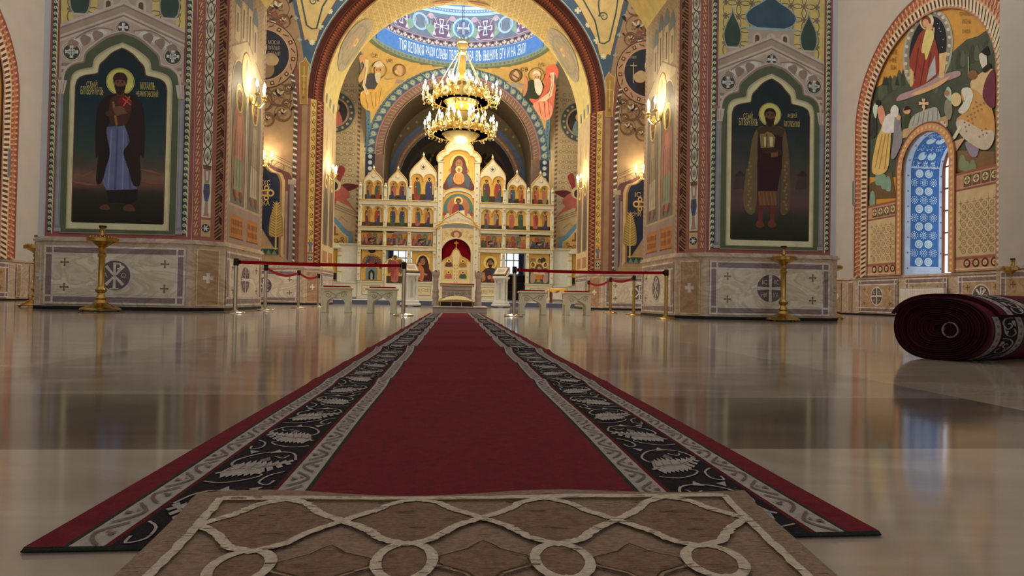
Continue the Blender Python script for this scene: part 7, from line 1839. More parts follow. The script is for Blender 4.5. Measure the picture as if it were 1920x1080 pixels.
for k in range(NS):
    for uc, w2 in ((.0645, .037), (.2350, .040), (1-.0645, .037), (1-.2350, .040)):
        d = (k+.5)*CLN/NS; s = 1 if k % 2 else -1; bn = c(116, 98, 92); a = uc*CWD; w3 = w2*CWD; p_ = CLN/NS
        P.line(cr([(a-s*w3*.30, d-.5*p_), (a+s*w3*.10, d-.25*p_), (a+s*w3*.30, d+.05*p_), (a, d+.3*p_), (a-s*w3*.3, d+.5*p_)], 2), .0045, bn, 1); P.poly([(a-s*w3*.05, d), (a-s*w3*.34, d+.08*p_), (a-s*w3*.30, d-.12*p_)], bn, 1); P.poly([(a+s*w3*.1, d+.1*p_), (a-s*w3*.08, d+.2*p_), (a-s*w3*.05, d+.06*p_)], c(150, 120, 116), 1)
rowsB.add(P.b)
o = rowsB.build('carpet_runner', M_CLOTH, smooth=50); tag(o, 'long dark red carpet runner with black and white leaf borders leading to the altar step', 'carpet')

# ---- beige rug over the near end of the runner
GAIN[0] = 1.35
BG = c(150, 128, 110); BG2 = c(136, 110, 94); CRM = c(204, 190, 172); BD = c(92, 72, 56)
r0, r1 = atZ(362, 917, .034), atZ(1402, 911, .034)
n0, n1 = atZ(140, 1110, .034), atZ(1640, 1110, .034)
RN = .34
tl = (RN-n0.y)/(r0.y-n0.y); nl = (n0.x+(r0.x-n0.x)*tl, RN); tr = (RN-n1.y)/(r1.y-n1.y); nr = (n1.x+(r1.x-n1.x)*tr, RN)
rq = rows_quad(nl, nr, (r1.x, r1.y), (r0.x, r0.y))
RWD = r1.x-r0.x; RLN = r0.y-RN
def rmapz(u, v):
    x, y = rq(u, v)
    e = min(u*RWD, (1-u)*RWD, (1-v)*RLN, v*RLN)
    z = .018+.012*min(1, max(0, e)/.02)**.5+.0035*math.sin(u*9+.6)*math.sin(v*7)+.004*math.exp(-((1-v)/.05)**2)*(1+math.sin(u*13))
    return x, y, z
def rmap2(u, v, l): x, y, z = rmapz(u, v); return (x, y, z+l)
B2 = MB(); nu, nv = 90, 70
B2.grid([[rmap2(i/nu, j/nv, 0) for i in range(nu+1)] for j in range(nv+1)], BG)
B2.grid([[rmap2(i/nu, 1, 0) for i in range(nu+1)], [(lambda p: (p[0], p[1]+.004, .018))(rmap2(i/nu, 1, 0)) for i in range(nu+1)], [(lambda p: (p[0], p[1], 0.012))(rmap2(i/nu, 1, 0)) for i in range(nu+1)]], BG2)
for s in (0, 1): B2.grid([[rmap2(s, j/nv, 0) for j in range(nv+1)], [(lambda p: (p[0], p[1], 0.012 if p[1] > .80 else .002))(rmap2(s, j/nv, 0)) for j in range(nv+1)]], BG2)
B2.grid([[rmap2(i/nu, 0, 0) for i in range(nu+1)], [(lambda p: (p[0], p[1], .002))(rmap2(i/nu, 0, 0)) for i in range(nu+1)]], BG2)
P = Paint(rmap2, .0006); P.cut = .035
# metres inside the rug: a along its width, d from its far edge
def A2(a, d): return (a/RWD, 1-d/RLN)
def pl(pts): return [A2(*q) for q in pts]
jit = random.Random(5)
def jag(pts, n=5, amp=.0013):
    """a woven outline steps from knot to knot"""
    out = []
    for i in range(len(pts)-1):
        for j in range(n): t = j/n; out.append((pts[i][0]+(pts[i+1][0]-pts[i][0])*t+jit.uniform(-amp, amp), pts[i][1]+(pts[i+1][1]-pts[i][1])*t+jit.uniform(-amp, amp)))
    return out+[pts[-1]]
def wline(pts, w, col, lay, closed=False, k=1.0):
    # line width kept in metres on the rug
    Pm = list(pts); m = len(Pm); L_, R_ = [], []
    for i in range(m):
        a = Pm[(i-1) % m] if closed or i > 0 else Pm[i]; b_ = Pm[(i+1) % m] if closed or i < m-1 else Pm[i]
        dx, dy = b_[0]-a[0], b_[1]-a[1]; l = math.hypot(dx, dy) or 1; ww = w*(1+jit.uniform(-.10, .10)); L_.append((Pm[i][0]-dy/l*ww/2, Pm[i][1]+dx/l*ww/2)); R_.append((Pm[i][0]+dy/l*ww/2, Pm[i][1]-dx/l*ww/2))
    for i in range(m if closed else m-1):
        j = (i+1) % m; P._put(pl([L_[i], L_[j], R_[j], R_[i]]), col, lay)
mg = .050
wline(jag([(mg, .045), (RWD-mg, .045)], 30), .012, CRM, 3)
for s in (0, 1): a = mg if s == 0 else RWD-mg; wline(jag([(a, .045), (a, RLN-.02)], 40), .011, CRM, 3)
PT, HX, HY = (RWD-2*mg)/4, 0, .095
rowc = [.135, .135+.255, .135+.51]
for rI, d0 in enumerate(rowc):
    for k in range(4):
        a0 = mg+PT*(k+.5); hw = PT*.5; hy = .085
        if d0+hy > RLN: continue
        Q8 = [(0, -hy), (.34*hw, -.80*hy), (.52*hw, -.52*hy), (.66*hw, -.34*hy), (hw, 0)]
        q = cr(Q8, 3); full = q+[(x, -y) for x, y in q[::-1][1:]]; full += [(-x, y) for x, y in full[::-1][1:-1]]
        P.poly(pl([(a0+x, d0+y) for x, y in full]), BG2, 1)
        pts = jag([(a0+x, d0+y) for x, y in full+[full[0]]], 2)
        wline(pts[:-1], .0125, CRM, 3, True)
        for s in (-1, 1): wline([(a0-.012+.01*s, d0+s*.03), (a0+.008+.01*s, d0+s*.032)], .0018, BD, 2)
        # link ovals between the rows
        dm = d0+.1275
        if dm+.06 < RLN:
            ov = ell(a0, dm, .030, .045, 20); P.poly(pl(ov), BG2, 1); wline(ov, .012, CRM, 3, True)
        # lozenges between the links
        for a1 in ([a0+hw] if k < 3 else []):
            lz = cr([(a1, dm-.055), (a1+.02, dm-.03), (a1+.05, dm-.012), (a1+.055, dm), (a1+.05, dm+.012), (a1+.02, dm+.03), (a1, dm+.055), (a1-.02, dm+.03), (a1-.05, dm+.012), (a1-.055, dm), (a1-.05, dm-.012), (a1-.02, dm-.03)], 2, True)
            wline(lz, .004, c(156, 134, 110), 2, True); P.poly(pl([(a1+(x-a1)*.86, dm+(y-dm)*.86) for x, y in lz]), BG2, 1); wline([(a1+(x-a1)*.93, dm+(y-dm)*.93) for x, y in lz], .0025, BD, 2, True)
    for k in range(4):
        a0 = mg+PT*(k+.5)
        if rI == 0:
            wline(cr([(a0-.05, .056), (a0-.02, .062), (a0, .056)], 3), .004, BD, 1) if k else None
# rows of sheared pile show as fine dark dashes
for k in range(800):
    a = jit.uniform(.01, RWD-.03); d = jit.uniform(.004, RLN-.01); wline([(a, d), (a+jit.uniform(.006, .022), d)], .0011, c(102, 82, 64), 4)
B2.add(P.b)
o = B2.build('rug', M_RUG, smooth=50); tag(o, 'beige wool rug with a cream trellis pattern lying over the near end of the runner', 'rug')

# ---- rolled-up carpet
GAIN[0] = 1.3
ax = Vector((.92, .39, 0)).normalized(); pp = Vector((-.39, .92, 0)).normalized()
R0 = Vector((2.70, 3.52, 0)); HW, HH = .262, .176
def oval(t, k=1.0):      # flattened cross-section, rests on the floor
    x = math.copysign(abs(math.cos(t))**.80, math.cos(t))*HW*k; z = math.copysign(abs(math.sin(t))**.92, math.sin(t))*HH*k
    return x, HH+z+.001+.006*math.sin(2*t+.5)*k
roll = thing('rolled_carpet', 'dark red rolled carpet with black and white leaf border on the polished floor', 'carpet', R0)
def rp(t, s, k=1.0, lift=0.):
    x, z = oval(t, k); n_ = Vector((math.cos(t), math.sin(t))); return ax*s + pp*(x+n_.x*lift) + Vector((0, 0, z+n_.y*lift))
NT = 72; LR = 2.6
DR_ = c(82, 24, 40); DR2 = c(60, 17, 28)
b = MB()
ss = [0, .0, .06, .12, .18, .30, .42, .50, .6, 1.0, 1.6, LR]
def rcol(a, b_): return DR_
b.grid([[rp(2*PI*j/NT, s) for j in range(NT)] for s in (0, .2, .5, 1., 1.7, LR)], DR_, True)
# layers seen on the end: a spiral of pile edges
rings = 15
for k in range(rings):
    k0 = 1-k/rings*.90; k1 = 1-(k+.80)/rings*.90
    dep = .012*math.sin(k*1.7)+.010
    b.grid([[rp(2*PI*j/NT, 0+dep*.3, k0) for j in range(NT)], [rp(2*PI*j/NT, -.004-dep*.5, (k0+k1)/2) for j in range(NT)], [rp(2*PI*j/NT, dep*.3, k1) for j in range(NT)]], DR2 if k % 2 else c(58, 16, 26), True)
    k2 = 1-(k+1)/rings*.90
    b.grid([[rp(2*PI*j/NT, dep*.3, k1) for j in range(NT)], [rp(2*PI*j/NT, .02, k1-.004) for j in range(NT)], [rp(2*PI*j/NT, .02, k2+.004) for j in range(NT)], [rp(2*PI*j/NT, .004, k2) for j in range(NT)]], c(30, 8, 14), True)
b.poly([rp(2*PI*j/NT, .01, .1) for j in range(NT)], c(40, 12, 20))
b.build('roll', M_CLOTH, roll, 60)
# border bands run round the roll; the outer wrap ends in a loose lip on the side towards the camera
def around(P, s0, s1, t0, t1, col, lay): 
    n = 40
    for i in range(n):
        a, d = t0+(t1-t0)*i/n, t0+(t1-t0)*(i+1)/n; P._put([(a, s0), (d, s0), (d, s1), (a, s1)], col, lay)
def make_band(B0, t0, t1, off, skew=0.):
    P = Paint(lambda t, s, l: tuple(rp(t, s+skew*(t-t0)/(t1-t0), 1., off+l)), .0008)
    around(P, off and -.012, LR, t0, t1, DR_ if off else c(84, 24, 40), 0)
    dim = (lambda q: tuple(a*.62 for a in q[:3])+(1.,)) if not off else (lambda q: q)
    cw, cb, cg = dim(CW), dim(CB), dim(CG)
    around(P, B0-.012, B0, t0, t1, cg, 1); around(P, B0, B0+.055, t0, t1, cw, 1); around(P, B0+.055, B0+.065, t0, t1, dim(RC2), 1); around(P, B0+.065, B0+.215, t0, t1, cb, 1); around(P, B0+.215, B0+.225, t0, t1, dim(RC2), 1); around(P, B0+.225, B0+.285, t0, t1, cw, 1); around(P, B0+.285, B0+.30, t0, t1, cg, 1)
    n = max(2, int((t1-t0)/.55))
    for i in range(n):
        ta = t0+(t1-t0)*i/n; dt = (t1-t0)/n; s = 1 if i % 2 else -1; sm = B0+.14
        M_ = lambda pts: [(ta+y*dt, sm+s*x*.14) for x, y in pts]
        P.line(cr(M_([(-.45, .05), (.1, .1), (.42, .35), (.2, .62), (-.15, .5), (-.08, .34), (.1, .4)]), 4), .018, cw, 3); P.line(cr(M_([(.4, .45), (.3, .8), (-.1, .95), (-.4, .8), (-.3, .6)]), 4), .016, cw, 3)
        P.blob(M_([(-.45, .2), (-.2, .25), (-.28, .42), (-.44, .5)]), cw, 3, 3); P.blob(M_([(.1, .7), (.3, .72), (.2, .88)]), cw, 3, 3)
    for i in range(n*3):
        ta = t0+(t1-t0)*(i+.5)/(n*3); P.disc(ta, B0+.028, .05, dim(c(120, 110, 106)), 2, .014, 8); P.disc(ta, B0+.255, .05, dim(c(120, 110, 106)), 2, .014, 8)
    return P
# t = pi faces the camera, pi/2 is the top
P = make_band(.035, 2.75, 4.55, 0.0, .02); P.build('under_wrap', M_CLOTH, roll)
P = make_band(.06, .35, 2.72, .020, .10)
# lip of the outer wrap
for i in range(30):
    s = -.012+i*(LR+.012)/30; s2 = -.012+(i+1)*(LR+.012)/30
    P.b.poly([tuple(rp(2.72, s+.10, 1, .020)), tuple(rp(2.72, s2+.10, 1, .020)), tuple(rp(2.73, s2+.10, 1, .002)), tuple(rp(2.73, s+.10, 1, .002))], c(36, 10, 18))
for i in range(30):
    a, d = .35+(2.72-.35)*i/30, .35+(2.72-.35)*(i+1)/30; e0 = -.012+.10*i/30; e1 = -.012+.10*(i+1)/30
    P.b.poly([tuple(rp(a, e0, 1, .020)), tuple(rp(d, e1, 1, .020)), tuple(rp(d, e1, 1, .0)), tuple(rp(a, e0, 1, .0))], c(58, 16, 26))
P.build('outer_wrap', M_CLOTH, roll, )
# cardboard tube seen end-on
b = MB(); q0 = R0*0+ax*(-.006)+pp*(-.06)+Vector((0, 0, HH-.005)); rt = .044
b.grid([[q0+ax*s+(pp*math.cos(a)+Vector((0, 0, 1))*math.sin(a))*rr for a in [2*PI*j/28 for j in range(28)]] for s, rr in ((.05, rt), (0, rt), (-.006, rt-.003), (0, rt-.007), (.05, rt-.007))], c(150, 130, 126), True)
b.build('tube_end', M_CARVED, roll, 40)
# ================================================================== FURNITURE AND BRASSWARE
GAIN[0] = 1.15
STEEL = c(190, 180, 160, 1.); BRASS = c(186, 152, 84, 1.); DARK = c(40, 26, 20); REDB = c(158, 18, 32)
# ---- rope-barrier posts with retracting belts (the belt belongs to the post it comes from)
def post(loc, label, belt_to=None, sag=.0, col=STEEL, dim=1.):
    t = thing('barrier_post', label, 'barrier', (loc[0], loc[1], 0), 0, 'barrier posts with red belts')
    b = MB(); b.lathe([(.165, 0), (.165, .012), (.15, .024), (.06, .032), (.038, .045), (.03, .05)], 28, col=col); b.build('base', M_METAL, t, 40)
    b = MB(); b.lathe([(.031, .045), (.031, .74)], 18, col=col); b.build('pole', M_METAL, t, 40)
    b = MB(); b.lathe([(.034, .735), (.040, .745), (.040, .835), (.034, .845), (.012, .85)], 18, col=DARK); b.build('cassette', M_CARVED, t, 40)
    if belt_to is not None:
        d = Vector((belt_to[0]-loc[0], belt_to[1]-loc[1])); n = 24; b = MB(); L = d.length; u = d/L; nx = Vector((-u.y, u.x))*.002
        z0 = .79
        for sg in (-1, 1):
            b.grid([[(u.x*(.042+(L-.084)*i/n)+sg*nx.x, u.y*(.042+(L-.084)*i/n)+sg*nx.y, z0+dz-sag*4*(i/n)*(1-i/n)) for i in range(n+1)] for dz in (-.026, .026)], REDB)
        b.box(.041, .065, -.012, .012, z0-.03, z0+.03, DARK, mtx=Matrix.Rotation(math.atan2(d.y, d.x), 4, 'Z')); b.box(L-.065, L-.042, -.012, .012, z0-.03, z0+.03, DARK, mtx=Matrix.Rotation(math.atan2(d.y, d.x), 4, 'Z'))
        b.build('belt', M_CLOTH, t)
    return t
L1p, L2p, R1p, R2p = (-3.39, 10.62), (-.82, 10.62), (.99, 11.30), (3.59, 11.16)
post(L1p, 'barrier post before the pier of the robed prince where the long belt starts', L2p, .012)
post(L2p, 'barrier post ending the long red belt beside the lectern and arched standing icon', None)
post(R1p, 'barrier post beside the carpet and stools where the second long red belt starts', R2p, .016)
post(R2p, 'barrier post before the pier of the prince with the model church, long belt ending', None, col=BRASS)
la, lb, lc = (-3.52, 12.72), (-3.50, 15.24), (-3.50, 17.39)
post(la, 'slim barrier post just behind the pier with the robed prince, first of three going back', lb, .10)
post(lb, 'middle one of three barrier posts going back before the palm and cross niche', lc, .09)
post(lc, 'last barrier post beyond the pier by the white stone stool, farthest from the long belt', None)
ra, rb_, rc_ = (3.80, 14.01), (3.66, 15.57), (3.70, 18.40)
post(ra, 'barrier post behind the pier with the model-church prince, sagging red belt', rb_, .06, BRASS)
post(rb_, 'thin barrier post in front of the marble panel under the palm with letters IC', rc_, .10, BRASS)
post(rc_, 'farthest barrier post half hidden behind the stool by the gold-clothed table', None, 0, BRASS)

# ---- brass candle stands
def candle_stand(loc, label, rz=0.):
    t = thing('candle_stand', label, 'candle stand', (loc[0], loc[1], 0), rz, 'brass candle stands round the piers')
    b = MB(); b.lathe([(.27, .02), (.275, .035), (.25, .055), (.20, .07), (.15, .10), (.09, .13), (.075, .17)], 32, col=BRASS)
    for k in range(4): a = k*PI/2+.5; b.ball((.23*math.cos(a), .23*math.sin(a), .018), .026, 8, 6, BRASS, .7)
    b.build('foot', M_METAL, t, 40)
    b = MB(); b.lathe([(.06, .165), (.075, .20), (.05, .24), (.045, .27), (.075, .30), (.08, .325), (.05, .36), (.044, .375), (.043, .80), (.055, .82), (.06, .85), (.04, .87), (.055, .90), (.06, .93), (.045, .955)], 20, col=BRASS, wob=lambda a, i: 1+(.06*math.cos(8*a) if i in (7, 8) else 0)); b.build('stem', M_METAL, t, 35)
    b = MB(); b.lathe([(.045, .95), (.09, .985), (.15, 1.02), (.205, 1.04), (.21, 1.09), (.20, 1.095), (.19, 1.06), (.03, 1.055)], 30, col=BRASS, wob=lambda a, i: 1+(.03*math.cos(14*a) if 3 <= i <= 5 else 0)); b.build('tray', M_METAL, t, 35)
    for k in range(20):
        a = k*PI/10; q = MB(); q.lathe([(.009, 1.06), (.013, 1.075), (.013, 1.115), (.010, 1.118)], 8, (.165*math.cos(a), .165*math.sin(a), 0), BRASS); q.build('candle_cup', M_METAL, t, 40)
    b = MB(); b.lathe([(.028, 1.05), (.045, 1.08), (.03, 1.11), (.042, 1.15), (.028, 1.19), (.04, 1.235), (.05, 1.25)], 16, col=BRASS); b.lathe([(.05, 1.25), (.053, 1.275), (.045, 1.28)], 16, col=DARK); b.build('lamp_socket', M_METAL, t, 40)
    return t
candle_stand((-5.27, 10.42), 'brass candle stand before the panel of the prince in the blue robe')
candle_stand((5.56, 10.93), 'brass candle stand before the panel of the prince holding a model church')
p_ = atX(1900, 560, 10.2); candle_stand((atY(1899, 560, 12.35).x, 12.35), 'brass candle stand showing its top above the rolled carpet')
candle_stand((atY(67, 560, 12.6).x, 12.6), 'brass candle stand peeping from behind the pier of the robed prince')
candle_stand((atY(1559, 585, 13.3).x, 13.3), 'brass candle stand peeping out beside the pier of the model-church prince')

# ---- stone stools with red cushions
def stool(loc, rz, label):
    t = thing('stone_stool', label, 'stool', (loc[0], loc[1], 0), rz, 'pale stone stools with red cushions')
    ST_ = c(206, 192, 162, gain=1.5); W, D, H = .245, .16, .405
    for yy in (-D, D-.05):
        b = MB(); arch = [(W-.075-.0, 0), (W-.075, .20), (W-.12, .245), (.06, .285), (0, .31)]
        arch = [(.155, 0), (.155, .17), (.13, .22), (.07, .25), (0, .285)]
        pts = [(-W, 0), (-W, H), (W, H), (W, 0)]+arch+[(-x, z) for x, z in arch[::-1][1:]]
        b.prism([(x, yy, z) for x, z in pts], (0, .05, 0), ST_); b.box(-W-.008, -.150, yy-.008, yy+.058, 0, .03, ST_, .004); b.box(.150, W+.008, yy-.008, yy+.058, 0, .03, ST_, .004)
        Pp = Paint(lambda u, v, l: (u, yy-l if yy < 0 else yy+.05+l, v), .0012)
        for s in (-1, 1): spiral(Pp, s*.13, .31, .05, .012, c(168, 150, 112), 1, 1.3, 0, s); Pp.line(cr([(0, .30), (s*.06, .34), (s*.12, .37), (s*.2, .36)], 4), .010, c(168, 150, 112), 1)
        b.add(Pp.b); b.build('arched_side', M_CARVED, t)
    for s in (-1, 1):
        b = MB(); b.box(min(s*W, s*(W-.05)), max(s*W, s*(W-.05)), -D+.05, D-.05, .2, H, ST_, .004); b.build('end_panel', M_CARVED, t)
    b = MB(); b.box(-W-.025, W+.025, -D-.02, D+.02, H, H+.04, c(214, 196, 166), .01); b.build('seat_slab', M_CARVED, t)
    b = MB(); b.box(-W+.02, W-.02, -D+.02, D-.02, H+.04, H+.066, c(140, 16, 24), .012); b.build('cushion', M_CLOTH, t)
    return t
stool((-2.09, 12.0), .05, 'pale stone stool with red cushion nearest the painted pier on the robed prince side')
stool((-1.30, 12.05), 0, 'pale stone stool with red cushion below the arched standing icon by the belt post')
stool((1.44, 12.5), 0, 'pale stone stool with red cushion beside the belt post and dark shelf')
stool((2.33, 12.75), .03, 'pale stone stool with red cushion in front of the gold-clothed table')

# ---- step, stone reading table and its candle columns before the royal doors
GREY = c(178, 164, 148, gain=1.45)
sx_, sy = .06, 13.25
stp = MB(); stp.box(-.49+.055, .60, 12.74, 14.2, 0, .105, GREY, .006); stp.box(-.47+.03, .625, 12.71, 14.2, .105, .13, c(190, 174, 154), .006)
o = stp.build('altar_step', M_CARVED); tag(o, 'low grey stone step at the far end of the red carpet', 'step')
xm = (atY(857, 540, 13.6)).x
t = thing('stone_table', 'grey carved stone table with a red cloth top standing on the step', 'table', (xm, 13.75, .13))
b = MB(); b.box(-.30, .30, -.16, .2, 0, .40, GREY, .01); Pp = Paint(lambda u, v, l: (u, -.16-l, v), .0015)
for k in range(-3, 4): spiral(Pp, k*.085, .25, .04, .010, c(140, 124, 106), 1, 1.3, k, (-1)**k)
Pp.line([(-.28, .32), (.28, .32)], .01, c(140, 124, 106), 1); Pp.line([(-.28, .17), (.28, .17)], .01, c(140, 124, 106), 1); b.add(Pp.b); b.build('body', M_CARVED, t)
b = MB(); b.box(-.35, .35, -.20, .24, .40, .435, c(190, 172, 150), .01); b.build('slab', M_CARVED, t)
b = MB(); b.box(-.35, .35, -.19, .23, .436, .456, c(176, 26, 26), .008); b.build('cloth_top', M_CLOTH, t)
def candle_column(x, label):
    t = thing('candle_column', label, 'column', (x, 13.85, .13), 0, 'stone candle columns beside the reading table')
    b = MB(); b.lathe([(.13, 0), (.13, .06), (.11, .08), (.10, .12), (.125, .18), (.10, .24), (.12, .30), (.09, .36), (.085, .45), (.10, .52), (.085, .56), (.14, .64), (.14, .70)], 14, col=GREY); b.build('shaft', M_CARVED, t, 30)
    b = MB(); b.lathe([(.045, .70), (.05, .715), (.02, .725)], 12, col=c(40, 34, 30)); b.build('dish', M_METAL, t, 40)
    b = MB(); b.lathe([(.013, .72), (.013, .92), (.004, .93)], 8, col=c(236, 226, 190)); b.build('candle', M_CARVED, t); t.scale = (.6, .6, 1)
candle_column(xm-.44, 'grey carved stone column with a candle below the icon of the mother with child')
candle_column(xm+.44, 'grey carved stone column with a candle below the icon of the bearded man')
t = thing('icon_stand', 'low dark stand with a draped gilded cover lying in front of the stone table', 'icon stand', (xm-.01, 13.15, .13))
b = MB(); b.box(-.33, .33, -.16, .16, 0, .085, c(46, 26, 22), .006); 
for x in (-.31, .31, -.1, .1): b.box(x-.006, x+.006, -.166, -.15, .005, .08, c(206, 160, 80))
b.build('stand', M_WOOD, t)
b = MB(); nn = 16
b.grid([[(-.35+.70*i/nn, -.19+.36*j/6,   .098+.11*(1-abs(2*(i/nn)-1)**2.2)*(.35+.65*j/6)+(.0 if 0 < i < nn else -.02)) for i in range(nn+1)] for j in range(7)], c(222, 200, 150))
b.grid([[(-.35+.70*i/nn, -.19,   .098+.11*(1-abs(2*(i/nn)-1)**2.2)*.35+(.0 if 0 < i < nn else -.02)) for i in range(nn+1)], [(-.35+.70*i/nn, -.185, .088) for i in range(nn+1)]], c(190, 160, 104))
b.grid([[(-.35+.70*i/nn, .17,   .098+.11*(1-abs(2*(i/nn)-1)**2.2)+(.0 if 0 < i < nn else -.02)) for i in range(nn+1)], [(-.35+.70*i/nn, .17, .09) for i in range(nn+1)]], c(222, 200, 150))
b.build('cover', M_CLOTH, t, 60)

# ---- white lecterns with icons
def lectern(loc, rz, label):
    t = thing('lectern', label, 'lectern', (loc[0], loc[1], 0), rz, 'white lecterns by the icon screen')
    WH = c(222, 220, 208)
    b = MB(); b.box(-.40, .40, -.30, .30, .03, .12, WH, .02); b.box(-.35, .35, -.26, .26, .12, .20, WH, .02)
    for x in (-.34, .34): b.box(x-.06, x+.06, -.32, .32, 0, .04, c(70, 70, 70))
    b.build('base', M_CARVED, t)
    for x in (-.24, .24):
        for y in (-.17, .17):
            b = MB(); b.lathe([(.07, .2), (.05, .24), (.045, .9), (.07, .96), (.075, 1.0)], 12, (x, y, 0), WH, wob=lambda a, i: 1+(.06*math.cos(8*a) if i in (1, 2) else 0)); b.build('column', M_CARVED, t, 30)
    b = MB(); b.box(-.2, .2, -.12, .12, .2, 1.0, WH, .01); Pp = Paint(lambda u, v, l: (u, -.12-l, v), .003); Pp.rect(-.06, .3, .06, .85, c(190, 186, 170), 1); b.add(Pp.b); b.build('core', M_CARVED, t)
    b = MB(); b.box(-.36, .36, -.28, .28, 1.0, 1.08, WH, .02); rt = Matrix.Translation((0, 0, 1.26)) @ Matrix.Rotation(.55, 4, 'X'); b.box(-.38, .38, -.30, .30, -.16, -.03, WH, .02, mtx=rt); b.build('desk', M_CARVED, t)
    b = MB(); b.box(-.36, .36, -.28, .29, -.03, .03, c(96, 70, 46), .01, mtx=rt)
    b.box(-.29, .29, -.21, .22, .03, .036, c(196, 176, 130), mtx=rt); b.box(-.2, .2, -.12, .13, .036, .04, c(150, 130, 96), mtx=rt); b.build('framed_icon', M_WOOD, t)
    t.scale = (.66, .66, .95)
    return t
lectern((-1.40, 20.9), .5, 'white columned lectern with a framed icon below the mother and child icon')
lectern((1.50, 22.2), -.5, 'white columned lectern with a framed icon below the bearded man icon')

# ---- arched icon on a stand in the side doorway
p = atY(740, 530, 27.0)
t = thing('standing_icon', 'white arched standing icon of a haloed figure in a rose robe in the side doorway', 'icon', (p.x, 27.0, .155))
wI, hI = .42, 2.0
def archp(w, z0, z1, n=12): return [(-w, z0)]+[(-w*math.cos(PI*i/n), z1-w*.62+w*.62*math.sin(PI*i/n)) for i in range(n+1)]+[(w, z0)]
zt_ = atY(740, 484, 27).z-.155; zb_ = atY(740, 531, 27).z-.155; wI = .42
b = MB(); b.prism([(x, 0, z) for x, z in archp(wI, 0, zt_)], (0, .08, 0), c(226, 218, 192)); b.tube([(x, -.01, z) for x, z in archp(wI, .02, zt_)], .025, 6, GOLD); b.lathe([(.001, -.05), (.04, 0), (.001, .09)], 8, (0, .04, zt_+.05), GOLD); b.box(-wI-.04, wI+.04, -.12, .2, 0, .1, c(226, 218, 192), .01); b.build('frame', M_CARVED, t)
b = MB(); b.prism([(x, -.012, z) for x, z in archp(wI-.09, zb_, zt_-.07)], (0, .012, 0), GB); Pp = Paint(lambda u, v, l: (u, -.012-l, v), .003); Pp.rect(-wI+.09, zb_, wI-.09, zb_+.28, GRD, 1)
for s in (-1, 1): Pp.blob([(s*.06, zb_+.85), (s*.26, zb_+.9), (s*.27, zb_+.4), (s*.14, zb_+.5)], c(120, 80, 60), 2)
fig(Pp, 0, zb_+.03, 1.12, 3, c(176, 96, 84), c(150, 70, 60)); b.add(Pp.b); b.build('painted_panel', M_LACQ, t)

# ---- small wooden table with a golden cloth, dark shelf in the other doorway
p = atY(1045, 550, 26.5); zt_ = p.z
t = thing('side_table', 'small wooden table with a gold cloth beside the screen wall', 'table', (p.x, 26.5, .155)); t['label'] = 'small brown table under a gold cloth by the white wall of the screen'
hT = atY(1045, 542.5, 26.5).z-.155
for x in (-.30, .22):
    for y in (-.2, .2):
        b = MB(); b.lathe([(.03, 0), (.035, .05), (.025, .15), (.035, .3), (.028, .5), (.034, hT-.02)], 10, (x+.04, y, 0), c(120, 64, 40)); b.build('leg', M_WOOD, t, 40)
b = MB()
b.tube([(-.26, -.2, .13), (.26, -.2, .13)], .02, 6, c(120, 64, 40)); b.tube([(-.26, .2, .13), (.26, .2, .13)], .02, 6, c(120, 64, 40)); b.build('stretcher', M_WOOD, t)
b = MB(); b.box(-.36, .36, -.28, .28, hT-.02, hT+.02, c(130, 80, 46), .01); b.build('table_top', M_WOOD, t)
b = MB(); wv = lambda a: .03*math.sin(9*a)
LP_ = [(.37*math.copysign(min(1, abs(math.cos(a))*1.3), math.cos(a)), .29*math.copysign(min(1, abs(math.sin(a))*1.3), math.sin(a))) for a in [2*PI*k/40 for k in range(40)]]
b.grid([[(x*1.05, y*1.05, hT-.10+.05*math.sin(k*1.1)) for k, (x, y) in enumerate(LP_)], [(x*1.02, y*1.02, hT+.02) for x, y in LP_], [(x, y, hT+.028) for x, y in LP_], [(x*.4, y*.4, hT+.05) for x, y in LP_]], c(222, 176, 84), True); b.poly([(x*.4, y*.4, hT+.05) for x, y in LP_], c(222, 176, 84)); b.build('cloth', M_CLOTH, t, 50)
p = atY(967, 540, 34.5)
t = thing('shelf', 'dark low shelf seen through the side doorway below the bright window', 'shelf', (p.x, 34.5, .155))
for k in range(4):
    b = MB(); b.box(-.75, .75, -.2, .2, .08+k*.42, .12+k*.42, c(56, 48, 50), .006); b.build('board', M_WOOD, t)
for x in (-.72, .72): b = MB(); b.box(x-.03, x+.03, -.2, .2, 0, 1.42, c(56, 48, 50), .006); b.build('upright', M_WOOD, t)
b = MB(); b.box(-.7, .7, .16, .19, .1, 1.36, c(60, 54, 58)); b.build('back_board', M_WOOD, t)
# blue curtains hanging at the altar windows
for xa, lab in ((-3.62, 'narrow blue curtain beside the window in the doorway of the standing icon'), (3.35, 'narrow dark blue curtain beside the window above the dark shelf')):
    b = MB(); n = 14; yv = 35.9
    b.grid([[(xa+.28*i/n, yv+.03*math.sin(i*1.6), z) for i in range(n+1)] for z in (.155, 3.9)], c(74, 84, 120)); b.grid([[(xa+.28*i/n, yv+.02+.03*math.sin(i*1.6), z) for i in range(n+1)] for z in (.155, 3.9)], c(74, 84, 120))
    o = b.build('curtain', M_CLOTH, smooth=60); tag(o, lab, 'curtain', 'curtains at the altar windows')

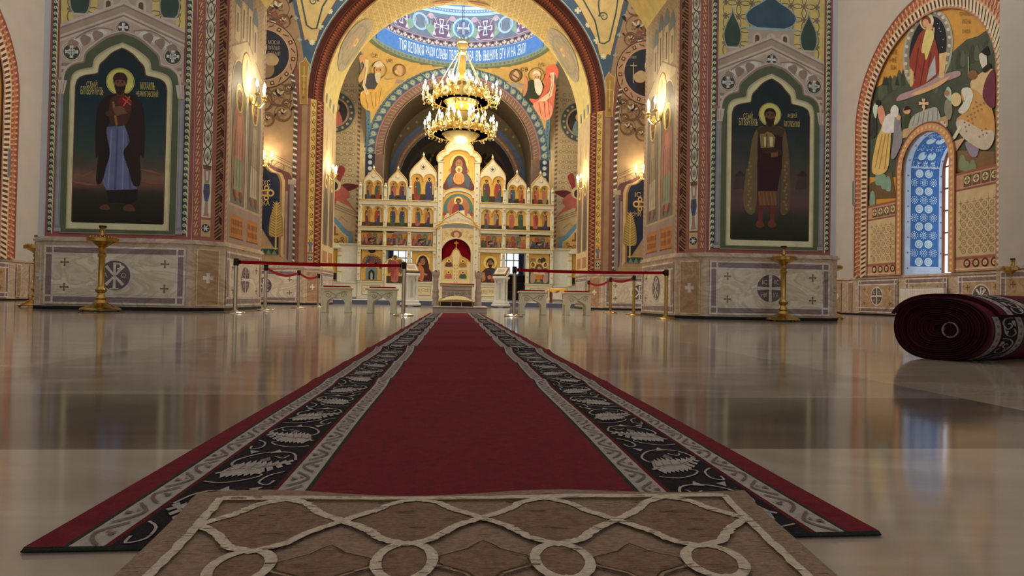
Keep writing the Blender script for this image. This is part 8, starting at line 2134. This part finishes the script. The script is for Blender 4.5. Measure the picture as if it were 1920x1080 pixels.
# ---- radiator, wall speakers, spotlight on the white walls
Y0, Y1 = 17.05, 15.42
t = thing('radiator', 'white panel radiator below the blue patterned window', 'radiator', (XW-.12, (Y0+Y1)/2, .16))
b = MB(); b.box(-.05, .05, -(Y0-Y1)/2, (Y0-Y1)/2, 0, .60, c(214, 206, 196, gain=1.3), .012)
for k in range(24): y = -(Y0-Y1)/2+.05+k*(Y0-Y1-.1)/23; b.box(-.056, -.05, y-.008, y+.008, .05, .55, c(206, 198, 188, gain=1.3))
b.build('panel', M_CARVED, t)
b = MB(); b.box(-.055, .055, -(Y0-Y1)/2, (Y0-Y1)/2, .60, .615, c(190, 186, 180, gain=1.3), .004); b.build('top_grille', M_CARVED, t)
for y in (-.6, .6): b = MB(); b.box(-.02, .03, y-.02, y+.02, -.16, 0, c(190, 186, 180)); b.build('foot', M_CARVED, t)
b = MB(); b.tube([(0, .78, .06), (0, .84, .06), (.0, .86, .1)], .022, 8, c(220, 220, 220)); b.build('valve', M_CARVED, t)
for px_, py0, py1, sgn, lab in ((1603, 338, 386, 1, 'slim grey column speaker on the white wall beside the arched mural'), (13, 277, 332, -1, 'slim grey column speaker on the white wall at the left edge')):
    p0 = atX(px_, py1, sgn*(XW-.06)); p1 = atX(px_, py0, sgn*(XW-.06))
    t = thing('column_speaker', lab, 'speaker', (sgn*(XW-.06), p0.y, p0.z), 0, 'grey column speakers on the aisle walls')
    b = MB(); b.box(-.055, .055, -.06, .06, 0, p1.z-p0.z, c(150, 148, 146, gain=1.3), .015); b.build('cabinet', M_CARVED, t)
    b = MB(); q = -sgn; b.box(min(q*.055, q*.06), max(q*.055, q*.06), -.045, .045, .04, p1.z-p0.z-.04, c(126, 124, 122, gain=1.2)); b.build('grille', M_CLOTH, t)
    b = MB(); b.box(min(-q*.05, -q*.07), max(-q*.05, -q*.07), -.03, .03, .3, .4, c(120, 120, 120)); b.build('bracket', M_METAL, t)
p = atY(1571, 200, 13.9)
t = thing('spotlight', 'small white spotlight lamp at the edge of the pier of the model-church prince', 'spotlight', (6.80, 13.9, p.z))
b = MB(); b.box(0, .06, -.03, .03, -.03, .03, c(220, 220, 220), .006); b.build('bracket', M_CARVED, t)
b = MB(); b.lathe([(.03, 0), (.06, .02), (.085, .12), (.08, .125), (.05, .05)], 14, col=c(224, 224, 224)); b.xform(Matrix.Translation((.12, 0, .02)) @ Matrix.Rotation(-2.3, 4, 'X')); b.build('shade', M_CARVED, t, 40)
b = MB(); b.ball((0, 0, .07), .042, 10, 6); b.xform(Matrix.Translation((.12, 0, .02)) @ Matrix.Rotation(-2.3, 4, 'X')); b.build('lamp_bulb', emit_mat('spot_bulb', (1, .97, .9), 9.), t, 60)
